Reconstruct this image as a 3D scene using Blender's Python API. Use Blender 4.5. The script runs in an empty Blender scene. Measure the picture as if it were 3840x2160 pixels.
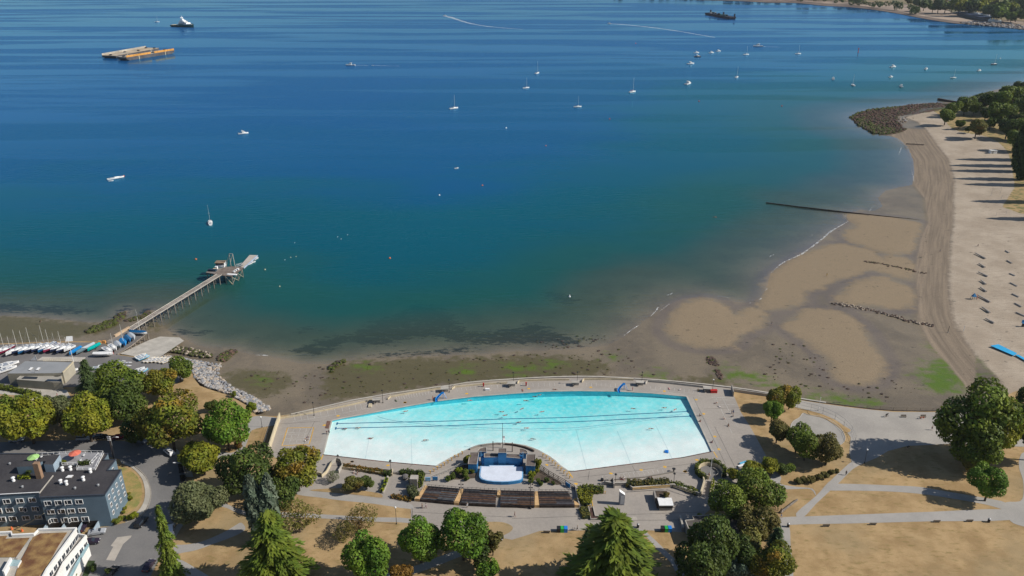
import bpy, bmesh, math, random
import numpy as np
from mathutils import Vector, Matrix
from mathutils.geometry import tessellate_polygon
random.seed(7); rng = np.random.default_rng(7)
S = bpy.context.scene
COL = S.collection
R = math.radians
# ------------------------------------------------------------------ camera, sky, sun, exposure
CAM_H = 157.0; PITCH = R(23.5); FPX = 3000.0
cd = bpy.data.cameras.new('camera'); cam = bpy.data.objects.new('camera', cd); COL.objects.link(cam)
cd.sensor_width = 36.0; cd.lens = 36.0*FPX/3840.0; cd.clip_start = 1.0; cd.clip_end = 40000.0
cam.location = (0, 0, CAM_H); cam.rotation_euler = (math.pi/2 - PITCH, 0, 0)
S.camera = cam
SUN_EL = R(38.0); SUN_AZ = math.atan2(-0.12, 0.993)          # direction towards the sun, from +X
sun_dir = Vector((math.cos(SUN_EL)*math.cos(SUN_AZ), math.cos(SUN_EL)*math.sin(SUN_AZ), math.sin(SUN_EL)))
W = bpy.data.worlds.new('World'); S.world = W; W.use_nodes = True
wn = W.node_tree; bgn = wn.nodes['Background']
sky = wn.nodes.new('ShaderNodeTexSky'); sky.sky_type = 'NISHITA'; sky.sun_disc = False
sky.sun_elevation = SUN_EL; sky.sun_rotation = math.pi/2 - SUN_AZ
sky.air_density = 1.0; sky.dust_density = 0.6; sky.ozone_density = 2.0
wn.links.new(sky.outputs[0], bgn.inputs[0]); bgn.inputs[1].default_value = 0.08
sl = bpy.data.lights.new('sun', 'SUN'); sl.energy = 5.0; sl.angle = R(0.5); sl.color = (1.0, 0.94, 0.85)
so = bpy.data.objects.new('sun', sl); COL.objects.link(so); so.location = (0, 0, 400)
so.rotation_euler = (-sun_dir).to_track_quat('-Z', 'Y').to_euler()
S.view_settings.view_transform = 'Standard'; S.view_settings.look = 'None'
S.view_settings.exposure = 0.06; S.view_settings.gamma = 1.0; S.view_settings.use_curve_mapping = False
S.render.engine = 'CYCLES'
S.cycles.max_bounces = 6; S.cycles.diffuse_bounces = 2; S.cycles.glossy_bounces = 3
S.cycles.transparent_max_bounces = 12; S.cycles.volume_bounces = 0
S.cycles.use_denoising = True
try: S.cycles.denoiser = 'OPENIMAGEDENOISE'
except Exception: pass
NADIR = 1080+FPX/math.tan(PITCH)                              # where uprights meet, in photo pixels
GZ = 4.0                                                      # level of the park, above the water at 0

# ------------------------------------------------------------------ survey: photo pixels to points on a level
def ray(px, py):
 u = (px-1920.0)/FPX; v = (1080.0-py)/FPX
 c, s = math.cos(PITCH), math.sin(PITCH)
 return (u, c + v*s, -s + v*c)
def at(px, py, z=GZ):
 d = ray(px, py); t = (z-CAM_H)/d[2]
 return Vector((d[0]*t, d[1]*t, z))
def mpp(px, py, z=GZ):                                        # metres per photo pixel there
 p = at(px, py, z); return (p.y*math.cos(PITCH) + (CAM_H-z)*math.sin(PITCH))/FPX
def T(x0, y0, w, pts):                                        # points read off an enlarged tile w pixels wide
 k = w/2576.0
 return [(x0+x*k, y0+y*k) for x, y in pts]
def smooth(pts, closed=False, n=5):
 P = [Vector((p[0], p[1])) for p in pts]; L = len(P); out = []
 rngi = range(L) if closed else range(L-1)
 for i in rngi:
  p0 = P[(i-1) % L] if closed or i > 0 else P[0]*2-P[1]
  p1 = P[i]; p2 = P[(i+1) % L]
  p3 = P[(i+2) % L] if closed or i+2 < L else P[-1]*2-P[-2]
  for k in range(n):
   t = k/n
   out.append(0.5*((2*p1)+(p2-p0)*t+(2*p0-5*p1+4*p2-p3)*t*t+(3*p1-p0-3*p2+p3)*t**3))
 if not closed: out.append(P[-1])
 return [(q.x, q.y) for q in out]

# ------------------------------------------------------------------ materials
def nodes(m):
 m.use_nodes = True; return m.node_tree, m.node_tree.nodes['Principled BSDF']
def nn(nt, t, **kw):
 n = nt.nodes.new(t)
 for k, v in kw.items():
  if isinstance(k, str) and k.startswith('_'): setattr(n, k[1:], v)
  else: n.inputs[k].default_value = v
 return n
def math_(nt, op, a, b=None, clamp=False):
 n = nt.nodes.new('ShaderNodeMath'); n.operation = op; n.use_clamp = clamp
 for i, v in enumerate((a, b)):
  if v is None: continue
  if isinstance(v, (int, float)): n.inputs[i].default_value = v
  else: nt.links.new(v, n.inputs[i])
 return n.outputs[0]
def sstep(nt, x, lo, hi, a=0.0, b=1.0):
 n = nt.nodes.new('ShaderNodeMapRange'); n.interpolation_type = 'SMOOTHSTEP'
 nt.links.new(x, n.inputs[0])
 n.inputs[1].default_value = lo; n.inputs[2].default_value = hi; n.inputs[3].default_value = a; n.inputs[4].default_value = b
 return n.outputs[0]
def mixc(nt, f, a, b):
 n = nt.nodes.new('ShaderNodeMix'); n.data_type = 'RGBA'
 if isinstance(f, (int, float)): n.inputs[0].default_value = f
 else: nt.links.new(f, n.inputs[0])
 for i, v in ((6, a), (7, b)):
  if isinstance(v, (tuple, list)): n.inputs[i].default_value = (v[0], v[1], v[2], 1)
  else: nt.links.new(v, n.inputs[i])
 return n.outputs[2]
def pos(nt, scale=(1, 1, 1), rot=0.0):
 g = nt.nodes.new('ShaderNodeNewGeometry'); mp = nt.nodes.new('ShaderNodeMapping')
 mp.inputs['Scale'].default_value = scale; mp.inputs['Rotation'].default_value = (0, 0, rot)
 nt.links.new(g.outputs['Position'], mp.inputs[0]); return mp.outputs[0]
def noise(nt, vec, scale, detail=4.0, rough=0.55):
 n = nt.nodes.new('ShaderNodeTexNoise'); n.inputs['Scale'].default_value = scale
 n.inputs['Detail'].default_value = detail; n.inputs['Roughness'].default_value = rough
 if vec is not None: nt.links.new(vec, n.inputs['Vector'])
 return n.outputs[0]
MATS = {}
def mat(name, c, rough=0.7, var=0.18, scale=0.6, fine=6.0, metal=0.0, c2=None, bump=0.0, spec=0.3, stretch=(1, 1, 1)):
 """a weathered surface: base colour, drifting to a second tone in patches, with fine grain"""
 if name in MATS: return MATS[name]
 m = bpy.data.materials.new(name); nt, b = nodes(m)
 p = pos(nt, stretch)
 c2 = c2 or tuple(max(0, x*(1-2.2*var)) for x in c)
 n1 = sstep(nt, noise(nt, p, scale, 5.0), 0.32, 0.68)
 n2 = sstep(nt, noise(nt, p, fine, 2.0), 0.25, 0.75, 1.0-var*0.6, 1.0+var*0.6)
 col = mixc(nt, n1, c, c2)
 mul = nt.nodes.new('ShaderNodeVectorMath'); mul.operation = 'SCALE'
 nt.links.new(col, mul.inputs[0]); nt.links.new(n2, mul.inputs['Scale'])
 nt.links.new(mul.outputs[0], b.inputs['Base Color'])
 b.inputs['Roughness'].default_value = rough; b.inputs['Metallic'].default_value = metal
 b.inputs['Specular IOR Level'].default_value = spec
 if bump:
  bn = nt.nodes.new('ShaderNodeBump'); bn.inputs['Strength'].default_value = 0.7; bn.inputs['Distance'].default_value = bump
  nt.links.new(noise(nt, p, fine, 3.0), bn.inputs['Height']); nt.links.new(bn.outputs[0], b.inputs['Normal'])
 MATS[name] = m; return m
def leafmat(name, c, c2, c3=None):
 if name in MATS: return MATS[name]
 m = bpy.data.materials.new(name); nt, b = nodes(m)
 p = pos(nt)
 oi = nt.nodes.new('ShaderNodeObjectInfo')
 col = mixc(nt, sstep(nt, noise(nt, p, 0.22, 3.0), 0.38, 0.62), c, c2)
 if c3: col = mixc(nt, sstep(nt, noise(nt, p, 0.16, 2.0, 0.4), 0.52, 0.68), col, c3)
 at_ = nt.nodes.new('ShaderNodeAttribute'); at_.attribute_name = 'tone'
 mul = nt.nodes.new('ShaderNodeVectorMath'); mul.operation = 'SCALE'
 nt.links.new(col, mul.inputs[0]); nt.links.new(at_.outputs['Fac'], mul.inputs['Scale'])
 nt.links.new(mul.outputs[0], b.inputs['Base Color'])
 b.inputs['Roughness'].default_value = 0.6; b.inputs['Specular IOR Level'].default_value = 0.25
 tr = nt.nodes.new('ShaderNodeBsdfTranslucent'); nt.links.new(mul.outputs[0], tr.inputs[0])
 mx = nt.nodes.new('ShaderNodeMixShader'); mx.inputs[0].default_value = 0.28
 nt.links.new(b.outputs[0], mx.inputs[1]); nt.links.new(tr.outputs[0], mx.inputs[2])
 nt.links.new(mx.outputs[0], nt.nodes['Material Output'].inputs[0])
 MATS[name] = m; return m

# ------------------------------------------------------------------ mesh building
class MB:
 def __init__(s): s.v = []; s.f = []; s.mi = []; s.m = []
 def mid(s, m):
  if m not in s.m: s.m.append(m)
  return s.m.index(m)
 def add(s, vs, fs, m):
  o = len(s.v); i = s.mid(m); s.v += [tuple(v) for v in vs]
  s.f += [tuple(k+o for k in f) for f in fs]; s.mi += [i]*len(fs); return s
 def box(s, c, d, m, rz=0.0, rx=0.0, ry=0.0, taper=1.0):
  M = Matrix.Translation(c) @ Matrix.Rotation(rz, 4, 'Z') @ Matrix.Rotation(ry, 4, 'Y') @ Matrix.Rotation(rx, 4, 'X')
  vs = [M @ Vector((x*d[0]/2*(taper if z > 0 else 1), y*d[1]/2*(taper if z > 0 else 1), z*d[2]/2)) for z in (-1, 1) for y in (-1, 1) for x in (-1, 1)]
  return s.add(vs, [(0, 2, 3, 1), (4, 5, 7, 6), (0, 1, 5, 4), (2, 6, 7, 3), (0, 4, 6, 2), (1, 3, 7, 5)], m)
 def prism(s, poly, z0, z1, m, top=None, bottom=True):
  P = [(p[0], p[1]) for p in poly]
  a = sum(P[i-1][0]*P[i][1]-P[i][0]*P[i-1][1] for i in range(len(P)))
  if a < 0: P = P[::-1]
  n = len(P); vs = [(x, y, z0) for x, y in P]+[(x, y, z1) for x, y in P]
  s.add(vs, [(i, (i+1) % n, (i+1) % n+n, i+n) for i in range(n)], m)
  tr = tessellate_polygon([[Vector((x, y, 0)) for x, y in P]])
  fs = []
  for t in tr:
   p, q, r = (Vector(P[i]) for i in t)
   fs.append(tuple(t) if (q-p).cross(r-p) > 0 else tuple(t[::-1]))
  s.add([(x, y, z1) for x, y in P], fs, top or m)
  if bottom: s.add([(x, y, z0) for x, y in P], [f[::-1] for f in fs], m)
  return s
 def tube(s, pts, r, m, n=6, r1=None, caps=True):
  P = [Vector(p) for p in pts]; L = len(P); rings = []
  up = Vector((0, 0, 1)); vs = []
  for i, p in enumerate(P):
   d = (P[min(i+1, L-1)]-P[max(i-1, 0)]).normalized()
   a = d.cross(up if abs(d.z) < 0.95 else Vector((1, 0, 0))).normalized(); b = a.cross(d)
   rr = r if r1 is None else r+(r1-r)*i/(L-1)
   vs += [p+(a*math.cos(2*math.pi*k/n)+b*math.sin(2*math.pi*k/n))*rr for k in range(n)]
  fs = [(i*n+k, i*n+(k+1) % n, (i+1)*n+(k+1) % n, (i+1)*n+k) for i in range(L-1) for k in range(n)]
  if caps: fs += [tuple(range(n))[::-1], tuple(range((L-1)*n, L*n))]
  return s.add(vs, fs, m)
 def lathe(s, prof, m, c=(0, 0, 0), n=12):
  L = len(prof); vs = [(c[0]+r*math.cos(2*math.pi*k/n), c[1]+r*math.sin(2*math.pi*k/n), c[2]+z) for r, z in prof for k in range(n)]
  fs = [(i*n+k, i*n+(k+1) % n, (i+1)*n+(k+1) % n, (i+1)*n+k) for i in range(L-1) for k in range(n)]
  fs += [tuple(range(n))[::-1], tuple(range((L-1)*n, L*n))]
  return s.add(vs, fs, m)
 def loft(s, secs, m, close=True, caps=True):
  n = len(secs[0]); vs = [p for q in secs for p in q]; fs = []
  for i in range(len(secs)-1):
   for k in range(n if close else n-1):
    fs.append((i*n+k, i*n+(k+1) % n, (i+1)*n+(k+1) % n, (i+1)*n+k))
  if caps: fs += [tuple(range(n))[::-1], tuple(range((len(secs)-1)*n, len(secs)*n))]
  return s.add(vs, fs, m)
 def mesh(s, name, smoothed=False):
  me = bpy.data.meshes.new(name); me.from_pydata(s.v, [], s.f)
  for m in s.m: me.materials.append(m)
  me.polygons.foreach_set('material_index', s.mi)
  if smoothed: me.polygons.foreach_set('use_smooth', [True]*len(s.f))
  me.update(); return me
 def obj(s, name, parent=None, smoothed=False, loc=None, rz=0.0):
  o = bpy.data.objects.new(name, s.mesh(name, smoothed)); COL.objects.link(o)
  if parent is not None: o.parent = parent
  if loc is not None: o.location = loc
  o.rotation_euler.z = rz
  return o
def tag(o, label=None, cat=None, group=None, kind=None):
 if label: o['label'] = label
 if cat: o['category'] = cat
 if group: o['group'] = group
 if kind: o['kind'] = kind
 return o
def thing(name, label, cat, loc=(0, 0, 0), rz=0.0, group=None):
 o = bpy.data.objects.new(name, None); COL.objects.link(o); o.location = loc; o.rotation_euler.z = rz
 o.empty_display_size = 0.2
 return tag(o, label, cat, group)
def part(name, me, parent, loc=(0, 0, 0), rz=0.0, m=None):
 o = bpy.data.objects.new(name, me); COL.objects.link(o); o.parent = parent; o.location = loc; o.rotation_euler.z = rz
 if m is not None:
  o.material_slots[0].link = 'OBJECT'; o.material_slots[0].material = m
 return o
def dup(o, parent=None):
 c = o.copy(); COL.objects.link(c); c.parent = parent
 for ch in o.children: dup(ch, c)
 return c
def polyw(pts, z): return [at(x, y, z) for x, y in pts]
def sheet(name, pts, z, m, kind='structure', parent=None, trace=None):
 """a flat sheet of ground at level z; the outline was surveyed at level trace"""
 P = polyw(pts, z if trace is None else trace)
 tr = tessellate_polygon([[Vector((p.x, p.y, 0)) for p in P]]); fs = []
 for t in tr:
  p, q, r = (P[i] for i in t)
  fs.append(tuple(t) if (q-p).cross(r-p).z > 0 else tuple(t[::-1]))
 o = MB().add([(p.x, p.y, z) for p in P], fs, m).obj(name, parent)
 if kind and parent is None: o['kind'] = kind
 return o
def offset(line, d):
 """a world polyline moved d metres to its left"""
 L = [Vector((p[0], p[1])) for p in line]; out = []
 for i, p in enumerate(L):
  t = (L[min(i+1, len(L)-1)]-L[max(i-1, 0)]).normalized()
  out.append(p+Vector((-t.y, t.x))*d)
 return out
def ribbon(line, w, closed=False):
 a = offset(line, w/2); b = offset(line, -w/2)
 return [(p.x, p.y) for p in a]+[(p.x, p.y) for p in b[::-1]]
def strip(mb, line, w, z, m):
 """a flat strip of width w along a world polyline"""
 a = offset(line, w/2); b = offset(line, -w/2); n = len(a)
 mb.add([(p.x, p.y, z) for p in b]+[(p.x, p.y, z) for p in a], [(i, i+1, n+i+1, n+i) for i in range(n-1)], m)
def wallmb(mb, line, w, z0, z1, m, cap=None, caph=0.0, over=0.06):
 """a wall of thickness w along a world polyline"""
 def run(wd, a0, a1, mm):
  a = offset(line, wd/2); b = offset(line, -wd/2); n = len(a)
  vs = [(p.x, p.y, z) for z in (a0, a1) for q in (a, b) for p in q]
  A0, B0, A1, B1 = 0, n, 2*n, 3*n; fs = []
  for i in range(n-1):
   fs += [(A0+i+1, A0+i, A1+i, A1+i+1), (B0+i, B0+i+1, B1+i+1, B1+i), (B1+i, B1+i+1, A1+i+1, A1+i)]
  fs += [(A0, B0, B1, A1), (B0+n-1, A0+n-1, A1+n-1, B1+n-1)]
  mb.add(vs, fs, mm)
 run(w, z0, z1, m)
 if cap: run(w+2*over, z1, z1+caph, cap)
 return mb

# ------------------------------------------------------------------ common materials
M_conc = mat('concrete', (0.30, 0.275, 0.245), 0.85, 0.10, 0.12, 3.0)
M_conc_l = mat('pale_concrete', (0.44, 0.41, 0.36), 0.85, 0.10, 0.3, 4.0)
M_deck = mat('deck_concrete', (0.335, 0.30, 0.262), 0.85, 0.09, 0.10, 1.2, c2=(0.285, 0.257, 0.228))
M_asph = mat('worn_asphalt', (0.185, 0.175, 0.168), 0.9, 0.10, 0.08, 2.5, c2=(0.145, 0.14, 0.138))
M_path = mat('path_asphalt', (0.345, 0.325, 0.30), 0.9, 0.08, 0.15, 2.5, c2=(0.295, 0.28, 0.26))
M_prom = mat('promenade_concrete', (0.36, 0.335, 0.30), 0.9, 0.09, 0.09, 1.5, c2=(0.29, 0.27, 0.245))
M_white = mat('white_paint', (0.80, 0.80, 0.79), 0.5, 0.05, 1.0)
M_yellow = mat('yellow_paint', (0.72, 0.42, 0.06), 0.6, 0.10, 2.0)
M_cream = mat('cream_paint', (0.56, 0.48, 0.33), 0.7, 0.08, 0.8)
M_black = mat('black_iron', (0.025, 0.025, 0.028), 0.5, 0.15, 1.5)
M_grey = mat('grey_metal', (0.32, 0.33, 0.34), 0.45, 0.08, 1.0, metal=0.3)
M_wood = mat('grey_timber', (0.24, 0.205, 0.17), 0.85, 0.2, 0.7, 5.0)
M_wood_d = mat('dark_timber', (0.075, 0.055, 0.045), 0.85, 0.25, 0.7, 5.0)
M_bark = mat('bark', (0.10, 0.075, 0.055), 0.9, 0.25, 1.5, 8.0)
M_glass = mat('dark_glass', (0.03, 0.04, 0.055), 0.12, 0.1, 0.5, spec=0.6)
M_tyre = mat('tyre_rubber', (0.02, 0.02, 0.02), 0.8, 0.1, 2.0)
# ================================================================== TERRAIN, SEA, LAND
WATERLINE = [(-1400,1130),(-500,1165),(0,1182),(110,1188),(250,1200),(340,1210),(400,1206),(440,1188),(468,1162),(480,1165),(470,1190),(520,1185),(565,1160),(580,1165),(560,1195),(600,1215),(650,1250),(700,1273),(740,1295),(790,1304),(830,1308),(870,1308),(892,1314),(930,1327),(1000,1338),(1050,1345),(1120,1362),(1230,1366),(1290,1354),(1420,1342),(1560,1336),(1700,1330),(1800,1333),(1880,1320),(2000,1316),(2150,1310),(2280,1295),(2340,1262),(2400,1215),(2440,1185),(2490,1150),(2560,1120),(2640,1112),(2740,1128),(2800,1137),(2850,1118),(2872,1085),(2890,1022),(2935,985),(3003,952),(3081,898),(3133,857),(3175,830),(3176,800),(3230,786),(3275,792),(3310,775),(3292,742),(3320,715),(3380,700),(3420,694),(3428,650),(3425,600),(3410,555),(3395,540),(3364,518),(3320,507),(3253,484),(3215,462),(3193,443),(3200,428),(3253,414),(3327,404),(3402,393),(3461,387),(3551,383),(3595,378),(3680,350),(3760,330),(3840,308),(4100,250),(4900,120)]
def W2(pts, z): return np.array([tuple(at(x, y, z))[:2] for x, y in pts])
def sdf(X, Y, poly):
 """signed distance (m) to a closed world polygon, positive inside"""
 A = poly; B = np.roll(poly, -1, 0)
 d = np.full(X.shape, 1e18); ins = np.zeros(X.shape, bool)
 for (ax, ay), (bx, by) in zip(A, B):
  ex, ey = bx-ax, by-ay; L = ex*ex+ey*ey+1e-12
  t = np.clip(((X-ax)*ex+(Y-ay)*ey)/L, 0, 1)
  d = np.minimum(d, (X-ax-t*ex)**2+(Y-ay-t*ey)**2)
  c = ((ay > Y) != (by > Y)) & (X < ex*(Y-ay)/(ey if abs(ey) > 1e-12 else 1e-12)+ax)
  ins ^= c
 return np.where(ins, 1, -1)*np.sqrt(d)
wl = W2(WATERLINE, 0.0)
SEA = np.vstack([wl, [[6000, wl[-1][1]], [9000, 9000], [-9000, 9000], [-6000, wl[0][1]]]])
def multi(X, Y, polys, z, dflt=-1e3):
 out = np.full(X.shape, dflt)
 for p in polys:
  P = W2(smooth(p, True, 3), z); mx = 25.0
  x0, y0 = P.min(0)-mx; x1, y1 = P.max(0)+mx
  k = (X > x0) & (X < x1) & (Y > y0) & (Y < y1)
  if k.any(): out[k] = np.maximum(out[k], sdf(X[k], Y[k], P))
 return out
DRY = [(3395,440),(3440,455),(3480,490),(3514,540),(3562,600),(3581,682),(3577,764),(3577,838),(3566,913),(3562,1024),(3562,1090),(3568,1142),(3573,1179),(3593,1234),(3622,1279),(3660,1328),(3722,1398),(3759,1440),(3780,1500),(3790,1560),(4700,1560),(4700,420),(3840,420),(3600,400),(3500,408)]
FACE = [(3300,470),(3395,540),(3425,600),(3430,690),(3468,740),(3480,830),(3452,900),(3440,960),(3430,1020),(3440,1090),(3444,1140),(3440,1200),(3470,1260),(3500,1310),(3560,1370),(3600,1420),(3640,1475),(3650,1560)]+DRY[15:1:-1]
BARS = [T(2880,540,960,[(780,700),(1000,715),(1240,740),(1500,790),(1530,850),(1490,950),(1440,1080),(1250,1130),(1050,1060),(850,980),(770,900),(880,790)]),
 [(2890,1040),(2940,1000),(3000,965),(3050,935),(3104,918),(3160,920),(3253,942),(3301,969),(3327,987),(3409,987),(3422,1030),(3416,1055),(3364,1047),(3290,1021),(3234,1021),(3178,1039),(3122,1054),(3066,1080),(3008,1098),(3010,1130),(2960,1152),(2895,1160),(2864,1152),(2862,1120)],
 [(3150,1120),(3210,1070),(3290,1045),(3340,1050),(3400,1080),(3418,1100),(3421,1120),(3411,1142),(3384,1157),(3300,1157),(3200,1147)],
 T(2560,1080,640,[(380,160),(500,190),(640,290),(800,400),(1000,310),(1150,330),(1250,420),(1200,540),(1130,610),(950,650),(850,720),(720,860),(400,900),(50,850),(-140,750),(-220,600),(-120,400),(100,200)]),
 [(2950,1220),(2990,1190),(3030,1165),(3110,1172),(3165,1185),(3200,1210),(3240,1250),(3270,1300),(3300,1350),(3295,1390),(3270,1430),(3200,1440),(3140,1425),(3120,1380),(3090,1330),(3040,1290),(2985,1260)],
 T(2880,540,960,[(1180,1150),(1300,1140),(1400,1170),(1420,1200),(1300,1205),(1200,1190)])]
ALGAE = [[(3456,1403),(3486,1365),(3548,1358),(3585,1390),(3610,1423),(3612,1453),(3560,1477),(3510,1473),(3465,1433)],
 [(2709,1381),(2771,1388),(2821,1408),(2883,1433),(2920,1448),(2858,1441),(2784,1420),(2739,1428),(2729,1403)],
 T(2560,1440,640,[(1980,150),(2300,180),(2576,250),(2900,270),(2900,320),(2576,325),(2300,260),(2000,210)]),
 T(1920,1080,640,[(-60,1190),(0,1155),(80,1180),(320,1165),(280,1210),(100,1240),(0,1265),(-50,1230)]),
 T(1920,1080,640,[(510,1140),(560,1100),(720,1120),(700,1160),(590,1210),(520,1200)]),
 T(1920,1080,640,[(1460,1020),(1500,1010),(1560,1030),(1520,1055)]), T(1920,1080,640,[(2080,1310),(2180,1280),(2300,1330),(2200,1350)]),
 T(1280,1080,640,[(200,1150),(280,1125),(470,1170),(360,1190)]), T(1280,1080,640,[(1720,1220),(1900,1200),(1930,1260),(1780,1270)]),
 T(640,1080,640,[(1360,1350),(1410,1350),(1400,1380),(1360,1380)]),
 T(3200,1080,640,[(1680,800),(1760,830),(1900,1010),(2200,1330),(2120,1350),(1880,1080)]), T(3200,1080,640,[(1250,900),(1400,900),(1750,1200),(1800,1420),(1650,1300),(1400,1050)])]
KELP = [[(1290,1270),(1350,1220),(1400,1190),(1480,1165),(1560,1120),(1590,1130),(1640,1135),(1690,1165),(1720,1215),(1640,1250),(1540,1270),(1400,1290)],
 [(1600,1250),(1720,1215),(1780,1240),(1900,1230),(2000,1208),(2060,1230),(2140,1260),(2180,1300),(2000,1292),(1830,1295),(1680,1275)],
 [(1100,1315),(1180,1270),(1250,1250),(1330,1250),(1280,1290),(1180,1335)], [(2030,1085),(2080,1082),(2140,1100),(2170,1125),(2120,1130),(2060,1112)],
 [(-300,1130),(0,1128),(120,1145),(220,1140),(330,1155),(335,1172),(200,1176),(0,1168),(-300,1160)], [(425,1190),(462,1152),(482,1150),(478,1175),(445,1200)],
 [(525,1170),(575,1152),(585,1165),(560,1182)], [(1400,1332),(1600,1318),(1770,1300),(1780,1312),(1700,1326),(1500,1338)],
 [(1120,1222),(1180,1218),(1182,1230),(1125,1232)], [(650,1240),(780,1238),(770,1255),(680,1258)]]
OLIVE = [[(-400,1190),(0,1182),(250,1200),(340,1212),(420,1206),(460,1180),(470,1190),(400,1240),(280,1260),(0,1285),(-400,1270)],
 [(1240,1372),(1420,1345),(1800,1335),(2000,1330),(2250,1350),(2260,1400),(2100,1420),(1800,1430),(1500,1465),(1230,1500)],
 [(830,1400),(900,1390),(1060,1400),(1090,1440),(1000,1490),(890,1470)], [(2560,1420),(2700,1420),(2760,1455),(2600,1442)],
 [(560,1175),(590,1190),(600,1230),(540,1225)]]
GRASS = [[(3470,400),(3500,412),(3540,445),(3560,470),(3600,492),(3700,512),(3760,548),(3790,600),(3806,700),(3830,800),(4700,800),(4700,180),(3900,300),(3700,365),(3580,386)]]
JETTY = T(2880,0,960,[(845,1190),(900,1140),(1050,1100),(1250,1085),(1450,1050),(1700,1036),(1830,1050),(1780,1110),(1500,1165),(1300,1180),(1340,1260),(1390,1310),(1260,1350),(1050,1335),(900,1250)])
SPIT1 = T(0,1080,640,[(1280,650),(1400,580),(1650,480),(1760,390),(1850,345),(1890,360),(1850,440),(1700,560),(1500,650),(1330,680)])
SPIT2 = T(0,1080,640,[(1880,480),(1960,440),(2100,410),(2250,330),(2270,370),(2150,450),(1960,500)])
SPIT3 = T(640,1080,640,[(690,1060),(760,990),(880,930),(980,920),(990,960),(900,1040),(820,1110),(740,1100)])
SPIT4 = T(640,1080,640,[(2390,1250),(2400,1160),(2500,1090),(2576,1075),(2640,1085),(2620,1110),(2500,1180),(2450,1260)])
ROCKY = [JETTY, SPIT1, SPIT2, SPIT3, SPIT4, T(2560,1080,640,[(370,1060),(450,1070),(530,1130),(540,1200),(440,1180),(350,1150)]), T(2560,1080,640,[(490,1250),(560,1270),(600,1380),(560,1400),(510,1330)])]
# the survey grid: rows and columns closer together near the camera
def grid(py0, py1, dpy, px0, px1, dpx):
 py = np.arange(py0, py1, -dpy); px = np.arange(px0, px1, dpx)
 PX, PY = np.meshgrid(px, py); v = (1080-PY)/FPX; u = (PX-1920)/FPX
 c, s = math.cos(PITCH), math.sin(PITCH); t = -CAM_H/(-s+v*c)
 return u*t, (c+v*s)*t
def gridmesh(name, X, Y, Z, m, attrs, smoothed=True):
 r, c = X.shape; me = bpy.data.meshes.new(name)
 me.vertices.add(r*c); me.vertices.foreach_set('co', np.stack([X, Y, Z], -1).astype(np.float32).ravel())
 i = (np.arange(r-1)[:, None]*c+np.arange(c-1)[None, :])
 q = np.stack([i, i+1, i+c+1, i+c], -1).reshape(-1, 4)
 me.loops.add(q.size); me.loops.foreach_set('vertex_index', q.astype(np.int32).ravel())
 me.polygons.add(len(q)); me.polygons.foreach_set('loop_start', np.arange(0, q.size, 4, dtype=np.int32))
 me.polygons.foreach_set('use_smooth', np.full(len(q), smoothed))
 me.update(calc_edges=True)
 for k, (a, b, cc) in attrs.items():
  at_ = me.attributes.new(k, 'FLOAT_COLOR', 'POINT')
  at_.data.foreach_set('color', np.stack([a, b, cc, np.ones_like(a)], -1).astype(np.float32).ravel())
 me.materials.append(m)
 o = bpy.data.objects.new(name, me); COL.objects.link(o); return o
def soft(d, w): return np.clip(0.5+d/w, 0, 1)

SEAWALL = [(1092,1556),(1162,1540),(1240,1522),(1318,1504),(1467,1478),(1499,1474),(1600,1459),(1687,1448),(1752,1437),(1840,1429),(1920,1424),(1982,1420),(2075,1416),(2168,1414),(2245,1415),(2317,1418),(2390,1422),(2467,1427),(2560,1435),(2650,1444),(2744,1455),(2810,1464),(2885,1476),(2994,1496),(3097,1512),(3200,1526),(3270,1534),(3349,1540),(3450,1542),(3548,1541)]
LANDEDGE = [(-1500,1262),(-300,1282),(0,1288),(140,1283),(250,1280),(330,1280),(385,1283),(400,1290),(436,1322),(452,1330),(520,1338),(580,1346),(640,1352),(700,1362),(716,1385),(728,1420),(750,1447),(780,1458),(850,1480),(890,1500),(925,1520),(945,1545),(963,1558),(1030,1560)]
LAND = LANDEDGE+SEAWALL+[(3640,1536),(3720,1510),(3800,1470),(3900,1440),(4300,1380),(5600,1300),(5600,2700),(-1500,2700)]
LANDEDGE0 = LANDEDGE+SEAWALL+[(3640,1620),(3640,2100),(-1500,2100)]
X, Y = grid(1660, 225, 4.5, -700, 4560, 7.0)
sea = sdf(X, Y, SEA); inl = -sea
dry = sdf(X, Y, W2(DRY, 2.2)); face = sdf(X, Y, W2(FACE, 1.2))
bar = multi(X, Y, BARS, 0.5)+0.5
def fall(x): return np.interp(x, [-140, -70, 30, 170], [0.080, 0.060, 0.029, 0.027])    # how fast the bottom falls away, west to east
def deep(x, d): return 2.6*(1-np.exp(-fall(x)*np.maximum(d, 0)/2.6))+0.017*d
Z = np.where(inl > 0, np.minimum(0.03*inl, 1.15), -np.minimum(deep(X, sea), 9.0))
Z = np.where(inl > 0, np.maximum(Z, np.clip(2.1+dry*0.085, -9, 2.2)), Z)
Z = np.where(dry > 0, np.minimum(2.15+0.02*dry, 3.7), Z)
Z += np.where(inl > 1, np.clip(bar, 0, 3)*0.03, 0)
Z += np.where(dry > 0, 0.05*np.sin(X*0.7+np.sin(Y*0.3)*2)*np.sin(Y*0.23), 0)
kelp = multi(X, Y, KELP, -0.5); alg = multi(X, Y, ALGAE, 0.8); olive = multi(X, Y, OLIVE, 0.6); gra = multi(X, Y, GRASS, 3.0)
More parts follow.
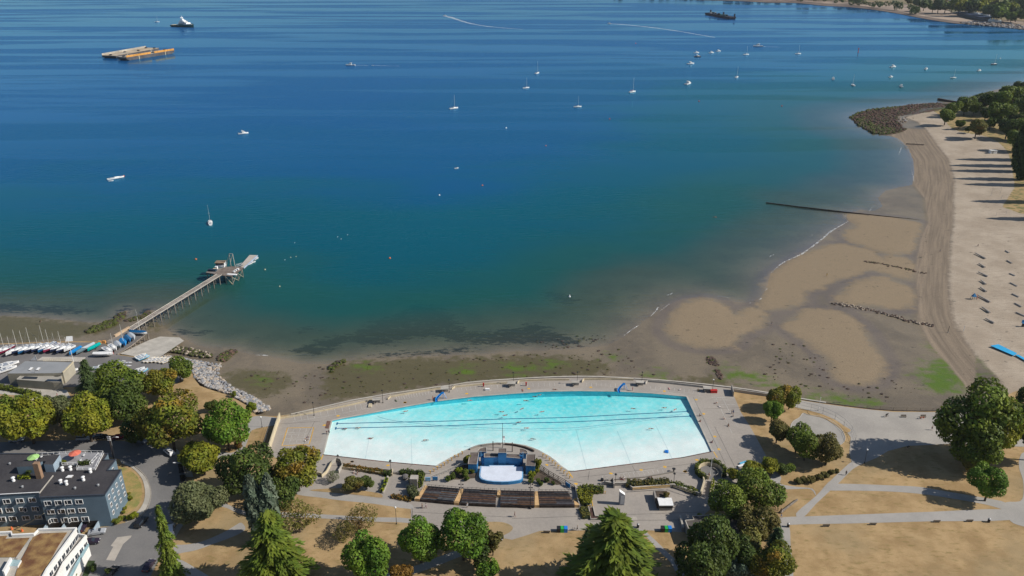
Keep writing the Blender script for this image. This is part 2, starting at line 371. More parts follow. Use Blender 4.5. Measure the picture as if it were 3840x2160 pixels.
def ground_mat():
 m = bpy.data.materials.new('tidal_ground'); nt, b = nodes(m); L = nt.links
 def att(k):
  a = nt.nodes.new('ShaderNodeAttribute'); a.attribute_name = k
  s = nt.nodes.new('ShaderNodeSeparateColor'); L.new(a.outputs['Color'], s.inputs[0]); return s.outputs
 A, B, C = att('zone_a'), att('zone_b'), att('zone_c')
 p = pos(nt)
 nb = noise(nt, p, 0.05, 5.0); nm = noise(nt, p, 0.28, 5.0, 0.6); nf = noise(nt, p, 2.2, 3.0)
 ps = pos(nt, (0.35, 1.6, 1), 0.2); nstr = noise(nt, ps, 0.25, 4.0, 0.6)
 def m_(mask, n, k, lo=0.42, hi=0.58):
  return sstep(nt, math_(nt, 'ADD', mask, math_(nt, 'MULTIPLY', math_(nt, 'SUBTRACT', n, 0.5), k)), lo, hi)
 mud = mixc(nt, sstep(nt, nb, 0.4, 0.62), (0.192, 0.156, 0.108), (0.145, 0.119, 0.086))
 mud = mixc(nt, math_(nt, 'MULTIPLY', sstep(nt, nm, 0.5, 0.7), 0.35), mud, (0.24, 0.19, 0.13))
 bar_ = m_(math_(nt, 'ADD', A[0], math_(nt, 'MULTIPLY', math_(nt, 'SUBTRACT', nm, 0.5), 0.55)), nb, 1.1, 0.30, 0.66)
 wet = math_(nt, 'MULTIPLY', sstep(nt, A[0], 0.02, 0.22), sstep(nt, A[0], 0.30, 0.52, 1.0, 0.0))
 mud = mixc(nt, math_(nt, 'MULTIPLY', wet, 0.45), mud, (0.125, 0.102, 0.097))
 col = mixc(nt, bar_, mud, mixc(nt, nm, (0.258, 0.198, 0.128), (0.225, 0.174, 0.116)))
 ol = m_(B[2], nm, 1.5, 0.28, 0.72)
 col = mixc(nt, math_(nt, 'MULTIPLY', ol, 0.9), col, mixc(nt, nstr, (0.075, 0.066, 0.026), (0.115, 0.098, 0.045)))
 col = mixc(nt, m_(math_(nt, 'ADD', B[0], math_(nt, 'MULTIPLY', math_(nt, 'SUBTRACT', nstr, 0.5), 0.8)), nm, 1.1, 0.25, 0.80), col, mixc(nt, nm, (0.055, 0.125, 0.012), (0.115, 0.155, 0.012)))
 fc = m_(A[2], nb, 0.25)
 px_ = nt.nodes.new('ShaderNodeSeparateXYZ'); L.new(p, px_.inputs[0])
 cv = nt.nodes.new('ShaderNodeCombineXYZ'); L.new(math_(nt, 'MULTIPLY', C[0], 26.0), cv.inputs[0]); L.new(math_(nt, 'MULTIPLY', px_.outputs[1], 0.022), cv.inputs[1])
 rut = noise(nt, cv.outputs[0], 1.0, 5.0, 0.6)
 fcol = mixc(nt, sstep(nt, rut, 0.36, 0.66), (0.275, 0.215, 0.155), (0.185, 0.145, 0.108))
 fcol = mixc(nt, math_(nt, 'MULTIPLY', nm, 0.35), fcol, (0.17, 0.14, 0.10))
 col = mixc(nt, fc, col, fcol)
 pt = pos(nt, (0.22, 1.9, 1), -0.12); ntk = noise(nt, pt, 0.9, 5.0, 0.7)
 sand = mixc(nt, sstep(nt, nb, 0.35, 0.65), (0.405, 0.338, 0.262), (0.325, 0.265, 0.20))
 sand = mixc(nt, math_(nt, 'MULTIPLY', sstep(nt, ntk, 0.48, 0.68), 0.7), sand, (0.25, 0.20, 0.15))
 col = mixc(nt, m_(A[1], nm, 0.6, 0.36, 0.64), col, sand)
 gr = mixc(nt, sstep(nt, nm, 0.4, 0.65), (0.36, 0.25, 0.12), (0.16, 0.15, 0.06))
 col = mixc(nt, m_(B[1], nm, 0.5), col, gr)
 kel = m_(C[1], noise(nt, pos(nt, (0.7, 1.5, 1), 0.15), 0.35, 6.0, 0.75), 4.2, 0.45, 0.80)
 col = mixc(nt, math_(nt, 'MULTIPLY', kel, 0.9), col, (0.016, 0.020, 0.016))
 rk = m_(C[2], nm, 1.2, 0.4, 0.65)
 col = mixc(nt, rk, col, mixc(nt, sstep(nt, nb, 0.45, 0.6), (0.085, 0.050, 0.036), (0.06, 0.065, 0.018)))
 g = sstep(nt, nf, 0.25, 0.75, 0.86, 1.12)
 sc = nt.nodes.new('ShaderNodeVectorMath'); sc.operation = 'SCALE'; L.new(col, sc.inputs[0]); L.new(g, sc.inputs['Scale'])
 L.new(sc.outputs[0], b.inputs['Base Color'])
 dryness = math_(nt, 'MAXIMUM', math_(nt, 'MAXIMUM', bar_, A[1]), A[2])
 L.new(sstep(nt, dryness, 0.1, 0.9, 0.34, 0.9), b.inputs['Roughness'])
 b.inputs['Specular IOR Level'].default_value = 0.2
 bn = nt.nodes.new('ShaderNodeBump'); bn.inputs['Distance'].default_value = 0.10; bn.inputs['Strength'].default_value = 0.55
 L.new(math_(nt, 'ADD', ntk, nf), bn.inputs['Height']); L.new(bn.outputs[0], b.inputs['Normal'])
 return m
M_ground = ground_mat()
Zt = Z-np.clip(sdf(X, Y, W2(LANDEDGE0, GZ))-4.0, 0, 3.0)*1.2        # cut down under the park
o = gridmesh('beach', X, Y, Zt, M_ground, {
 'zone_a': (soft(bar, 18.0), soft(dry, 9.0), soft(face, 8.0)),
 'zone_b': (soft(alg, 20.0), soft(gra, 5.0), soft(olive, 14.0)),
 'zone_c': (np.clip(-dry/40.0, 0, 1), soft(kelp, 8.0), soft(multi(X, Y, ROCKY, 0.5), 6.0))})
tag(o, kind='structure')

# ---- the sea: clear over the shallows, its own colour where it is deep
XS, YS = grid(1420, -152, 6.0, -900, 4760, 16.0)
seaS = sdf(XS, YS, SEA)
dep = np.where(seaS > 0, np.minimum(deep(XS, seaS), 12.0), np.maximum(seaS*0.03, -0.2))
kelpS = multi(XS, YS, KELP, 0.0)
def schlick(nt, nrm):
 # reflectance of a water surface, the same from above and below so that sunlight gets through to the bottom
 g = nt.nodes.new('ShaderNodeNewGeometry'); dp = nt.nodes.new('ShaderNodeVectorMath'); dp.operation = 'DOT_PRODUCT'
 nt.links.new(nrm, dp.inputs[0]); nt.links.new(g.outputs['Incoming'], dp.inputs[1])
 c = math_(nt, 'SUBTRACT', 1.0, math_(nt, 'ABSOLUTE', dp.outputs['Value']), True)
 return math_(nt, 'ADD', 0.02, math_(nt, 'MULTIPLY', math_(nt, 'POWER', c, 5.0), 0.9))
def sea_mat():
 m = bpy.data.materials.new('sea_water'); m.use_nodes = True; nt = m.node_tree; L = nt.links
 nt.nodes.remove(nt.nodes['Principled BSDF']); out = nt.nodes['Material Output']
 a = nt.nodes.new('ShaderNodeAttribute'); a.attribute_name = 'depth'
 s = nt.nodes.new('ShaderNodeSeparateColor'); L.new(a.outputs['Color'], s.inputs[0]); d = s.outputs[0]; far = s.outputs[1]; kel = s.outputs[2]
 nb = noise(nt, pos(nt, (0.6, 1.3, 1), 0.15), 0.012, 4.0)
 dn = math_(nt, 'MULTIPLY', d, sstep(nt, nb, 0.3, 0.7, 0.90, 1.10))
 rp = nt.nodes.new('ShaderNodeValToRGB'); cr = rp.color_ramp; cr.interpolation = 'EASE'
 L.new(math_(nt, 'DIVIDE', dn, 12.0), rp.inputs[0])
 stops = [(0.0, (0.13, 0.13, 0.085)), (0.10, (0.064, 0.098, 0.070)), (0.22, (0.010, 0.100, 0.090)), (0.38, (0.0, 0.090, 0.130)), (0.62, (0.0, 0.077, 0.195)), (1.0, (0.0, 0.072, 0.222))]
 while len(cr.elements) < len(stops): cr.elements.new(0.5)
 for e, (p_, c) in zip(cr.elements, stops): e.position = p_; e.color = (*c, 1)
 body = nt.nodes.new('ShaderNodeBsdfDiffuse'); L.new(rp.outputs[0], body.inputs[0])
 tp = nt.nodes.new('ShaderNodeBsdfTransparent')
 tint = nt.nodes.new('ShaderNodeCombineColor')
 for i, k in enumerate((0.34, 0.12, 0.15)):
  L.new(math_(nt, 'POWER', math.exp(-k), math_(nt, 'MAXIMUM', d, 0.0)), tint.inputs[i])
 L.new(tint.outputs[0], tp.inputs[0])
 op = math_(nt, 'SUBTRACT', 1.0, math_(nt, 'POWER', math.exp(-0.42), math_(nt, 'MAXIMUM', d, 0.0)))
 mx = nt.nodes.new('ShaderNodeMixShader'); L.new(op, mx.inputs[0]); L.new(tp.outputs[0], mx.inputs[1]); L.new(body.outputs[0], mx.inputs[2])
 # ripples, and broad slicks and ruffled lanes farther out
 w1 = noise(nt, pos(nt, (0.30, 1.0, 1), 0.10), 0.42, 3.0, 0.5); w2 = noise(nt, pos(nt, (0.6, 1.0, 1), -0.35), 1.1, 2.0, 0.5)
 hgt = math_(nt, 'ADD', math_(nt, 'MULTIPLY', w1, 1.0), math_(nt, 'MULTIPLY', w2, 0.35))
 lanes = noise(nt, pos(nt, (0.10, 1.0, 1), 0.10), 0.014, 5.0, 0.6)
 lane = sstep(nt, lanes, 0.45, 0.55)
 bn = nt.nodes.new('ShaderNodeBump'); bn.inputs['Distance'].default_value = 0.30
 L.new(hgt, bn.inputs['Height'])
 L.new(math_(nt, 'ADD', 0.10, math_(nt, 'MULTIPLY', lane, 0.95)), bn.inputs['Strength'])
 gl = nt.nodes.new('ShaderNodeBsdfGlossy'); gl.inputs[0].default_value = (0.40, 0.76, 1.0, 1)
 L.new(math_(nt, 'ADD', 0.06, math_(nt, 'MULTIPLY', lane, 0.2)), gl.inputs['Roughness']); L.new(bn.outputs[0], gl.inputs['Normal'])
 L.new(bn.outputs[0], body.inputs['Normal'])
 fr = schlick(nt, bn.outputs[0])
 m2 = nt.nodes.new('ShaderNodeMixShader')
 L.new(math_(nt, 'MULTIPLY', fr, math_(nt, 'SUBTRACT', 1.0, math_(nt, 'MULTIPLY', lane, 0.26)), True), m2.inputs[0]); L.new(mx.outputs[0], m2.inputs[1]); L.new(gl.outputs[0], m2.inputs[2])
 L.new(m2.outputs[0], out.inputs[0]); return m
M_sea = sea_mat()
o = gridmesh('sea', XS, YS, np.zeros_like(XS), M_sea, {'depth': (np.clip(dep, 0, 12), np.clip(YS/2000, 0, 1), soft(kelpS, 8.0))})
tag(o, kind='structure')

# ---- the park and everything paved stand on one level behind the sea wall
def dry_grass_mat():
 m = bpy.data.materials.new('dry_grass'); nt, b = nodes(m); L = nt.links
 n0 = noise(nt, pos(nt, (1, 1, 1)), 0.035, 4.0); n1 = noise(nt, pos(nt, (1, 1, 1), 0.6), 0.16, 6.0, 0.62)
 n2 = noise(nt, pos(nt, (0.5, 1.3, 1), 0.5), 0.7, 5.0, 0.65); n3 = noise(nt, pos(nt), 5.0, 2.0)
 c = mixc(nt, sstep(nt, n1, 0.34, 0.66), (0.41, 0.285, 0.148), (0.29, 0.195, 0.095))
 c = mixc(nt, math_(nt, 'MULTIPLY', sstep(nt, n2, 0.52, 0.70), 0.7), c, (0.19, 0.15, 0.055))
 c = mixc(nt, math_(nt, 'MULTIPLY', sstep(nt, n0, 0.48, 0.70), 0.7), c, (0.27, 0.215, 0.125))
 sc = nt.nodes.new('ShaderNodeVectorMath'); sc.operation = 'SCALE'; L.new(c, sc.inputs[0]); L.new(sstep(nt, n3, 0.2, 0.8, 0.88, 1.12), sc.inputs['Scale'])
 L.new(sc.outputs[0], b.inputs['Base Color']); b.inputs['Roughness'].default_value = 0.95; b.inputs['Specular IOR Level'].default_value = 0.1
 bn = nt.nodes.new('ShaderNodeBump'); bn.inputs['Distance'].default_value = 0.12; bn.inputs['Strength'].default_value = 0.6
 L.new(n2, bn.inputs['Height']); L.new(bn.outputs[0], b.inputs['Normal'])
 return m
M_dry = dry_grass_mat()
# the pool basin is left open in the park sheet
POOL = [(1244,1576),(1280,1568),(1384,1549),(1528,1522),(1638,1503),(1777,1486),(1920,1475),(2044,1467),(2168,1465),(2318,1467),(2442,1474),(2576,1486),(2672,1693),(2560,1716),(2360,1741),(2156,1767),(2131,1767),(2101,1746),(2081,1727),(2059,1711),(2039,1700),(2019,1689),(1995,1679),(1970,1671),(1920,1663),(1884,1661),(1827,1665),(1777,1677),(1752,1686),(1727,1698),(1677,1724),(1635,1748),(1538,1740),(1439,1731),(1369,1723),(1280,1713),(1211,1705)]
POOLW = [at(x, y) for x, y in POOL]
def sheet_hole(name, outer, z, m):
 O = [Vector((p.x, p.y, 0)) for p in polyw(outer, GZ)]; I = [Vector((p.x, p.y, 0)) for p in POOLW]
 allv = O+I; tr = tessellate_polygon([O, I]); fs = []
 for t in tr:
  p, q, r = (allv[i] for i in t); fs.append(tuple(t) if (q-p).cross(r-p).z > 0 else tuple(t[::-1]))
 return tag(MB().add([(p.x, p.y, z) for p in allv], fs, m).obj(name), kind='structure')
sheet_hole('park_ground', LAND, GZ, M_dry)
DECK = [(1051,1569),(1092,1556)]+SEAWALL[1:22]+[(2744,1459),(2749,1477),(2779,1547),(2813,1599),(2870,1703),(2880,1730),(2830,1790),(2760,1850),(2700,1880),(2640,1930),(2655,1962),(2640,2000),(2350,1984),(2144,1990),(2024,1991),(1970,2009),(1920,2024),(1840,2010),(1760,1990),(1660,1990),(1540,1962),(1541,1908),(1500,1898),(1400,1888),(1280,1876),(1200,1865),(1125,1856),(1090,1840),(1105,1800),(1120,1770),(1008,1701)]
sheet_hole('pool_deck', DECK, GZ+0.012, M_deck)
# earth and wall behind the shore edge
mb = MB(); line = polyw(LANDEDGE[:-1], GZ)
for a, b in zip(line[:-1], line[1:]):
 mb.add([(a.x, a.y, -1), (b.x, b.y, -1), (b.x, b.y, GZ-0.004), (a.x, a.y, GZ-0.004)], [(0, 1, 2, 3)], M_conc)
tag(mb.obj('shore_bank'), kind='structure')
# the sea wall in lengths, each with its pale cap
sw = thing('sea_wall', 'long curved concrete sea wall with a pale cap between the pool promenade and the mud flat', 'sea wall')
swl = [Vector((p.x, p.y)) for p in polyw(SEAWALL, GZ)]
for i in range(0, len(swl)-1, 3):
 seg = swl[i:i+4]
 if i < 22: wallmb(MB(), seg, 0.45, -0.6, GZ+0.30, M_conc, M_conc_l, 0.10, 0.12).obj('wall_section', sw)
 else: wallmb(MB(), seg, 0.40, -0.6, GZ+0.12, M_wood_d, M_wood_d, 0.06, 0.05).obj('wall_section', sw)

# ------------------------------------------------------------------ POOL
PY0 = at(1900, 1770).y
def pool_depth(x, y):
 # shallow along the near edge, falling away to the far wall
 n = np.interp(x, [at(1211,1705).x, at(1635,1748).x, at(1884,1690).x, at(2140,1767).x, at(2672,1693).x], [at(1211,1690).y, at(1635,1748).y, at(1884,1735).y, at(2140,1767).y, at(2672,1693).y])
 t = np.clip((y-n-7.0)/30.0, 0, 1.3)
 mid = 0.75+0.35*np.exp(-((x-at(2000,1480).x)/38.0)**2)
 return 0.16+1.45*t*mid
def pool_grid(zf, name, m, attr=False, step=1.1):
 P = np.array([(p.x, p.y) for p in POOLW]); x0, y0 = P.min(0); x1, y1 = P.max(0)
 bm = bmesh.new(); vs = [bm.verts.new((p.x, p.y, 0)) for p in POOLW]
 for t in tessellate_polygon([[Vector((p.x, p.y, 0)) for p in POOLW]]): bm.faces.new([vs[i] for i in t])
 for ax, lo, hi in (((1, 0, 0), x0, x1), ((0, 1, 0), y0, y1)):
  k = lo+step
  while k < hi:
   bmesh.ops.bisect_plane(bm, geom=bm.verts[:]+bm.edges[:]+bm.faces[:], plane_co=Vector(ax)*k, plane_no=ax); k += step*(2 if ax[0] else 1)
 bm.normal_update()
 for f in bm.faces:
  if f.normal.z < 0: f.normal_flip()
 me = bpy.data.meshes.new(name)
 co = np.array([v.co[:] for v in bm.verts]); d = pool_depth(co[:, 0], co[:, 1])
 for v, dd in zip(bm.verts, d): v.co.z = zf(dd)
 bm.to_mesh(me); bm.free(); me.materials.append(m)
 if attr:
  a = me.attributes.new('depth', 'FLOAT', 'POINT')
  co = np.zeros(len(me.vertices)*3); me.vertices.foreach_get('co', co); co = co.reshape(-1, 3)
  a.data.foreach_set('value', pool_depth(co[:, 0], co[:, 1]).astype(np.float32))
 o = bpy.data.objects.new(name, me); COL.objects.link(o); return o
WLV = GZ-0.22
M_pfloor = mat('pool_paint', (0.80, 0.82, 0.80), 0.6, 0.04, 0.2, 1.5)
M_pwall = mat('pool_wall_paint', (0.20, 0.62, 0.72), 0.6, 0.05, 0.4)
fl = pool_grid(lambda d: WLV-d, 'pool_basin', M_pfloor)
tag(fl, 'white painted basin of the big outdoor swimming pool, wide and bow-shaped', 'swimming pool')
def z_floor(p): return WLV-float(pool_depth(np.array(p.x), np.array(p.y)))
mb = MB(); n = len(POOLW)
for i in range(n):
 a, b = POOLW[i], POOLW[(i+1) % n]; k = max(1, int((b-a).length/4))
 for j in range(k):
  p, q = a.lerp(b, j/k), a.lerp(b, (j+1)/k)
  mb.add([(p.x, p.y, z_floor(p)), (q.x, q.y, z_floor(q)), (q.x, q.y, GZ+0.01), (p.x, p.y, GZ+0.01)], [(0, 3, 2, 1)], M_pwall if (i < 12) else M_pfloor)
mb.obj('pool_wall', fl)
mb = MB()
ed = [Vector((p.x, p.y)) for p in POOLW]
wallmb(mb, ed[:12], 0.5, GZ-0.1, GZ+0.05, M_conc_l); wallmb(mb, ed[11:13], 0.6, GZ-0.1, GZ+0.055, M_conc_l)
wallmb(mb, ed[12:17], 0.35, GZ-0.1, GZ+0.05, mat('red_coping', (0.20, 0.08, 0.06), 0.8, 0.5, 0.5)); wallmb(mb, ed[16:32], 0.5, GZ-0.1, GZ+0.045, M_conc_l)
wallmb(mb, ed[31:37], 0.35, GZ-0.1, GZ+0.05, MATS['red_coping']); wallmb(mb, [ed[36], ed[0]], 0.5, GZ-0.1, GZ+0.045, M_conc_l)
mb.obj('coping', fl)
# lines painted on the floor of the pool
M_lane = mat('lane_blue', (0.01, 0.12, 0.27), 0.6, 0.1, 1.0)
def lane(pts, w, name):
 mb = MB(); P = []
 for (a, b) in zip(pts[:-1], pts[1:]):
  A, B = at(*a, WLV-0.9), at(*b, WLV-0.9)
  for k in range(12): P.append(A.lerp(B, k/12))
 P.append(at(*pts[-1], WLV-0.9)); L2 = [Vector((p.x, p.y)) for p in P]
 a, b = offset(L2, w/2), offset(L2, -w/2); m = len(a)
 vs = [(p.x, p.y, z_floor(p)+0.03) for p in b]+[(p.x, p.y, z_floor(p)+0.03) for p in a]
 mb.add(vs, [(i, i+1, m+i+1, m+i) for i in range(m-1)], M_lane)
 for e, s in ((P[0], P[1]), (P[-1], P[-2])):
  dr = (s-e).normalized(); nrm = Vector((-dr.y, dr.x, 0)); q = [e+nrm*0.8, e-nrm*0.8, e-nrm*0.8+dr*0.5, e+nrm*0.8+dr*0.5]
  mb.add([(p.x, p.y, z_floor(p)+0.04) for p in q], [(0, 1, 2, 3)], M_lane)
 return mb.obj(name, fl)
lane([(1262,1592),(1660,1578),(1920,1567),(2240,1556),(2560,1544),(2581,1543)], 0.42, 'lane_line')
lane([(1257,1611),(1660,1597),(1920,1585),(2240,1575),(2560,1563),(2591,1562)], 0.42, 'lane_line')
M_joint = mat('floor_joint', (0.62, 0.68, 0.69), 0.7, 0.05, 1.0)
for a, b in (((1369,1722),(1385,1640)),((1545,1738),(1542,1640)),((2200,1760),(2160,1600)),((2365,1738),(2315,1610)),((2520,1718),(2460,1590))):
 A, B = at(*a, WLV), at(*b, WLV); mb = MB(); L2 = [Vector(A.lerp(B, k/14)[:2]) for k in range(15)]
 p1, p2 = offset(L2, 0.09), offset(L2, -0.09)
 mb.add([(p.x, p.y, z_floor(p)+0.02) for p in p2]+[(p.x, p.y, z_floor(p)+0.02) for p in p1], [(i, i+1, 16+i, 15+i) for i in range(14)], M_joint)
 mb.obj('floor_joint', fl)
def pool_water_mat():
 m = bpy.data.materials.new('pool_water'); m.use_nodes = True; nt = m.node_tree; L = nt.links
 nt.nodes.remove(nt.nodes['Principled BSDF']); out = nt.nodes['Material Output']
 a = nt.nodes.new('ShaderNodeAttribute'); a.attribute_name = 'depth'; d = a.outputs['Fac']
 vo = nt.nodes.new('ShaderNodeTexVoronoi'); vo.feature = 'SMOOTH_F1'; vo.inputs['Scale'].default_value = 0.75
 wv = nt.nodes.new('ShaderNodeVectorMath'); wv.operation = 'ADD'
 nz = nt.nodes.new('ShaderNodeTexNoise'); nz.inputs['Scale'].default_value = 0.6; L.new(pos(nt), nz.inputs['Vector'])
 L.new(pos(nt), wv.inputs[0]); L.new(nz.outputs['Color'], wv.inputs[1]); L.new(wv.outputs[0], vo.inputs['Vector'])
 rip_caustic = vo.outputs['Distance']
 de = math_(nt, 'MULTIPLY', d, math_(nt, 'ADD', 0.5, math_(nt, 'MULTIPLY', rip_caustic, 1.35)))  # ripple cells vary the tint, painting in the light pattern on the floor
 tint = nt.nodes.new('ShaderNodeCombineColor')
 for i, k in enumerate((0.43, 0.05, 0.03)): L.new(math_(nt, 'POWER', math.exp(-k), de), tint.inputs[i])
 tp = nt.nodes.new('ShaderNodeBsdfTransparent'); L.new(tint.outputs[0], tp.inputs[0])
 bn = nt.nodes.new('ShaderNodeBump'); bn.inputs['Distance'].default_value = 0.06; bn.inputs['Strength'].default_value = 0.5; L.new(rip_caustic, bn.inputs['Height'])
 gl = nt.nodes.new('ShaderNodeBsdfGlossy'); gl.inputs['Roughness'].default_value = 0.06; L.new(bn.outputs[0], gl.inputs['Normal'])
 fr = schlick(nt, bn.outputs[0])
 mx = nt.nodes.new('ShaderNodeMixShader'); L.new(fr, mx.inputs[0]); L.new(tp.outputs[0], mx.inputs[1]); L.new(gl.outputs[0], mx.inputs[2])
 L.new(mx.outputs[0], out.inputs[0]); return m
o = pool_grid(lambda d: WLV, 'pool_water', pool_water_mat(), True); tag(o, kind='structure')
M_rope = mat('rope_blue', (0.10, 0.32, 0.45), 0.7, 0.1, 1.0)
rp = [at(x, y, WLV+0.03) for x, y in smooth([(1417,1562),(1454,1573),(1516,1582),(1590,1590),(1702,1599),(1920,1608),(1982,1609),(2069,1606),(2168,1603),(2293,1589),(2417,1572),(2560,1552)], n=6)]
tag(MB().tube(rp, 0.06, M_rope, 5).obj('float_rope'), 'thin blue float rope sagging in a curve across the pool', 'rope')
# ================================================================== ROADS, PATHS, MARKINGS
def area(name, pts, dz, m): return sheet(name, pts, GZ+dz, m, trace=GZ)
# sailing club yard, ramp and lanes
area('boat_yard', [(-400,1262),(0,1292),(140,1287),(250,1284),(330,1284),(384,1287),(398,1293),(436,1325),(452,1333),(520,1342),(580,1350),(640,1357),(695,1366),(712,1386),(690,1420),(640,1450),(500,1450),(300,1450),(0,1460),(-400,1460)], 0.016, M_asph)
area('yard_lane', [(-300,1452),(0,1462),(60,1452),(250,1462),(265,1490),(200,1508),(120,1500),(60,1482),(0,1478),(-300,1470)], 0.020, M_conc_l)
rampP = [(448,1326),(560,1345),(600,1338),(690,1278),(672,1265),(600,1262),(560,1275)]
mbr = MB(); P = [at(x, y, GZ+0.02 if i in (0, 1) else (GZ-0.6 if i == 2 else (1.0 if i in (3, 4) else 1.6))) for i, (x, y) in enumerate(rampP)]
mbr.add(P, [(0, 1, 2, 6), (6, 2, 3, 5), (5, 3, 4)], M_conc_l); tag(mbr.obj('launching_ramp'), kind='structure')
# the street and its turning loop, with a raised kerb and a pavement round the grey block of flats
STREET = [(-500,1640),(0,1658),(300,1650),(520,1655),(640,1690),(668,1722),(686,1755),(697,1790),(698,1830),(690,1880),(664,1940),(650,1985),(636,2030),(600,2090),(560,2170),(520,2300),(330,2300),(300,2160),(325,2110),(330,1985),(405,1975),(470,1960),(522,1939),(547,1915),(562,1880),(566,1850),(562,1825),(548,1790),(522,1762),(490,1740),(450,1722),(400,1712),(0,1712),(-500,1712)]
area('street', STREET, 0.012, mat('street_asphalt', (0.185, 0.178, 0.172), 0.9, 0.10, 0.10, 2.0, c2=(0.15, 0.147, 0.145)))
kerbm = mat('kerb_stone', (0.33, 0.30, 0.26), 0.85, 0.1, 1.0)
def kerb(name, pts, w=0.22, h=0.13):
 L2 = [Vector((p.x, p.y)) for p in polyw(pts, GZ)]; o = wallmb(MB(), L2, w, GZ, GZ+h, kerbm).obj(name); return tag(o, kind='structure')
kerb('kerb', smooth([(600,1668),(640,1690),(668,1722),(686,1755),(697,1790),(698,1830),(690,1880),(664,1940),(650,1985),(636,2030),(600,2090)]))
kerb('kerb', smooth([(470,1960),(522,1939),(547,1915),(562,1880),(566,1850),(562,1825),(548,1790),(522,1762),(490,1740),(450,1722)]))
pv = [(455,1738),(490,1752),(518,1776),(534,1800),(542,1828),(544,1855),(538,1885),(522,1912),(500,1932),(470,1945)]
ov = [(450,1724),(489,1742),(520,1764),(546,1791),(560,1826),(564,1850),(560,1879),(545,1913),(521,1936),(472,1957)]
area('pavement', smooth(ov)+smooth(pv)[::-1], 0.10, M_conc_l)
area('pavement', smooth([(640,1692),(666,1722),(684,1755),(695,1790)])+smooth([(726,1790),(712,1750),(690,1715),(664,1684)]), 0.10, M_conc_l)
area('pavement', [(650,1987),(690,1941),(706,1943),(672,1992),(655,2022),(640,2022)], 0.10, M_conc_l)
area('drive_slab', [(398,2100),(425,2050),(415,2047),(440,2015),(494,2008),(490,2016),(462,2040),(430,2103)], 0.018, mat('slab', (0.42, 0.38, 0.33), 0.9, 0.06, 0.8))
area('garden_lawn', [(446,1744),(488,1762),(514,1785),(530,1815),(534,1850),(528,1880),(510,1905),(480,1925),(452,1930),(440,1880)], 0.05, mat('half_green_lawn', (0.20, 0.20, 0.06), 0.95, 0.3, 0.3, c2=(0.40, 0.26, 0.11)))
# footpaths
PATHS = [[(1090,1842),(1125,1857),(1200,1866),(1280,1877),(1400,1889),(1541,1909),(1541,1890),(1500,1880),(1400,1868),(1350,1862),(1280,1850),(1200,1842),(1120,1826)],
 [(1025,1921),(1120,1924),(1280,1933),(1400,1940),(1541,1945),(1600,1985),(1541,1962),(1400,1956),(1280,1948),(1120,1940),(1020,1938)],
 [(811,1882),(850,1890),(888,1906),(940,1920),(1025,1922),(1020,1938),(940,1935),(885,1921),(850,1905),(818,1897)],
 [(655,2046),(700,2042),(760,2030),(839,1996),(880,1972),(905,1960),(920,1985),(880,2010),(800,2040),(740,2062),(690,2072),(655,2076)],
 [(640,2088),(662,2092),(700,2110),(740,2135),(785,2165),(720,2175),(690,2150),(655,2122),(640,2112)],
 [(1850,2000),(1880,2010),(1880,2030),(1800,2062),(1720,2090),(1640,2122),(1560,2150),(1450,2180),(1420,2160),(1540,2128),(1620,2098),(1700,2068),(1800,2028)],
 [(2345,1981),(2404,1984),(2440,2010),(2480,2048),(2521,2088),(2560,2130),(2600,2170),(2640,2230),(2590,2230),(2545,2170),(2515,2110),(2470,2065),(2430,2020),(2400,1992)],
 [(2640,1960),(2928,1940),(3012,1937),(3200,1930),(3500,1919),(3771,1910),(3790,1950),(3500,1955),(3200,1963),(2928,1970),(2640,2000)],
 [(3012,1940),(2985,1925),(3060,1860),(3100,1815),(3117,1800),(3165,1755),(3200,1730),(3240,1735),(3200,1758),(3151,1806),(3117,1837),(3060,1890)],
 [(3117,1816),(3200,1815),(3330,1820),(3448,1826),(3560,1845),(3697,1868),(3771,1885),(3771,1912),(3700,1893),(3560,1868),(3448,1852),(3330,1843),(3200,1840),(3100,1838)],
 [(2928,1815),(2990,1826),(3047,1833),(3060,1860),(3040,1835),(2990,1834),(2928,1832),(2890,1800),(2905,1770),(2930,1790)],
 [(3820,1740),(3836,1800),(3838,1850),(3825,1880),(3771,1884),(3771,1915),(3790,1955),(3840,1975),(3990,2010),(3990,1700),(3850,1690)],
 [(931,1577),(963,1560),(1051,1570),(1040,1592),(1000,1600),(945,1614),(930,1650),(915,1688),(900,1710),(850,1720),(790,1715),(788,1690),(850,1698),(880,1694),(905,1668),(918,1630),(924,1600)],
 [(2928,1968),(2960,1975),(2965,2050),(2975,2160),(2950,2260),(2920,2260),(2935,2160),(2940,2050)]]
for k, P in enumerate(PATHS): area('footpath', smooth(P, True, 3), 0.016+0.002*k, M_path)
PROM = [(2994,1500),(3097,1516),(3200,1530),(3349,1545),(3548,1546),(3700,1540),(3950,1560),(3950,1680),(3560,1665),(3400,1673),(3330,1692),(3290,1716),(3240,1737),(3200,1756),(3185,1700),(3190,1640),(3160,1600),(3131,1574),(3080,1553),(3032,1539),(2985,1528),(2960,1515),(2945,1498)]
area('promenade', PROM, 0.05, M_prom)
area('promenade', [(2885,1479),(2994,1499),(2945,1497),(2760,1466),(2752,1460)], 0.046, M_prom)
oval = [(2965,1600),(2975,1580),(2998,1566),(3012,1550),(3035,1557),(3075,1562),(3115,1578),(3148,1602),(3166,1630),(3168,1650),(3150,1668),(3100,1672),(3040,1660),(2990,1640),(2968,1620)]
area('oval_court', smooth(oval, True, 5), 0.022, mat('court_asphalt', (0.34, 0.32, 0.29), 0.9, 0.06, 0.2))
L2 = [Vector((p.x, p.y)) for p in polyw(smooth(oval, True, 6), GZ)]; L2.append(L2[0])
tag(wallmb(MB(), L2, 0.2, GZ, GZ+0.12, M_conc_l).obj('court_kerb'), kind='structure')
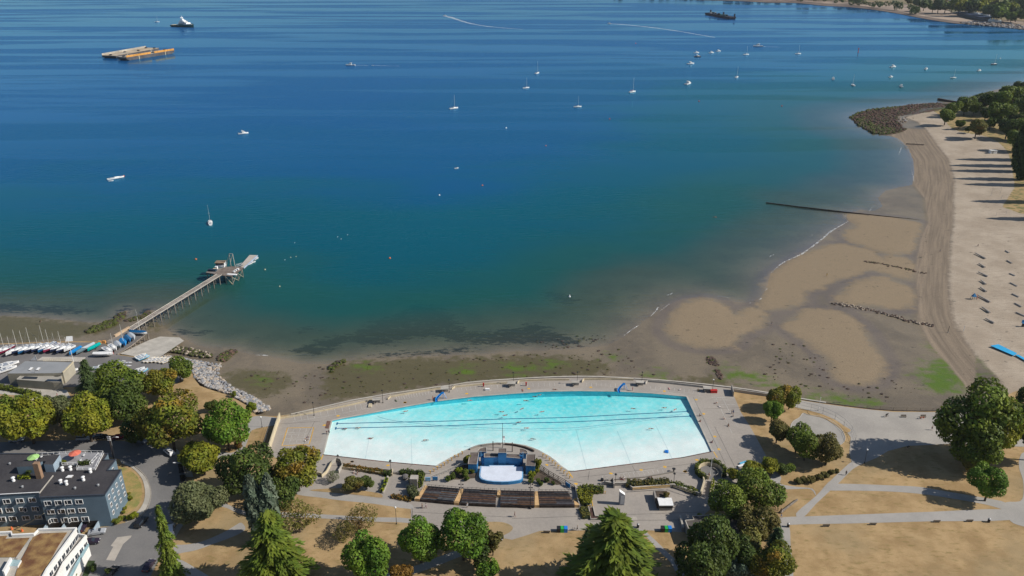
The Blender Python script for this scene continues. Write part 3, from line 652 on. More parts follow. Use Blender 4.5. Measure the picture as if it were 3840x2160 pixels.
# islands of dry grass and planting beds on the paving
area('grass_island', smooth([(1812,1962),(1850,1957),(1890,1960),(1918,1972),(1922,1985),(1905,2000),(1870,2012),(1830,2010),(1810,1990)], True, 4), 0.050, M_dry)
area('grass_island', smooth([(1160,1838),(1300,1800+30),(1345,1838),(1420,1850),(1435,1862),(1420,1866),(1340,1856),(1250,1848)], True, 3), 0.052, M_dry)
# concrete slabs of the plaza: tar joints
M_tar = mat('tar_joint', (0.10, 0.095, 0.09), 0.9, 0.1, 1.0)
M_line = mat('line_paint', (0.62, 0.60, 0.55), 0.7, 0.2, 1.5)
def lines(name, segs, w, m, dz=0.03):
 mb = MB()
 for s in segs: strip(mb, [Vector((p.x, p.y)) for p in polyw(s, GZ)], w, GZ+dz, m)
 return tag(mb.obj(name), kind='structure')
lines('paving_joint', [[(1280,1748),(1480,1768),(1600,1778)],[(1330,1718),(1361,1722)],[(1545,1742),(1528,1760),(1520,1775)],[(2170,1790),(2300,1776),(2600,1738),(2700,1725)],[(2210,1768),(2205,1800)],[(2370,1746),(2385,1772)],[(2680,1600),(2760,1760)],[(2600,1490),(2720,1740)],[(1008,1695),(1120,1700),(1190,1712)],[(1180,1580),(1150,1640),(1130,1690)],[(1051,1590),(1200,1580)],[(2640,1534),(2800,1528)],[(1540,1915),(1545,1940)],[(1920,1945),(2640,1920)],[(1545,1920),(1920,1940)],[(2130,1800),(2185,1812)],[(1815,1825),(1850,1800)],[(2030,1840),(1995,1805)]], 0.10, M_tar)
lines('plaza_seam', [[(2214,1955),(2400,1951),(2560,1950),(2640,1948)],[(1545,1905),(1550,1960)]], 0.14, M_tar)
area('paving_slab', [(2297,1944),(2386,1937),(2391,1951),(2300,1954)], 0.024, mat('slab', (0.3,)*3))
# the sunbathing bays painted along the sea side of the deck
segs = []
bay_t = [(1088,1572),(1140,1565),(1196,1556),(1260,1546),(1330,1533),(1395,1521)]
bay = smooth([(1090,1568),(1200,1552),(1320,1531),(1410,1514)], n=9)
for x, y in bay[1::2]: segs.append([(x, y-10), (x+5, y+11)])
segs.append(smooth([(1095,1582),(1200,1565),(1320,1543),(1405,1526)]))
for x, y in smooth([(1485,1492),(1560,1479),(1650,1463)], n=8): segs.append([(x, y-7), (x+5, y+9)])
for x, y in smooth([(1712,1462),(1800,1452),(1900,1448),(1935,1447)], n=5): segs.append([(x, y-6), (x+3, y+7)])
for x, y in smooth([(1955,1444),(2060,1441),(2150,1441)], n=5): segs.append([(x, y-5), (x+2, y+7)])
for x, y in smooth([(2200,1441),(2290,1443),(2380,1447)], n=5): segs.append([(x, y-5), (x, y+7)])
for x, y in smooth([(2440,1452),(2530,1460),(2620,1468)], n=5): segs.append([(x, y-4), (x-1, y+7)])
segs.append(smooth([(2440,1462),(2530,1468),(2640,1480)]))
for x, y in [(2275,1795)]+[(2320+18*i, 1783-2.3*i) for i in range(10)]: segs.append([(x, y-4), (x+7, y+10)])
segs.append([(2270,1783),(2300,1779),(2420,1765),(2488,1752)]); segs.append([(2260,1784),(2258,1795)])
for x, y in [(2668+0,1490),(2676,1500)]: segs.append([(x, y), (x+60, y+0.5)])
for i in range(4): segs.append([(2684+14*i, 1492+26*i), (2752+9*i, 1492+25*i)])
segs.append([(2684,1491),(2745,1625)]); segs.append([(2708,1491),(2765,1600)])
lines('painted_line', segs, 0.11, M_line, 0.032)
# the court painted yellow on the west deck
CQ = [(1078,1605),(1177,1603),(1160,1666),(1057,1672)]
def lerpq(u, v):
 a = Vector(CQ[0]).lerp(Vector(CQ[1]), u); b = Vector(CQ[3]).lerp(Vector(CQ[2]), u); p = a.lerp(b, v); return (p.x, p.y)
lines('court_border', [[CQ[0],CQ[1]],[CQ[1],CQ[2]],[CQ[2],CQ[3]],[CQ[3],CQ[0]]], 0.32, mat('court_yellow', (0.62, 0.36, 0.07), 0.7, 0.12, 1.5), 0.030)
sg = []
for v in (0.06, 0.27, 0.36, 0.60, 0.69, 0.93): sg.append([lerpq(0.04, v), lerpq(0.95, v)])
for u in (0.25, 0.5, 0.74): sg += [[lerpq(u, 0.06), lerpq(u, 0.27)], [lerpq(u, 0.36), lerpq(u, 0.60)], [lerpq(u, 0.69), lerpq(u, 0.93)], [lerpq(u, 1.03), lerpq(u-0.02, 1.2)]]
sg += [[lerpq(0.05, 0), lerpq(0.02, 1)], [lerpq(0.95, 0), lerpq(0.95, 1)]]
lines('court_line', sg, 0.10, M_line, 0.034)
lines('yellow_edge', [[(1213,1703),(1204,1725)],[(1244,1582),(1234,1610)],[(2132,1768),(2148,1792)],[(2676,1694),(2690,1716)]], 0.30, M_yellow, 0.034)
area('paint_patch', [(1226,1578),(1243,1580),(1232,1608),(1218,1606)], 0.028, mat('rust_paint', (0.20, 0.11, 0.08), 0.8, 0.2, 1.0))
area('pale_apron', [(2578,1490),(2600,1490),(2710,1690),(2674,1694)], 0.022, M_prom)
area('pale_apron', [(1220,1612),(1232,1610),(1206,1706),(1183,1710)], 0.022, M_prom)
area('pale_apron', smooth([(1848,1470),(1920,1466),(2044,1459),(2168,1457),(2318,1458),(2442,1464),(2576,1477)])+smooth([(2576,1484),(2442,1472),(2318,1465),(2168,1463),(2044,1465),(1920,1473),(1850,1479)]), 0.022, M_prom)
# yellow patches where the depth is painted
dots = T(1280,1440,640,[(165,1172),(705,1228),(672,1295),(962,278),(1893,148)])+T(1920,1440,640,[(255,72),(1190,50),(2300,108),(2310,1250),(1953,1297),(1492,1352),(527,1222),(966,1750-10)])+T(2560,1440,640,[(205,238),(320,452),(487,793),(548,985),(214,1148),(35,1325)])+T(1020,1390,640,[(997,682),(2008,482),(790,825),(655,1258),(1210,1372)])+[(2160,1815)]+T(2200,1720,560,[(645,435),(1697,222)])
for x, y in dots:
 p = at(x, y); s = 0.46
 q = [(p.x+s*1.25*math.cos(a)+random.uniform(-.1,.1), p.y+s*1.1*math.sin(a)+random.uniform(-.1,.1)) for a in [k*math.pi/4 for k in range(8)]]
 o = tag(MB().add([(a, b, GZ+0.036) for a, b in q], [tuple(range(8))], M_yellow).obj('yellow_marking'), kind='structure')
# a blue mat laid on the sand for wheelchairs
mb = MB()
for quad in (T(3200,1080,640,[(2070,870),(2190,850),(2470,985),(2420,1020)]), T(3200,1080,640,[(2440,1010),(2490,1005),(2700,1120),(2660,1130)])):
 P = polyw(quad, 3.0); mb.prism([(p.x, p.y) for p in P], 2.9, 3.05, mat('mat_blue', (0.03, 0.36, 0.66), 0.7, 0.06, 0.5))
BMAT = mb

# ------------------------------------------------------------------ foam along the waterline
M_foam = bpy.data.materials.new('sea_foam'); nt, b = nodes(M_foam)
b.inputs['Base Color'].default_value = (0.82, 0.84, 0.84, 1); b.inputs['Roughness'].default_value = 0.8
nt.links.new(sstep(nt, noise(nt, pos(nt), 0.5, 4.0, 0.7), 0.42, 0.66, 0.05, 0.85), b.inputs['Alpha'])
def foam(name, pts, w0, w1, n=6, z=0.03):
 L2 = [Vector((p.x, p.y)) for p in polyw(smooth(pts, n=n), 0)]; m = len(L2); a = []; c = []
 for i, p in enumerate(L2):
  t = (L2[min(i+1, m-1)]-L2[max(i-1, 0)]).normalized(); w = w0+(w1-w0)*i/(m-1)
  w *= random.uniform(0.6, 1.3); nv = Vector((-t.y, t.x)); a.append(p+nv*w/2); c.append(p-nv*w/2)
 return tag(MB().add([(p.x, p.y, z) for p in c]+[(p.x, p.y, z) for p in a], [(i, i+1, m+i+1, m+i) for i in range(m-1)], M_foam).obj(name), kind='stuff')
foam('surf_foam', [(2893,1022),(2935,986),(3003,953),(3081,899),(3110,870),(3133,857),(3160,842),(3186,827)], 0.45, 0.5, 5)
foam('surf_foam', T(2880,540,960,[(300,1125),(340,1110),(540,960),(600,905),(680,850)]), 0.5, 1.2, 5)
for f in ([(2884,965),(2890,960),(2902,955)],[(3035,888),(3041,886),(3046,881)],[(2808,1138),(2840,1128),(2858,1117)],[(2842,1148),(2852,1137),(2860,1128)],[(2690,1110),(2715,1113),(2735,1118)],[(2870,1090),(2878,1080)],[(2340,1258),(2370,1236),(2395,1220)],[(2440,1186),(2460,1165),(2468,1152)],[(2472,1168),(2490,1155),(2510,1140)],[(2500,1108),(2515,1103),(2523,1099)],[(2970+400,580),(3377,562),(3380,552)],[(3418,640),(3424,660),(3427,680)],[(3252,800),(3262,790),(3270,778)],[(960,1332),(985,1332),(1005,1334)]):
 foam('surf_foam', f, 0.25, 0.5, 4)
# wakes of the boats under way
foam('wake_foam', [(1666,60),(1690,65),(1720,75),(1760,87),(1820,98),(1880,104),(1960,110)], 12.0, 3.0, 6)
foam('wake_foam', [(2283,89),(2310,90),(2380,96),(2460,105),(2550,118),(2620,130),(2680,140)], 9.0, 4.0, 6)
foam('wake_foam', [(1328,245),(1350,245),(1380,246)], 3.0, 1.2, 5); foam('wake_foam', [(1403,245),(1425,246),(1460,247),(1500,248)], 2.0, 0.8, 5)
foam('wake_foam', [(2855,174),(2875,175),(2900,176),(2930,177)], 3.5, 0.8, 5)
# ================================================================== BUILT THINGS ROUND THE POOL
def up(px, py, px2, py2, z=GZ):
 """height of an upright thing whose foot and tip were surveyed"""
 b = at(px, py, z); zc = b.y*math.cos(PITCH)+(CAM_H-z)*math.sin(PITCH)
 v = 1080-py; return (py-py2)*zc/(FPX*math.cos(PITCH)+v*math.sin(PITCH))
def railing(name, label, pts, m, h=1.05, step=2.2, rails=(0.55, 1.05), z=GZ, r=0.035, cat='railing', closed=False, group=None):
 t = thing(name, label, cat, group=group); P = polyw(pts, z)
 if closed: P.append(P[0])
 line = []
 for a, b in zip(P[:-1], P[1:]):
  k = max(1, round((b-a).length/step)); line += [a.lerp(b, j/k) for j in range(k)]
 line.append(P[-1]); post = MB().tube([(0, 0, 0), (0, 0, h)], r*1.2, m, 5).mesh('post')
 for p in (line[:-1] if closed else line)[:150]: part('post', post, t, p)
 for q in rails: MB().tube([Vector((p.x, p.y, p.z+q)) for p in line], r, m, 5).obj('rail', t)
 return t
def wallthing(name, label, pts, w, h, m, cap=None, ch=0.08, cat='wall', z=GZ, group=None, z0=None):
 t = thing(name, label, cat, group=group); L2 = [Vector((p.x, p.y)) for p in polyw(pts, z)]
 wallmb(MB(), L2, w, z if z0 is None else z0, z+h, m).obj('wall_body', t)
 if cap: wallmb(MB(), L2, w+0.1, z+h, z+h+ch, cap).obj('coping', t)
 return t
# sea side railing and low cream wall of the pool deck, with its stepped bays
railing('pool_railing', 'cream pipe railing on the seaward edge of the deck, west length beside the yellow court', [(1054,1568),(1100,1561),(1160,1549),(1240,1533),(1320,1516),(1398,1499)], M_cream)
wallthing('low_wall', 'cream low wall along the west deck behind the western railing', [(1051,1571),(1100,1563),(1160,1552),(1240,1536),(1320,1519),(1400,1501)], 0.22, 0.55, M_cream)
railing('pool_railing', 'cream pipe railing between the west alcove and the alcove behind the first blue slide', [(1455,1497),(1466,1487),(1560,1470),(1653,1455)], M_cream)
wallthing('low_wall', 'cream low wall of the sunbathing bay behind the child in orange at the west slide', [(1454,1499),(1465,1490),(1560,1473),(1655,1458)], 0.22, 0.6, M_cream)
railing('pool_railing', 'cream pipe railing of the bay under the third sea lamp, left of the middle', [(1695,1460),(1707,1450),(1800,1441),(1900,1435),(1930,1434)], M_cream)
wallthing('low_wall', 'cream low wall of the bay right of the west slide', [(1694,1461),(1706,1453),(1800,1444),(1900,1438)], 0.22, 0.6, M_cream)
wallthing('low_wall', 'cream low wall of the bay on the sea side at the middle of the deck', [(1940,1440),(1947,1431),(2040,1427),(2135,1426)], 0.22, 0.7, M_cream)
wallthing('low_wall', 'pale low wall of the bay behind the east blue slide', [(2182,1435),(2190,1425),(2290,1424),(2375,1427)], 0.22, 0.8, M_cream)
wallthing('low_wall', 'grey low wall of the eastern bay next to the red lifeguard box', [(2420,1442),(2428,1432),(2500,1438),(2580,1447),(2665,1457)], 0.22, 0.8, M_conc_l)
wallthing('low_wall', 'grey wall at the east end of the deck beside the dry grass and the sea wall walk', [(2744,1466),(2800,1475),(2885,1487),(2935,1493)], 0.3, 1.1, M_conc_l)
alc = MB().box((0, 0, 0.75), (2.6, 1.3, 1.5), M_conc).box((0, -0.5, 1.56), (2.9, 2.0, 0.14), M_conc_l).mesh('alcove_block')
for k, (x, y, lab) in enumerate([(1413,1507,'dark alcove block beside the second sea lamp from the west'),(1668,1466,'dark alcove block behind the west blue slide'),(1918,1446,'dark alcove block at the fourth sea lamp'),(2157,1442,'dark alcove block left of the fifth sea lamp'),(2398,1442,'dark alcove block beside the sixth sea lamp'),(2650,1465,'dark alcove block behind the red lifeguard box')]):
 t = thing('alcove', 'concrete '+lab, 'alcove', at(x, y), 0.15-0.05*k, 'concrete alcoves along the sea side of the deck'); part('wall_block', alc, t)
 MB().box((-0.9, -1.0, 0.5), (0.16, 1.5, 1.0), M_conc).obj('side_wall', t)
# west wall of the deck, cream with pipes on it, and the mesh fence of the lane beside it
t = wallthing('boundary_wall', 'tall cream wall closing the west end of the pool deck beside a strip of dry grass', [(1051,1569),(1040,1600),(1008,1701)], 0.30, 2.3, M_cream, M_cream)
railing('mesh_fence', 'thin grey wire fence crossing the small dry lawn west of the cream wall', [(1013,1600),(1003,1628),(985,1692)], M_grey, 1.6, 3.0, (0.1, 0.9, 1.6), r=0.02)
wallthing('deck_end_wall', 'grey concrete wall with a deep shadow at the east end of the deck', [(2742,1462),(2749,1488)], 0.3, 2.2, M_conc)
# lamp posts
def lamp_mesh(h, r, m, kind):
 pole = MB().tube([(0, 0, 0), (0, 0, h)], r, m, 6, r*0.7).lathe([(r*2.4, 0), (r*2.2, 0.25), (r*1.1, 0.4)], m).mesh('pole')
 if kind == 'sea': head = MB().lathe([(0.10, h), (0.30, h+0.10), (0.34, h+0.30), (0.10, h+0.52)], m, n=8).mesh('lantern')
 elif kind == 'globe': head = MB().lathe([(0.08, h-0.05), (0.22, h+0.05), (0.30, h+0.25), (0.22, h+0.45), (0.06, h+0.52)], M_white, n=10).mesh('globe')
 else: head = MB().lathe([(0.06, h-0.1), (0.42, h-0.55), (0.44, h-0.6), (0.10, h-0.62)], m, n=8).mesh('lamp_shade')
 return pole, head
lp = lamp_mesh(5.0, 0.09, M_black, 'sea')
names = ['first sea lamp from the west, over the western railing','second sea lamp, beside the west alcove','third sea lamp, behind the west blue slide','fourth sea lamp, near the middle of the pool','fifth sea lamp, left of the east slide','sixth sea lamp, right of the east slide']
for (x, y), lab in zip([(1178,1558),(1436,1511),(1685,1471),(1925,1443),(2164,1441),(2406,1441)], names):
 t = thing('lamp_post', 'black iron '+lab, 'lamp post', at(x, y), 0, 'black lamps along the sea wall'); part('pole', lp[0], t); part('lantern', lp[1], t)
lp = lamp_mesh(4.4, 0.08, M_black, 'shade')
for (x, y), lab in zip([(1466,1766),(1270,1747),(2307,1818),(2526,1815)], ['lamp beside the long planter west of the stage','lamp at the corner wall near the shallow west end','lamp behind the three sitting bathers','lamp at the left edge of the round ramp shadow']):
 t = thing('lamp_post', 'black iron deck '+lab, 'lamp post', at(x, y), 0, 'black lamps on the landward deck'); part('pole', lp[0], t); part('lamp_shade', lp[1], t)
for (x, y), lab in zip([(1731,1893),(1989,1908)], ['left tall black light mast at the benches, by the first aisle', 'right tall black light mast at the benches, left of the last aisle']):
 h = up(x, y, x, 1806); t = thing('light_mast', lab, 'light mast', at(x, y), 0, 'light masts at the open air theatre')
 MB().tube([(0, 0, 0), (0, 0, h)], 0.11, M_black, 6, 0.07).lathe([(0.30, 0), (0.28, 0.5), (0.12, 0.6)], M_black).obj('pole', t)
 for q, z in ((0.55, h-1.1), (-0.55, h-1.1), (0.4, h-2.3), (-0.4, h-2.3)): MB().tube([(0, 0, z), (q, 0, z)], 0.05, M_black, 4).lathe([(0.10, 0), (0.22, 0.12), (0.22, 0.3)], M_black, (q, 0, z-0.2), 6).obj('floodlight', t)
 MB().lathe([(0.16, h), (0.22, h+0.2), (0.05, h+0.5)], M_black, n=6).obj('finial', t)
def globe(px, py, py2, lab):
 h = up(px, py, px, py2); a, b = lamp_mesh(h-0.5, 0.08, M_black, 'globe')
 t = thing('park_lamp', lab, 'park lamp', at(px, py), 0, 'park lamps with white globes'); part('pole', a, t); part('globe', b, t)
globe(1487, 1965, 1901, 'black park lamp with a white globe on dry grass left of the theatre benches')
globe(3242, 1737, 1684, 'park lamp with a white globe at the corner of the tree shadow on the promenade')
globe(983, 1602, 1562, 'slim dark park lamp on the pale path by the boulders and the cream wall')
globe(903, 1690, 1655, 'slim dark park lamp at the foot of the bright green tree')
# curved street lamp
b = at(431, 1716); t = thing('street_lamp', 'tall street lamp with a curved arm above the shaded street by the flats', 'street lamp', b)
h = up(431, 1716, 442, 1640)
MB().tube([(0, 0, 0), (0, 0, h*0.8), (0.3, 0.0, h*0.95), (1.2, 0, h), (2.0, 0, h)], 0.10, M_grey, 6, 0.05).obj('pole', t); MB().box((2.3, 0, h-0.02), (0.9, 0.35, 0.2), M_white).obj('lamp_head', t)
b = at(427, 1722); t = thing('utility_pole', 'short pole hung with white insulators beside the terrace of the flats', 'utility pole', b)
MB().tube([(0, 0, 0), (0, 0, 9)], 0.12, M_wood_d, 6).obj('pole', t)
for z in (7.3, 7.9, 8.5): MB().box((0, 0, z), (1.0, 0.25, 0.25), M_white).obj('insulator', t)
for x, y, lab in ((670,1772,'grey street lamp head over the two dark cars on the curve'),):
 b = at(697, 1795); t = thing('street_lamp', lab, 'street lamp', b)
 MB().tube([(0, 0, 0), (0, 0, 5.2), (-0.5, 0, 5.8), (-2.4, 0, 6.0)], 0.08, M_grey, 6, 0.05).obj('pole', t); MB().box((-2.6, 0, 5.95), (0.7, 0.3, 0.16), M_white).obj('lamp_head', t)
# flagpoles
def pole(px, py, px2, py2, m, name, lab, r=0.09):
 h = up(px, py, px2, py2); t = thing(name, lab, 'flagpole', at(px, py)); MB().tube([(0, 0, 0), (0, 0, h)], r, m, 6, r*0.6).obj('pole', t)
 MB().lathe([(0.02, h), (0.14, h+0.1), (0.14, h+0.2), (0.02, h+0.3)], m, n=6).obj('finial', t)
 MB().lathe([(0.3, 0), (0.3, 0.12), (r*1.3, 0.2)], M_conc, n=8).obj('foot', t); return t
pole(2663, 1782, 2670, 1692, M_white, 'flagpole', 'tall white flagpole rising from the round hedge ramp')
pole(3069, 1540, 3069, 1492, M_white, 'flagpole', 'short white pole at the fenced path above the oval court')
# yellow markers along the curve round the stage
bm = MB().box((0, 0, 0.5), (0.22, 0.22, 1.0), M_yellow).mesh('bollard_post'); cp = MB().box((0.14, 0, 1.03), (0.55, 0.26, 0.14), M_yellow).mesh('bollard_cap')
L_ = T(1280,1440,640,[(1828,1058),(1770,1098),(1718,1115),(1668,1155),(1612,1195),(1560,1230),(1508,1262),(1455,1288),(1400,1322),(1345,1352)])
R_ = T(1920,1440,640,[(465,1095),(515,1120),(562,1160),(605,1195),(650,1233),(693,1272),(738,1310),(782,1350),(828,1388),(868,1425)])
for lst, side, word in ((L_, 1, 'west'), (R_, -1, 'east')):
 for k, (x, y) in enumerate(lst):
  t = thing('bollard', 'yellow step marker on the %s curve round the stage, %s from the stage' % (word, ['nearest','second','third','fourth','fifth','sixth','seventh','eighth','ninth','last'][k]), 'bollard', at(x, y), 0 if side < 0 else math.pi, 'yellow step markers on the curves beside the stage')
  part('post', bm, t); part('cap', cp, t)
# ---------------- the open air stage
SB = mat('stage_blue', (0.03, 0.19, 0.42), 0.6, 0.10, 0.5); SBL = mat('stage_pale_blue', (0.20, 0.42, 0.66), 0.6, 0.06, 0.5); SW = mat('stage_floor', (0.66, 0.71, 0.80), 0.6, 0.05, 0.4)
ROOF = mat('stage_roof', (0.155, 0.125, 0.11), 0.9, 0.15, 0.4); CRM = M_conc_l
st = thing('open_air_stage', 'blue painted open air stage with a white rounded floor at the pool edge', 'stage', at(1880, 1760))
def Z720(pts): return T(1720, 1640, 480, pts)
def loc(pts, z): return [Vector((p.x, p.y))-Vector((st.location.x, st.location.y)) for p in polyw(pts, z)]
fl_z = 1.15
fr = loc(Z720([(435,575),(430,640),(412,760),(425,810),(470,845),(560,872),(700,890),(850,897),(1000,893),(1120,880),(1230,862),(1280,840),(1298,790),(1298,690),(1298,585),(1120,585),(1120,560),(610,560),(610,580)]), GZ+fl_z)
MB().prism([(p.x, p.y) for p in fr], 0, fl_z-0.02, SB, SBL).obj('stage_base', st)
cx = sum(p.x for p in fr)/len(fr); cy = sum(p.y for p in fr)/len(fr)
MB().prism([(cx+(p.x-cx)*0.945, cy+(p.y-cy)*0.93) for p in fr], fl_z-0.01, fl_z+0.05, SW).obj('stage_floor', st)
def blk(name, pts, z0, z1, wall, roof, trim=None, parent=st):
 P = loc(pts, GZ+z1); o = MB().prism([(p.x, p.y) for p in P], z0, z1, wall, roof).obj(name, parent)
 if trim:
  Q = P+[P[0]]; wallmb(MB(), Q, 0.18, z1+0.003, z1+0.16, trim).obj('parapet', o)
 return o
blk('side_tower', Z720([(228,308),(405,308),(365,542),(190,538)]), 0, 3.4, SB, ROOF, CRM)
blk('side_tower', Z720([(1368,348),(1550,348),(1535,580),(1352,572)]), 0, 3.4, SB, ROOF, CRM)
blk('back_roof', Z720([(520,325),(1225,345),(1232,425),(950,402),(800,395),(512,402)]), 0, 3.6, SB, ROOF, CRM)
blk('centre_tower', Z720([(795,225),(962,228),(960,312),(793,308)]), 0, 5.4, SB, ROOF, CRM)
blk('curved_planter', Z720([(385,275),(420,230),(490,208),(558,208),(555,290),(392,288)]), 0, 2.2, SB, ROOF, CRM)
blk('curved_planter', Z720([(1222,232),(1290,238),(1350,260),(1390,300),(1385,322),(1222,315)]), 0, 2.2, SB, ROOF, CRM)
# back wall with its painted panels
bw0, bw1 = loc(Z720([(452,470)]), GZ+1.2)[0], loc(Z720([(1292,485)]), GZ+1.2)[0]
def wall_at(a, b, t): return a.lerp(b, t)
dv = (bw1-bw0).normalized(); wl_ = (bw1-bw0).length; ang = math.atan2(dv.y, dv.x)
c_ = (bw0+bw1)/2; MB().box((c_.x, c_.y, 1.7), (wl_, 0.3, 3.4), SB, ang).obj('back_wall', st)
for k in range(4):
 p = bw0.lerp(bw1, 0.26+0.155*k); nv = Vector((dv.y, -dv.x))*0.2
 f = MB(); q = p+nv
 for dx, dz, w, h in ((0, 0.45, 0.9, 0.07), (0, -0.45, 0.9, 0.07), (-0.42, 0, 0.07, 0.9), (0.42, 0, 0.07, 0.9)):
  f.box((q.x+dv.x*dx, q.y+dv.y*dx, 2.4+dz), (w, 0.06, h), SBL, ang)
 f.obj('wall_panel', st)
for k in range(6):
 p = bw0.lerp(bw1, 0.19+0.155*k*0.82)+Vector((dv.y, -dv.x))*0.19; MB().box((p.x, p.y, 1.9), (0.09, 0.07, 2.6), SBL, ang).obj('pilaster', st)
for s, q in ((0.02, 0.19), (0.81, 0.98)):
 a, b2 = bw0.lerp(bw1, s), bw0.lerp(bw1, q); a = a+Vector((dv.y, -dv.x))*1.3; b2 = b2+Vector((dv.y, -dv.x))*1.3; m_ = (a+b2)/2
 o = MB().box((m_.x, m_.y, 1.9), ((b2-a).length, 0.14, 2.6), SB, ang).obj('wing_flat', st)
 for i in range(5): MB().box((m_.x+0.12*i-0.2, m_.y-0.12, 1.5+0.3*i), (0.9-0.15*i, 0.1, 0.09), SBL, ang).obj('painted_step', o)
for s in (0.0, 1.0):
 p = bw0.lerp(bw1, s); MB().tube([(p.x, p.y-0.3, 0.8), (p.x, p.y-0.3, 5.0)], 0.10, SBL, 6).obj('post', st)
a = bw0.lerp(bw1, 0.88); b2 = bw0.lerp(bw1, 0.97); MB().tube([(a.x, a.y-0.4, 3.3), (b2.x, b2.y-0.4, 4.6)], 0.08, SBL, 5).obj('brace', st)
p = bw0.lerp(bw1, 0.5); f = MB()
for dx in (-1.9, 0, 1.9): f.box((p.x+dx, p.y-0.5, 3.6), (0.08, 0.08, 0.9), M_black)
for dz in (3.2, 4.05): f.box((p.x, p.y-0.5, dz), (3.9, 0.08, 0.08), M_black)
f.obj('light_bar', st)
for x, y in ((1849, 1690), (1921, 1694)):
 q = loc([(x, y)], GZ)[0]; MB().tube([(q.x, q.y, 0), (q.x, q.y, 3.6)], 0.16, M_wood_d, 6).obj('post', st)
pole(1885, 1680, 1883, 1592, M_black, 'flagpole', 'tall dark flagpole behind the blue stage at the pool edge', 0.11)
b = at(1889, 1662); t = thing('lifeguard_chair', 'white lifeguard chair at the pool edge behind the stage flagpole', 'lifeguard chair', b)
MB().box((0, 0, 1.55), (0.8, 0.8, 0.12), M_white).obj('seat', t); MB().box((0, 0.36, 2.1), (0.8, 0.1, 1.0), M_white).obj('backrest', t)
lg = MB().tube([(0, 0, 0), (0, 0, 1.5)], 0.05, M_grey, 5).mesh('leg')
for x in (-.35, .35):
 for y in (-.35, .35): part('leg', lg, t, (x, y, 0))
cur = [Vector((p.x, p.y)) for p in polyw(smooth(Z720([(225,250),(380,190),(560,160),(760,140),(850,142)]), n=5), GZ)]
cur2 = [Vector((p.x, p.y)) for p in polyw(smooth(Z720([(925,150),(1100,165),(1280,200),(1420,245),(1515,290)]), n=5), GZ)]
for c_, lab in ((cur, 'curved concrete kerb seat behind the stage, west half'), (cur2, 'curved dark kerb seat behind the stage, east half')):
 tag(wallmb(MB(), c_, 0.5, GZ, GZ+0.55, M_wood_d if c_ is cur2 else M_conc).obj('curved_seat'), lab, 'seat')
# stage gardens and their fence
M_soil = mat('soil', (0.10, 0.075, 0.055), 0.95, 0.2, 0.8)
area('planting_bed', Z720([(1370,700),(1540,600),(1620,640),(1800,760),(2050,900),(2080,950),(1980,960),(1800,925),(1600,880),(1380,840)]), 0.06, M_soil)
area('planting_bed', Z720([(-270,850),(-60,620),(60,560),(350,560),(355,760),(330,820),(150,840),(0,852)]), 0.06, M_soil)
rail_pts = Z720([(1620,610),(1810,750),(2000,860),(2150,940),(2330,1060)])
railing('stage_fence', 'dark timber fence slanting down the east side of the stage garden', rail_pts, M_wood_d, 1.5, 2.0, (0.25, 0.85, 1.45), r=0.09, cat='fence')
p = at(*Z720([(2195, 995)])[0]); tag(MB().box((0, 0, 0.75), (1.9, 0.14, 1.3), SB).obj('fence_panel', loc=p, rz=R(-48)), 'blue panel fixed to the dark fence beside the theatre benches', 'panel')
railing('stage_fence', 'pale rail fence slanting down the west side of the stage garden', T(1280,1440,640,[(1840,1228),(1690,1300),(1480,1385),(1330,1460)]), M_conc_l, 1.3, 1.8, (0.3, 0.85, 1.3), r=0.06, cat='fence')
# ---------------- theatre benches: sections of planks between yellow stairs
PL = [mat('bench_brown', (0.125, 0.085, 0.07), 0.75, 0.2, 1.0), mat('bench_dark', (0.06, 0.053, 0.053), 0.75, 0.2, 1.0), mat('bench_rust', (0.21, 0.115, 0.065), 0.75, 0.25, 1.0), mat('bench_grey', (0.16, 0.165, 0.175), 0.75, 0.2, 1.0), mat('bench_purple', (0.095, 0.07, 0.075), 0.75, 0.2, 1.0)]
STEP = mat('stair_yellow', (0.60, 0.39, 0.19), 0.8, 0.1, 1.0)
def N80(pts): return T(1280, 1800, 640, pts)
def N92(pts): return T(1920, 1800, 640, pts)
SECT = [(N80([(1310,100),(1790,140),(1690,375),(1190,325)]), 'westmost bench section, left of the first yellow stair'), (N80([(1850,140),(2350,165),(2330,412),(1800,385)]), 'second bench section from the west, around the left mast'), ([*N80([(2405,165)]), *N92([(335,178)]), *N92([(330,425)]), *N80([(2400,415)])], 'third bench section, with the right mast in it'), (N92([(395,178),(850,180),(945,420),(415,420)]), 'eastmost bench section under the dark fence')]
NR = 13
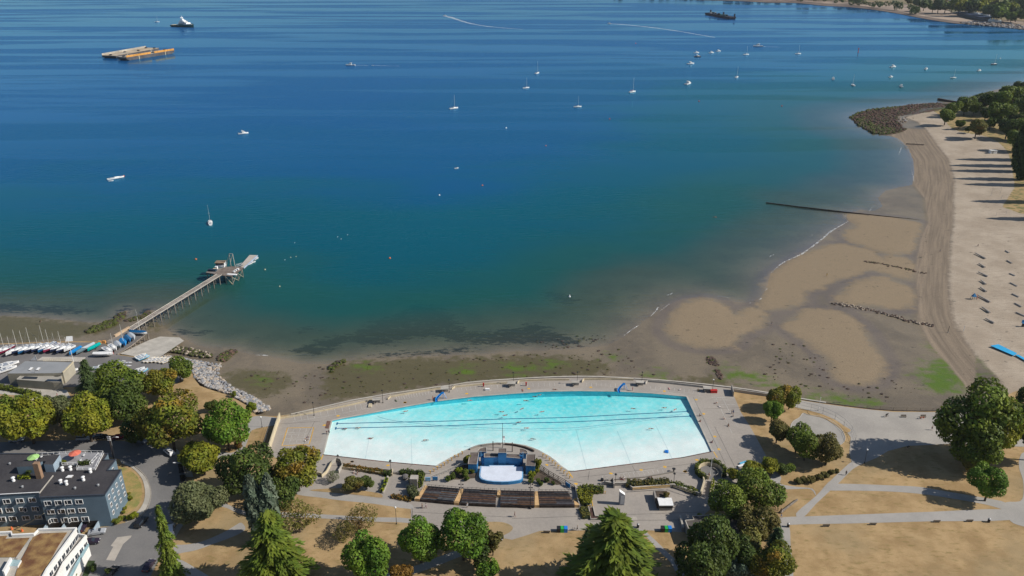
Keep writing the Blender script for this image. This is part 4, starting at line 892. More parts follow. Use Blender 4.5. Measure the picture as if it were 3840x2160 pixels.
for Q, lab in SECT:
 c4 = [at(*q) for q in Q]; t = thing('bench_section', 'dark plank '+lab, 'theatre seating', (c4[3]+c4[2])/2, 0, 'theatre bench sections facing the stage'); o0 = t.location
 for k in range(NR):
  v = (k+0.5)/NR; a, b2 = c4[0].lerp(c4[3], v)-o0, c4[1].lerp(c4[2], v)-o0; d = b2-a; an = math.atan2(d.y, d.x); md = (a+b2)/2
  z = 0.15+0.75*v; dep_ = (c4[0]-c4[3]).length/NR
  nseg = 2 if random.random() < 0.6 else 1
  for sgm in range(nseg):
   u0, u1 = sgm/nseg, (sgm+1)/nseg; m2 = a.lerp(b2, (u0+u1)/2); ln = d.length/nseg
   MB().box((m2.x, m2.y, z+0.22), (ln-0.06, dep_*0.42, 0.08), random.choice(PL) if k > 3 else PL[random.choice((0, 1, 3))], an).obj('bench_plank', t)
  MB().box((md.x, md.y-dep_*0.1, z*0.5), (d.length, dep_*0.98, z), M_asph if k % 2 else M_wood_d, an).obj('tier', t)
 # front fence with uprights
 f = MB(); k = 8
 for v in (0.02, 0.12, 0.22, 0.32): a, b2 = c4[0].lerp(c4[3], v)-o0, c4[1].lerp(c4[2], v)-o0; f.tube([a+Vector((0, 0, 0.9+0.3*v)), b2+Vector((0, 0, 0.9+0.3*v))], 0.05, M_black, 4)
 f.obj('guard_rail', t)
 pm = MB()
 for i in range(k+1): a = c4[0].lerp(c4[1], i/k)-o0; b2 = c4[3].lerp(c4[2], i/k)-o0; pm.tube([a+Vector((0, 0, 0.95)), a.lerp(b2, 0.34)+Vector((0, 0, 1.1))], 0.05, M_black, 4)
 pm.obj('cross_bar', t)
 a, b2 = c4[3]-o0, c4[2]-o0; MB().tube([a+Vector((0, -0.1, 1.1)), (a+b2)/2+Vector((0, -0.1, 1.1)), b2+Vector((0, -0.1, 1.1))], 0.05, M_black, 4).obj('back_rail', t)
STAIRS = [(N80([(1270,90),(1310,98),(1180,328),(1108,322)]), 'yellow stair at the west end of the benches'), (N80([(1800,140),(1850,140),(1770,382),(1700,378)]), 'yellow stair below the left mast'), (N80([(2362,160),(2404,165),(2396,268),(2350,266)]), 'short yellow stair in the middle of the benches'), (N92([(345,178),(388,178),(410,420),(340,420)]), 'yellow stair right of the right mast'), (N92([(930,310),(970,330),(1020,418),(945,418)]), 'short yellow stair at the east end of the benches')]
for Q, lab in STAIRS:
 c4 = [at(*q) for q in Q]; t = thing('stair', lab, 'stair', (c4[3]+c4[2])/2, 0, 'yellow stairs between the theatre benches'); o0 = t.location
 n_ = 13 if (c4[0]-c4[3]).length > 6 else 7
 for k in range(n_):
  v0, v1 = k/n_, (k+1)/n_; z = 0.2+0.82*(k+1)/n_
  q = [c4[0].lerp(c4[3], v0), c4[1].lerp(c4[2], v0), c4[1].lerp(c4[2], v1), c4[0].lerp(c4[3], v1)]
  MB().prism([(p.x-o0.x, p.y-o0.y) for p in q], 0, z, STEP).obj('step', t)
railing('stair_rail', 'cream handrail up the westmost yellow stair', N80([(1275,90),(1108,322)]), M_cream, 1.1, 1.8, (0.6, 1.1))
wallthing('side_wall', 'pale wall edging the east end of the benches', N92([(950,100),(985,290),(1022,420)]), 0.25, 0.9, M_conc_l)
# ---------------- planters, hedges' walls and the upper plaza
def Z220(pts): return T(2200, 1720, 560, pts)
wallthing('plaza_wall', 'grey concrete wall in front of the long hedge on the plaza', Z220([(300,440),(460,465),(690,462),(790,545),(1430,492),(1500,490),(1935,640)]), 0.35, 1.1, M_conc, M_conc_l)
wallthing('plaza_wall', 'grey end wall standing above the plaza left of the hedge', Z220([(365,430),(455,400),(468,512)]), 0.4, 1.6, M_conc)
railing('plaza_railing', 'yellow railing along the hedge above the plaza', Z220([(795,530),(1100,510),(1425,490)]), M_yellow, 0.6, 3.0, (0.1, 0.6), z=GZ+1.18, r=0.06)
railing('plaza_railing', 'tan railing on the sloping wall left of the shaded ramp', Z220([(1500,490),(1700,560),(1935,625)]), M_cream, 0.6, 3.0, (0.1, 0.6), z=GZ+1.18, r=0.05)
railing('plaza_railing', 'yellow railing round the planting bed at the east end of the benches', Z220([(325,600),(65,607),(108,850),(0,850)]), M_yellow, 0.8, 3.0, (0.15, 0.8), r=0.06)
wallthing('planter_wall', 'low pale planter wall on the plaza right of the theatre', Z220([(110,850),(145,1010),(438,1030),(445,1055),(70,1060),(35,850)]), 0.22, 0.6, M_conc_l)
area('planting_bed', Z220([(45,855),(105,855),(140,1005),(435,1028),(75,1045)]), 0.30, mat('bark_mulch', (0.09, 0.05, 0.04), 0.95, 0.2, 1.0))
wallthing('ramp_wall', 'dark low wall along the deck above the plaza with two bathers near it', Z220([(250,380),(560,365),(1000,325),(1500,235)]), 0.3, 0.45, M_conc)
o = MB().lathe([(0.42, 0), (0.5, 0.1), (0.45, 0.8), (0.4, 0.8)], M_black, n=10).obj('waste_bin', loc=at(*Z220([(265, 380)])[0])); tag(o, 'round black waste bin at the west end of the low deck wall', 'waste bin')
b = at(*Z220([(1500, 225)])[0]); t = thing('drinking_fountain', 'dark round topped fountain at the east end of the low deck wall', 'fountain', b)
MB().tube([(0, 0, 0), (0, 0, 0.9)], 0.22, M_black, 8).obj('stem', t); MB().lathe([(0.3, 0.9), (0.6, 1.1), (0.55, 1.2), (0.3, 1.15)], M_black, n=10).obj('bowl', t)
# monument with a slanting white top
b = at(2331, 1893); hm = 5.0
t = thing('monument', 'tall grey slab monument with a slanting white top on the plaza', 'monument', b)
w_, dp = 1.55, 1.0
mb = MB(); vs = [(-w_/2, -0.2, 0), (w_/2, -0.2, 0), (w_/2, dp, 0), (-w_/2, dp, 0), (-w_/2, -0.2, hm-0.2), (w_/2, -0.2, hm-1.5), (w_/2, dp, hm-1.5), (-w_/2, dp, hm-0.2)]
mb.add(vs, [(0, 1, 5, 4), (1, 2, 6, 5), (2, 3, 7, 6), (3, 0, 4, 7), (0, 3, 2, 1)], mat('monument_stone', (0.27, 0.28, 0.31), 0.6, 0.06, 0.8)); mb.obj('slab', t)
MB().add([(v[0]*1.06, v[1], v[2]+0.01) for v in vs[4:]]+[(v[0]*1.06, v[1], v[2]+0.14) for v in vs[4:]], [(0, 1, 5, 4), (1, 2, 6, 5), (2, 3, 7, 6), (3, 0, 4, 7), (4, 5, 6, 7)], M_white).obj('cap', t)
MB().box((0.05, -0.24, 1.9), (1.05, 0.05, 3.0), mat('plaque_grey', (0.42, 0.43, 0.45), 0.5, 0.05, 1.0)).obj('plaque', t)
# kiosk: concrete planter behind a white topped counter box
b = at(*Z220([(1365, 900)])[0]); t = thing('kiosk', 'plaza kiosk, white slab top over a grey box with a planter behind', 'kiosk', b)
MB().box((0, 1.6, 0.5), (3.8, 3.0, 1.0), M_conc).obj('body', t); MB().box((0, 1.5, 1.5), (3.9, 3.2, 0.9), M_wood_d).obj('front_board', t); MB().box((0, 1.5, 2.05), (4.2, 3.5, 0.22), M_white).obj('roof_slab', t)
MB().box((-0.6, 5.2, 1.0), (4.2, 3.6, 2.0), M_conc).obj('planter_box', t); MB().box((-0.4, 5.2, 2.02), (3.4, 2.8, 0.06), M_soil).obj('soil', t)
MB().box((-2.35, 3.4, 1.0), (0.25, 5.0, 1.7), M_wood_d).obj('side_fin', t)
# round hedge ramp
c = at(2664, 1772); tcirc = thing('round_ramp', 'round sunken ramp ringed by a pale curb inside a clipped hedge', 'ramp', c)
def arc(rx, ry, a0, a1, n=28): return [Vector((rx*math.cos(R(a0+(a1-a0)*k/n)), ry*math.sin(R(a0+(a1-a0)*k/n)))) for k in range(n+1)]
wallmb(MB(), arc(3.7, 3.7, -40, 250), 0.28, 0, 1.25, M_cream).obj('ring_wall', tcirc)
wallmb(MB(), arc(2.3, 2.3, -60, 60), 0.25, 0, 0.5, M_conc).obj('inner_kerb', tcirc)
MB().prism([(p.x, p.y) for p in arc(3.6, 3.6, 0, 350)], 0.02, 0.05, M_asph).obj('ramp_floor', tcirc)
wallthing('ramp_wall', 'pale sloping wall from the round ramp down to the plaza', [(2636,1800),(2640,1812),(2626,1860)], 0.4, 1.3, M_cream)
wallthing('ramp_wall', 'narrow cream wall on the right of the ramp path under the trees', [(2672,1806),(2662,1860)], 0.3, 1.1, M_cream)
# benches on the long path and others
bs = MB().box((0, 0, 0.45), (1.9, 0.5, 0.08), M_wood); bseat = bs.mesh('seat'); bback = MB().box((0, 0.25, 0.75), (1.9, 0.07, 0.45), M_wood).mesh('backrest'); bleg = MB().box((0, 0, 0.22), (0.1, 0.5, 0.44), M_conc).mesh('leg')
def bench(px, py, lab, rz=0.0, grp='park benches'):
 t = thing('park_bench', lab, 'bench', at(px, py), rz, grp); part('seat', bseat, t); part('backrest', bback, t); part('leg', bleg, t, (-0.75, 0, 0)); part('leg', bleg, t, (0.75, 0, 0))
bench(3097, 1974, 'pale bench on the long path, leftmost, near the brown trees', 3.14); bench(3272, 1968, 'pale bench on the long path, second from the left', 3.14); bench(3511, 1958, 'pale bench on the long path, third from the left', 3.14); bench(3634, 1956, 'pale bench on the long path beside the litter bin', 3.14)
bench(3388, 1565, 'empty bench on the promenade left of the two people in orange'); bench(3462, 1565, 'bench with two people in orange on the promenade'); bench(3515, 1565, 'empty bench on the promenade nearest the big tree'); bench(2050, 1998, 'grey bench on the plaza edge left of the blue and green bins', 3.1); bench(1700, 1968, 'bench in front of the middle green trees', 3.0)
# log bench, bins
LB = MB().lathe([(0.34, 0), (0.36, 0.1), (0.36, 1.0), (0.25, 1.15)], M_black, n=10).mesh('bin_body')
for x, y, lab in ((3707,1958,'black litter bin at the right end of the bench row'),(2955,1976,'grey litter bin at the bend of the path by the trees'),(2392,1978,'small dark bin on the plaza edge by the big conifer')):
 t = thing('litter_bin', lab, 'litter bin', at(x, y)); part('bin_body', LB, t); MB().lathe([(0.38, 1.15), (0.38, 1.22), (0.1, 1.4)], M_grey, n=10).obj('lid', t)
BG = mat('bin_green', (0.03, 0.36, 0.07), 0.5, 0.05, 1.0); BB = mat('bin_blue', (0.02, 0.20, 0.62), 0.5, 0.05, 1.0)
for (x, y), cols, lab in (((2111,1994), (M_black, BG, BB), 'on the plaza left of the big conifer'), ((2501,1993), (M_black, BG, BB), 'in the shade by the low flat roof')):
 for k, m in enumerate(cols):
  p = at(x-16+13*k, y); t = thing('recycling_bin', ['black', 'green', 'blue'][k]+' wheeled bin '+lab, 'bin', p, 0, 'wheeled bins '+lab)
  MB().box((0, 0.2, 0.62), (1.0, 1.3, 1.24), m, taper=1.06).obj('bin_body', t); MB().box((0, 0.2, 1.29), (1.1, 1.45, 0.10), m).obj('lid', t)
  MB().tube([(-0.5, 0.8, 1.2), (0.5, 0.8, 1.2)], 0.04, M_black, 4).obj('handle', t)
# small flat roofed building under the right trees
rf = T(2560,1800,640,[(40,615),(170,605),(145,545),(640,530),(860,560),(960,800),(830,890),(500,900),(130,850)]); zr = GZ+3.2
P = polyw(rf, zr); c0 = at(2680, 1980); t = thing('flat_roofed_hut', 'low dark flat roofed building half hidden by trees at the plaza corner', 'building', c0)
Pl = [(p.x-c0.x, p.y-c0.y) for p in P]; MB().prism(Pl, 0, 3.2, M_conc, mat('tar_roof', (0.10, 0.088, 0.08), 0.9, 0.12, 0.3)).obj('wall', t)
q = [Vector(p) for p in Pl]; wallmb(MB(), q+[q[0]], 0.25, 3.203, 3.42, M_conc_l).obj('parapet', t)
for x, y in ((2624,1972),(2606,1986)): p = at(x, y, zr)-c0; MB().lathe([(0.25, 3.2), (0.25, 3.5), (0.55, 3.6), (0.5, 3.9), (0.1, 4.1)], M_white if x > 2610 else M_black, (p.x, p.y, 0), 10).obj('roof_vent', t)
wallthing('retaining_wall', 'grey wall with a dark shadow beside the flat roofed building', T(2560,1800,640,[(-45,590),(0,760),(-5,780)]), 0.4, 1.4, M_conc, M_conc_l)
# ---------------- the long planter and patio walls west of the stage
def Z128(pts): return T(1280, 1440, 640, pts)
wallthing('planter_wall', 'cream wall of the long planter west of the stage', Z128([(-20,1275),(300,1320),(620,1370),(770,1385),(775,1310)]), 0.25, 0.9, M_cream)
wallthing('planter_wall', 'pale back wall of the long planter facing the pool', Z128([(-10,1225),(300,1268),(640,1310),(760,1320)]), 0.22, 0.75, M_conc_l)
area('planting_bed', Z128([(-15,1230),(640,1312),(760,1325),(765,1378),(600,1362),(-15,1270)]), 0.5, M_soil)
wallthing('patio_wall', 'rounded corner wall at the west end of the lower patio', [(1243,1742),(1262,1728),(1278,1732),(1285,1752),(1270,1775)], 0.3, 1.2, M_conc_l)
wallthing('patio_wall', 'pale wall running down the west side of the lower patio', [(1243,1742),(1225,1775),(1207,1790),(1205,1782),(1180,1778)], 0.3, 1.0, M_cream)
wallthing('patio_wall', 'low wall carrying a narrow strip of ivy between the two patios', N80([(705,-60),(680,70),(625,205)]), 0.5, 0.5, M_conc_l)
o = MB().box((0, 0, 0.35), (3.2, 0.9, 0.7), M_conc).obj('stone_block', loc=at(1490, 1775)); tag(o, 'grey concrete block seat beside the planter lamp', 'block')
b = at(1555, 1826); t = thing('ivy_tower', 'grey concrete chimney stack overgrown with ivy beside the west stair', 'tower', b)
MB().prism([(-1.3, -0.9), (1.0, -1.0), (1.2, 1.1), (-1.1, 1.2)], 0, 3.6, M_conc, M_conc_l).obj('tower_block', t)
for x, y, lab, m1 in ((1605,1805,'blue notice board by the foot of the west stage fence', SBL), (1632,1803,'small blue table beside the notice board', SB)):
 t = thing('board', lab, 'board', at(x, y)); MB().box((0, 0, 0.9), (1.6, 0.2, 1.2), m1).obj('panel', t); MB().box((-0.6, 0, 0.15), (0.1, 0.3, 0.3), M_black).obj('leg', t); MB().box((0.6, 0, 0.15), (0.1, 0.3, 0.3), M_black).obj('leg', t)
b = at(1520, 1795); o = MB().lathe([(0.2, 0), (0.9, 0.25), (1.2, 0.8), (0.8, 1.3), (0.2, 1.5)], mat('grey_boulder', (0.17, 0.16, 0.155), 0.9, 0.2, 1.0, bump=0.05), n=9).obj('boulder', loc=b); tag(o, 'dark rounded boulder by the corner hedge of the lower patio', 'boulder')
# ---------------- water slides
def slide(px, py, sgn, lab):
 b = at(px, py); t = thing('water_slide', lab, 'slide', b); t.scale = (.74,)*3; SLB = mat('slide_blue', (0.01, 0.22, 0.62), 0.35, 0.06, 0.5)
 path = [Vector((sgn*3.0, 1.6, 3.0)), Vector((sgn*2.1, 1.5, 2.8)), Vector((sgn*1.2, 1.1, 2.1)), Vector((sgn*0.2, 0.4, 1.35)), Vector((-sgn*0.5, -0.5, 0.75)), Vector((-sgn*0.4, -1.4, 0.35)), Vector((-sgn*0.35, -2.0, 0.25))]
 secs = []
 for i, p in enumerate(path):
  d = (path[min(i+1, 6)]-path[max(i-1, 0)]); d.z = 0; d.normalize(); nv = Vector((-d.y, d.x, 0))
  secs.append([p+nv*0.55+Vector((0, 0, .45)), p+nv*0.42+Vector((0, 0, .05)), p-nv*0.42+Vector((0, 0, .05)), p-nv*0.55+Vector((0, 0, .45)), p-nv*0.62+Vector((0, 0, .42)), p-nv*0.48+Vector((0, 0, -.06)), p+nv*0.48+Vector((0, 0, -.06)), p+nv*0.62+Vector((0, 0, .42))])
 MB().loft(secs, SLB).obj('chute', t)
 for s in (-.45, .45): MB().tube([(sgn*4.3, 1.6+s, 0), (sgn*3.0, 1.6+s, 3.1)], 0.07, SLB, 5).obj('ladder_rail', t)
 for k in range(6): q = (k+1)/7; MB().tube([(sgn*(4.3-1.3*q), 1.15, 3.1*q), (sgn*(4.3-1.3*q), 2.05, 3.1*q)], 0.05, M_white, 4).obj('rung', t)
 for x, y, z in ((2.6, 1.15, 2.9), (2.6, 2.05, 2.9), (0.6, 0.7, 1.6)): MB().tube([(sgn*x, y, 0), (sgn*x, y, z)], 0.08, SLB, 5).obj('leg', t)
slide(1641, 1500, 1, 'western blue water slide on the sea side of the pool, beside the child in orange')
slide(2322, 1466, 1, 'curved blue water slide at the far pool edge, eastern one')
# lifeguard box, red boxes and barrels
RED = mat('signal_red', (0.50, 0.03, 0.025), 0.6, 0.1, 1.0)
b = at(2676, 1472); t = thing('lifeguard_box', 'red lifeguard box with a mast at the east corner of the deck', 'lifeguard box', b)
MB().box((0, 0, 0.55), (2.4, 1.1, 1.0), RED).obj('chest', t); MB().box((0, 0, 1.1), (2.5, 1.2, 0.12), RED).obj('lid', t); MB().tube([(-.4, 0.4, 0), (-.4, 0.4, 5.2)], 0.07, M_black, 5).obj('mast', t); MB().box((-.4, .4, 5.2), (0.5, 0.3, 0.3), M_white).obj('lamp_head', t)
for x, y, lab in ((1813,1450,'small red safety box on the deck under the third sea lamp'),(1973,1447,'small red safety box on the deck near the middle of the far side')):
 t = thing('safety_box', lab, 'safety box', at(x, y)); MB().box((0, 0, 0.8), (0.5, 0.4, 1.2), RED).obj('cabinet', t); MB().box((0, 0, 1.48), (0.6, 0.5, 0.12), RED).obj('lid', t)
o = MB().box((0, 0, 0.25), (1.1, 2.2, 0.5), M_cream).obj('deck_bench', loc=at(1388, 1523)); tag(o, 'pale bench block between painted bays on the west sea side', 'bench')
o = MB().box((0, 0, 0.35), (1.6, 0.8, 0.7), M_white).obj('storage_chest', loc=at(1828, 1463)); tag(o, 'white storage chest on the far deck right of the west slide', 'chest')
b = at(2499, 1693, WLV); t = thing('pool_float', 'blue foam float drifting in the shallow south east of the pool', 'float', b)
MB().prism([(-.7, -.5), (.5, -.9), (.8, .6), (-.3, .8)], -0.05, 0.12, BB).obj('foam_mat', t); MB().box((0.2, 0, 0.2), (0.9, 0.15, 0.2), BB, 1.1).obj('handle', t)
# fence round the oval court and promenade rail
railing('court_fence', 'tall wire fence curving between the oval court and the promenade', [(2990,1528),(3040,1539),(3085,1552),(3131,1572),(3165,1596),(3192,1625),(3206,1660)], M_grey, 2.6, 5.0, (0.05, 1.3, 2.6), r=0.035, cat='fence')
area('grass_island', smooth([(3030,1541),(3080,1553),(3131,1575),(3165,1598),(3190,1614),(3170,1622),(3130,1592),(3085,1568),(3040,1557)], True, 4), 0.09, M_dry)
railing('promenade_rail', 'thin dark rail on the sea wall east of the flagpole path', [(3250,1531),(3349,1538),(3450,1540),(3545,1539)], M_wood_d, 1.0, 4.0, (0.5, 1.0))
o = MB().tube([(-4.5, 0, 0.3), (4.5, 0.4, 0.3)], 0.32, M_wood, 8).obj('log', loc=at(2955+5, 1902), rz=R(38)); tag(o, 'long pale log lying on dry grass at the bike stand', 'log')
bk = thing('bike_stand', 'black bicycle rack at the corner of the dry triangle by the trees', 'bike stand', at(2905, 1905))
for k in range(6): MB().tube([(k*0.9-2.4, -k*0.35, 0), (k*0.9-2.4, -k*0.35, 0.8), (k*0.9-2.0, -k*0.35, 0.8), (k*0.9-2.0, -k*0.35, 0)], 0.04, M_black, 4).obj('hoop', bk)
# ================================================================== BUILDINGS AT THE WEST
def T1440(pts): return T(0, 1440, 640, pts)
def T1800(pts): return T(0, 1800, 640, pts)
WB = mat('blue_grey_render', (0.125, 0.18, 0.225), 0.85, 0.07, 0.25, 2.0); RBK = mat('black_roof', (0.038, 0.036, 0.040), 0.9, 0.2, 0.15, 2.0, c2=(0.055, 0.052, 0.055)); WLB = mat('pale_blue_render', (0.30, 0.38, 0.45), 0.8, 0.06, 0.3)
HB = 10.9; zr = GZ+HB
bl = thing('apartment_block', 'blue grey block of flats with a black flat roof and white window frames', 'apartment building', at(300, 1960))
B0 = bl.location
RP = [(-420,1880),(0,1857),(147,1849),(149,1867),(394,1856),(455,1763),(402,1766),(435,1724),(388,1727),(405,1703),(12,1703),(-420,1724)]
RW = [Vector((p.x-B0.x, p.y-B0.y)) for p in polyw(RP, zr)]
MB().prism([(p.x, p.y) for p in RW], 0, HB, WB, RBK).obj('wall', bl)
wallmb(MB(), RW+[RW[0]], 0.35, HB+0.003, HB+0.28, mat('roof_edge', (0.045, 0.055, 0.075), 0.8, 0.1, 0.5)).obj('roof_edge', bl)
wallmb(MB(), [RW[1], RW[2]], 0.25, HB+0.285, HB+0.36, M_white).obj('roof_trim', bl)
q = [Vector((p.x-B0.x, p.y-B0.y)) for p in polyw([(147,1849),(199,1783)], zr+0.2)]; wallmb(MB(), q, 0.22, HB+0.003, HB+0.30, M_conc_l).obj('roof_trim', bl)
frame_w = MB(); 
for dx, dz, w, h in ((0, 0.72, 2.0, 0.12), (0, -0.72, 2.0, 0.14), (-0.97, 0, 0.12, 1.5), (0.97, 0, 0.12, 1.5), (-0.2, 0, 0.09, 1.4)): frame_w.box((dx, 0, dz), (w, 0.16, h), M_white)
frame_w = frame_w.mesh('window_frame'); pane_w = MB().box((0, 0.03, 0), (1.9, 0.08, 1.4), M_glass).mesh('pane')
sash = MB()
for dx, dz, w, h in ((0, 0.66, 0.75, 0.1), (0, -0.66, 0.75, 0.1), (-0.35, 0, 0.1, 1.35), (0.35, 0, 0.1, 1.35)): sash.box((dx+0.35, 0, dz), (w, 0.06, h), M_white)
sash.box((0.35, 0, 0), (0.62, 0.03, 1.25), M_glass); sash = sash.mesh('open_sash')
def facade(a, b, us, zs, sashes=True, w=1.0, parent=bl):
 d = b-a; an = math.atan2(d.y, d.x); nv = Vector((d.y, -d.x)).normalized()
 for i, z in enumerate(zs):
  for u in us:
   u2 = u+0.012*i; p = a.lerp(b, u2)+nv*0.06
   f = part('window', frame_w, parent, (p.x, p.y, z), an); f.scale = (w, 1, 0.85 if w < 1 else 1)
   part('pane', pane_w, f)
   if sashes and random.random() < 0.75: part('open_sash', sash, f, (0.97 if random.random() < 0.5 else -0.9, -0.06, 0), R(random.choice((-55, -65, -125, -115))))
facade(RW[3], RW[4], (0.10, 0.26, 0.41, 0.58), (HB-1.9, HB-4.9, HB-7.9))
facade(RW[1], RW[2], (0.12, 0.46, 0.78), (HB-2.2, HB-5.2, HB-8.2)); facade(RW[0], RW[1], (0.7, 0.82, 0.93), (HB-2.2, HB-5.2, HB-8.2))
facade(RW[4], RW[5], (0.14, 0.36, 0.60, 0.86), (HB-1.9, HB-4.7, HB-7.5), False, 0.55)
facade(RW[6], RW[7], (0.5,), (HB-1.6, HB-4.4, HB-7.2), False, 0.5)
# car port under the front
d = RW[4]-RW[3]; an = math.atan2(d.y, d.x)
for u in (0.0, 0.28, 0.55, 0.80):
 p = RW[3].lerp(RW[4], u)-Vector((0, 1.6)); MB().box((p.x, p.y, 1.0), (0.25, 3.2, 2.0), WLB, an).obj('port_wall', bl)
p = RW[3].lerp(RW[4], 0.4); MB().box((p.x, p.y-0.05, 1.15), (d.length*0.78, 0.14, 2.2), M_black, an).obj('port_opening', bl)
def onroof(pts, z): return [(p.x-B0.x, p.y-B0.y) for p in polyw(pts, GZ+z)]
def rblk(name, pts, z1, w, r, z0=HB): return MB().prism(onroof(pts, z1), z0, z1, w, r).obj(name, bl)
ph = rblk('penthouse', T1440([(660,1212),(800,1216),(905,1066),(770,1062)]), HB+2.7, WLB, RBK)
rblk('penthouse', T1440([(250,1252),(535,1240),(640,1165),(345,1165)]), HB+2.5, WB, RBK)
ch = onroof(T1440([(605,1430)]), HB+0.1)[0]; MB().box((ch[0]-0.3, ch[1]+0.6, HB+2.6), (1.5, 1.2, 5.2), mat('chimney_brick', (0.30, 0.19, 0.12), 0.9, 0.1, 1.0)).obj('chimney', bl)
# the terrace on the roof
TD = onroof(T1440([(760,1150),(900,1030),(1575,1035),(1440,1285),(1160,1290),(1180,1215),(940,1215)]), HB+0.35); MB().prism(TD, HB, HB+0.35, M_conc, mat('terrace_deck', (0.27, 0.27, 0.28), 0.85, 0.08, 0.3)).obj('terrace', bl)
def trail(pts, z0=HB+0.35, h=1.0):
 P = [Vector((x, y, z0)) for x, y in onroof(pts, HB+0.35)]; mb = MB(); line = []
 for a, b in zip(P[:-1], P[1:]):
  k = max(1, int((b-a).length/1.6)); line += [a.lerp(b, j/k) for j in range(k)]
 line.append(P[-1])
 for p in line: mb.tube([p, p+Vector((0, 0, h))], 0.05, M_white, 4)
 for hh in (0.12, h): mb.tube([p+Vector((0, 0, hh)) for p in P], 0.05, M_white, 4)
 mb.obj('terrace_railing', bl)
trail(T1440([(560,1085),(900,1066),(1290,1046),(1565,1052)])); trail(T1440([(1565,1052),(1440,1300),(1160,1302),(1190,1225),(940,1228)])); trail(T1440([(1500,1078),(1360,1225)]))
for x, y in T1440([(940,1285),(1062,1275),(1362,1310),(1256,1430)])+T1800([(915,30),(1000,45)])+T1440([(200,1440)]):
 q = onroof([(x, y)], HB+0.6)[0]; MB().lathe([(0.45, 0), (0.42, 0.5), (0.25, 0.6), (0.25, 1.0), (0.55, 1.1), (0.5, 1.35), (0.15, 1.5)], M_white, (q[0], q[1], HB), 8).obj('roof_vent', bl)
for x, y in T1800([(1130,120),(335,100)])+T1440([(145,1200)])+T1800([(1480,75)]):
 q = onroof([(x, y)], HB+0.3)[0]; MB().lathe([(0.3, 0), (0.3, 0.4), (0.42, 0.45), (0.1, 0.7)], M_grey, (q[0], q[1], HB), 8).obj('roof_vent', bl)
MB().prism(onroof(T1440([(985,1415),(1030,1375),(1110,1372),(1075,1412)]), HB+0.3), HB, HB+0.3, M_conc, M_white).obj('skylight', bl)
def parasol(px, py, z, r, m, m2, lab):
 p = at(px, py, GZ+z+2.3); t = thing('parasol', lab, 'parasol', (p.x, p.y, GZ+z)); n = 10
 vs = [(0, 0, 2.75)]+[(r*math.cos(2*math.pi*k/n), r*math.sin(2*math.pi*k/n), 2.1) for k in range(n)]
 c = MB()
 for k in range(n): c.add([vs[0], vs[1+k], vs[1+(k+1) % n]], [(0, 1, 2)], m if k % 2 else m2)
 c.obj('canopy', t); MB().tube([(0, 0, 0), (0, 0, 2.7)], 0.04, M_grey, 5).obj('pole', t)
parasol(*T1440([(1127,1035)])[0], HB+0.35, 1.75, mat('coral_cloth', (0.72, 0.19, 0.12), 0.7, 0.08, 0.5), mat('coral_cloth_2', (0.62, 0.15, 0.10), 0.7, 0.08, 0.5), 'round coral red parasol open on the roof terrace')
parasol(*T1440([(500,1095)])[0], HB, 1.7, mat('lime_cloth', (0.38, 0.62, 0.22), 0.7, 0.08, 0.5), mat('lime_cloth_2', (0.32, 0.54, 0.18), 0.7, 0.08, 0.5), 'pale green parasol open on the black roof')
TW = MB().lathe([(0.05, 0), (0.05, 0.7), (0.55, 0.72), (0.55, 0.78)], M_white, n=10).mesh('table_top'); CHS = MB().box((0, 0, 0.45), (0.5, 0.5, 0.08), M_white).box((0, 0.24, 0.75), (0.5, 0.06, 0.6), M_white).mesh('chair_seat')
for (x, y), lab, me, nm in ((T1440([(540,1128)])[0], 'white patio table under the pale green parasol', TW, 'patio_table'), (T1440([(620,1085)])[0], 'white patio chair right of the pale green parasol', CHS, 'patio_chair'), (T1440([(1265,1075)])[0], 'white glass patio chair right of the coral parasol', CHS, 'patio_chair'), (T1440([(1390,1190)])[0], 'white lounge chair inside the terrace railing corner', CHS, 'patio_chair'), (T1440([(1215,1150)])[0], 'folded white chair leaning in the middle of the terrace', CHS, 'patio_chair')):
 p = at(x, y, GZ+HB+0.8); o = bpy.data.objects.new(nm, me); COL.objects.link(o); o.location = (p.x, p.y, GZ+HB+(0.36 if x > 200 else 0.01)); tag(o, lab, nm.split('_')[1])
# the white building with planted roofs
W0 = at(150, 2100); wb = thing('white_apartment_building', 'white stepped apartment building with brown planted roofs at the lower left corner', 'apartment building', W0)
SED = mat('sedum_roof', (0.135, 0.062, 0.030), 0.95, 0.2, 0.3, 3.0, c2=(0.30, 0.19, 0.075), bump=0.1); WW = mat('white_render', (0.74, 0.73, 0.70), 0.7, 0.05, 0.4)
H1, H2, H3 = 8.8, 6.0, 3.2
def wr(pts, z): return [(p.x-W0.x, p.y-W0.y) for p in polyw(pts, GZ+z)]
R1 = [(-300,2014),(44,2001),(47,2012),(129,2008),(146,1991),(287,1987),(255,2034),(178,2140),(128,2230),(-300,2260)]
MB().prism(wr(R1, H1), 0, H1, WW, M_conc_l).obj('wall', wb)
P1 = [Vector(p) for p in wr(R1, H1)]; wallmb(MB(), P1+[P1[0]], 0.5, H1+0.003, H1+0.7, WW).obj('parapet', wb)
for pts in (T1800([(610,815),(1010,800),(880,1000),(720,1290),(620,1420),(560,1500),(215,1500),(300,1250),(440,990),(490,880)]), T1800([(-200,870),(110,850),(75,895),(450,880),(330,1080),(240,1170),(-200,1170)])):
 MB().prism(wr(pts, H1), H1+0.003, H1+0.22, SED, SED).obj('roof_garden', wb)
R2 = [(287,2010),(325,2017),(240,2120),(190,2220),(128,2232),(178,2140),(255,2034)]
MB().prism(wr(R2, H2), 0, H2, WW, M_conc).obj('wall', wb); P2 = [Vector(p) for p in wr(R2, H2)]; wallmb(MB(), P2[:4], 0.4, H2+0.003, H2+0.95, WW).obj('parapet', wb)
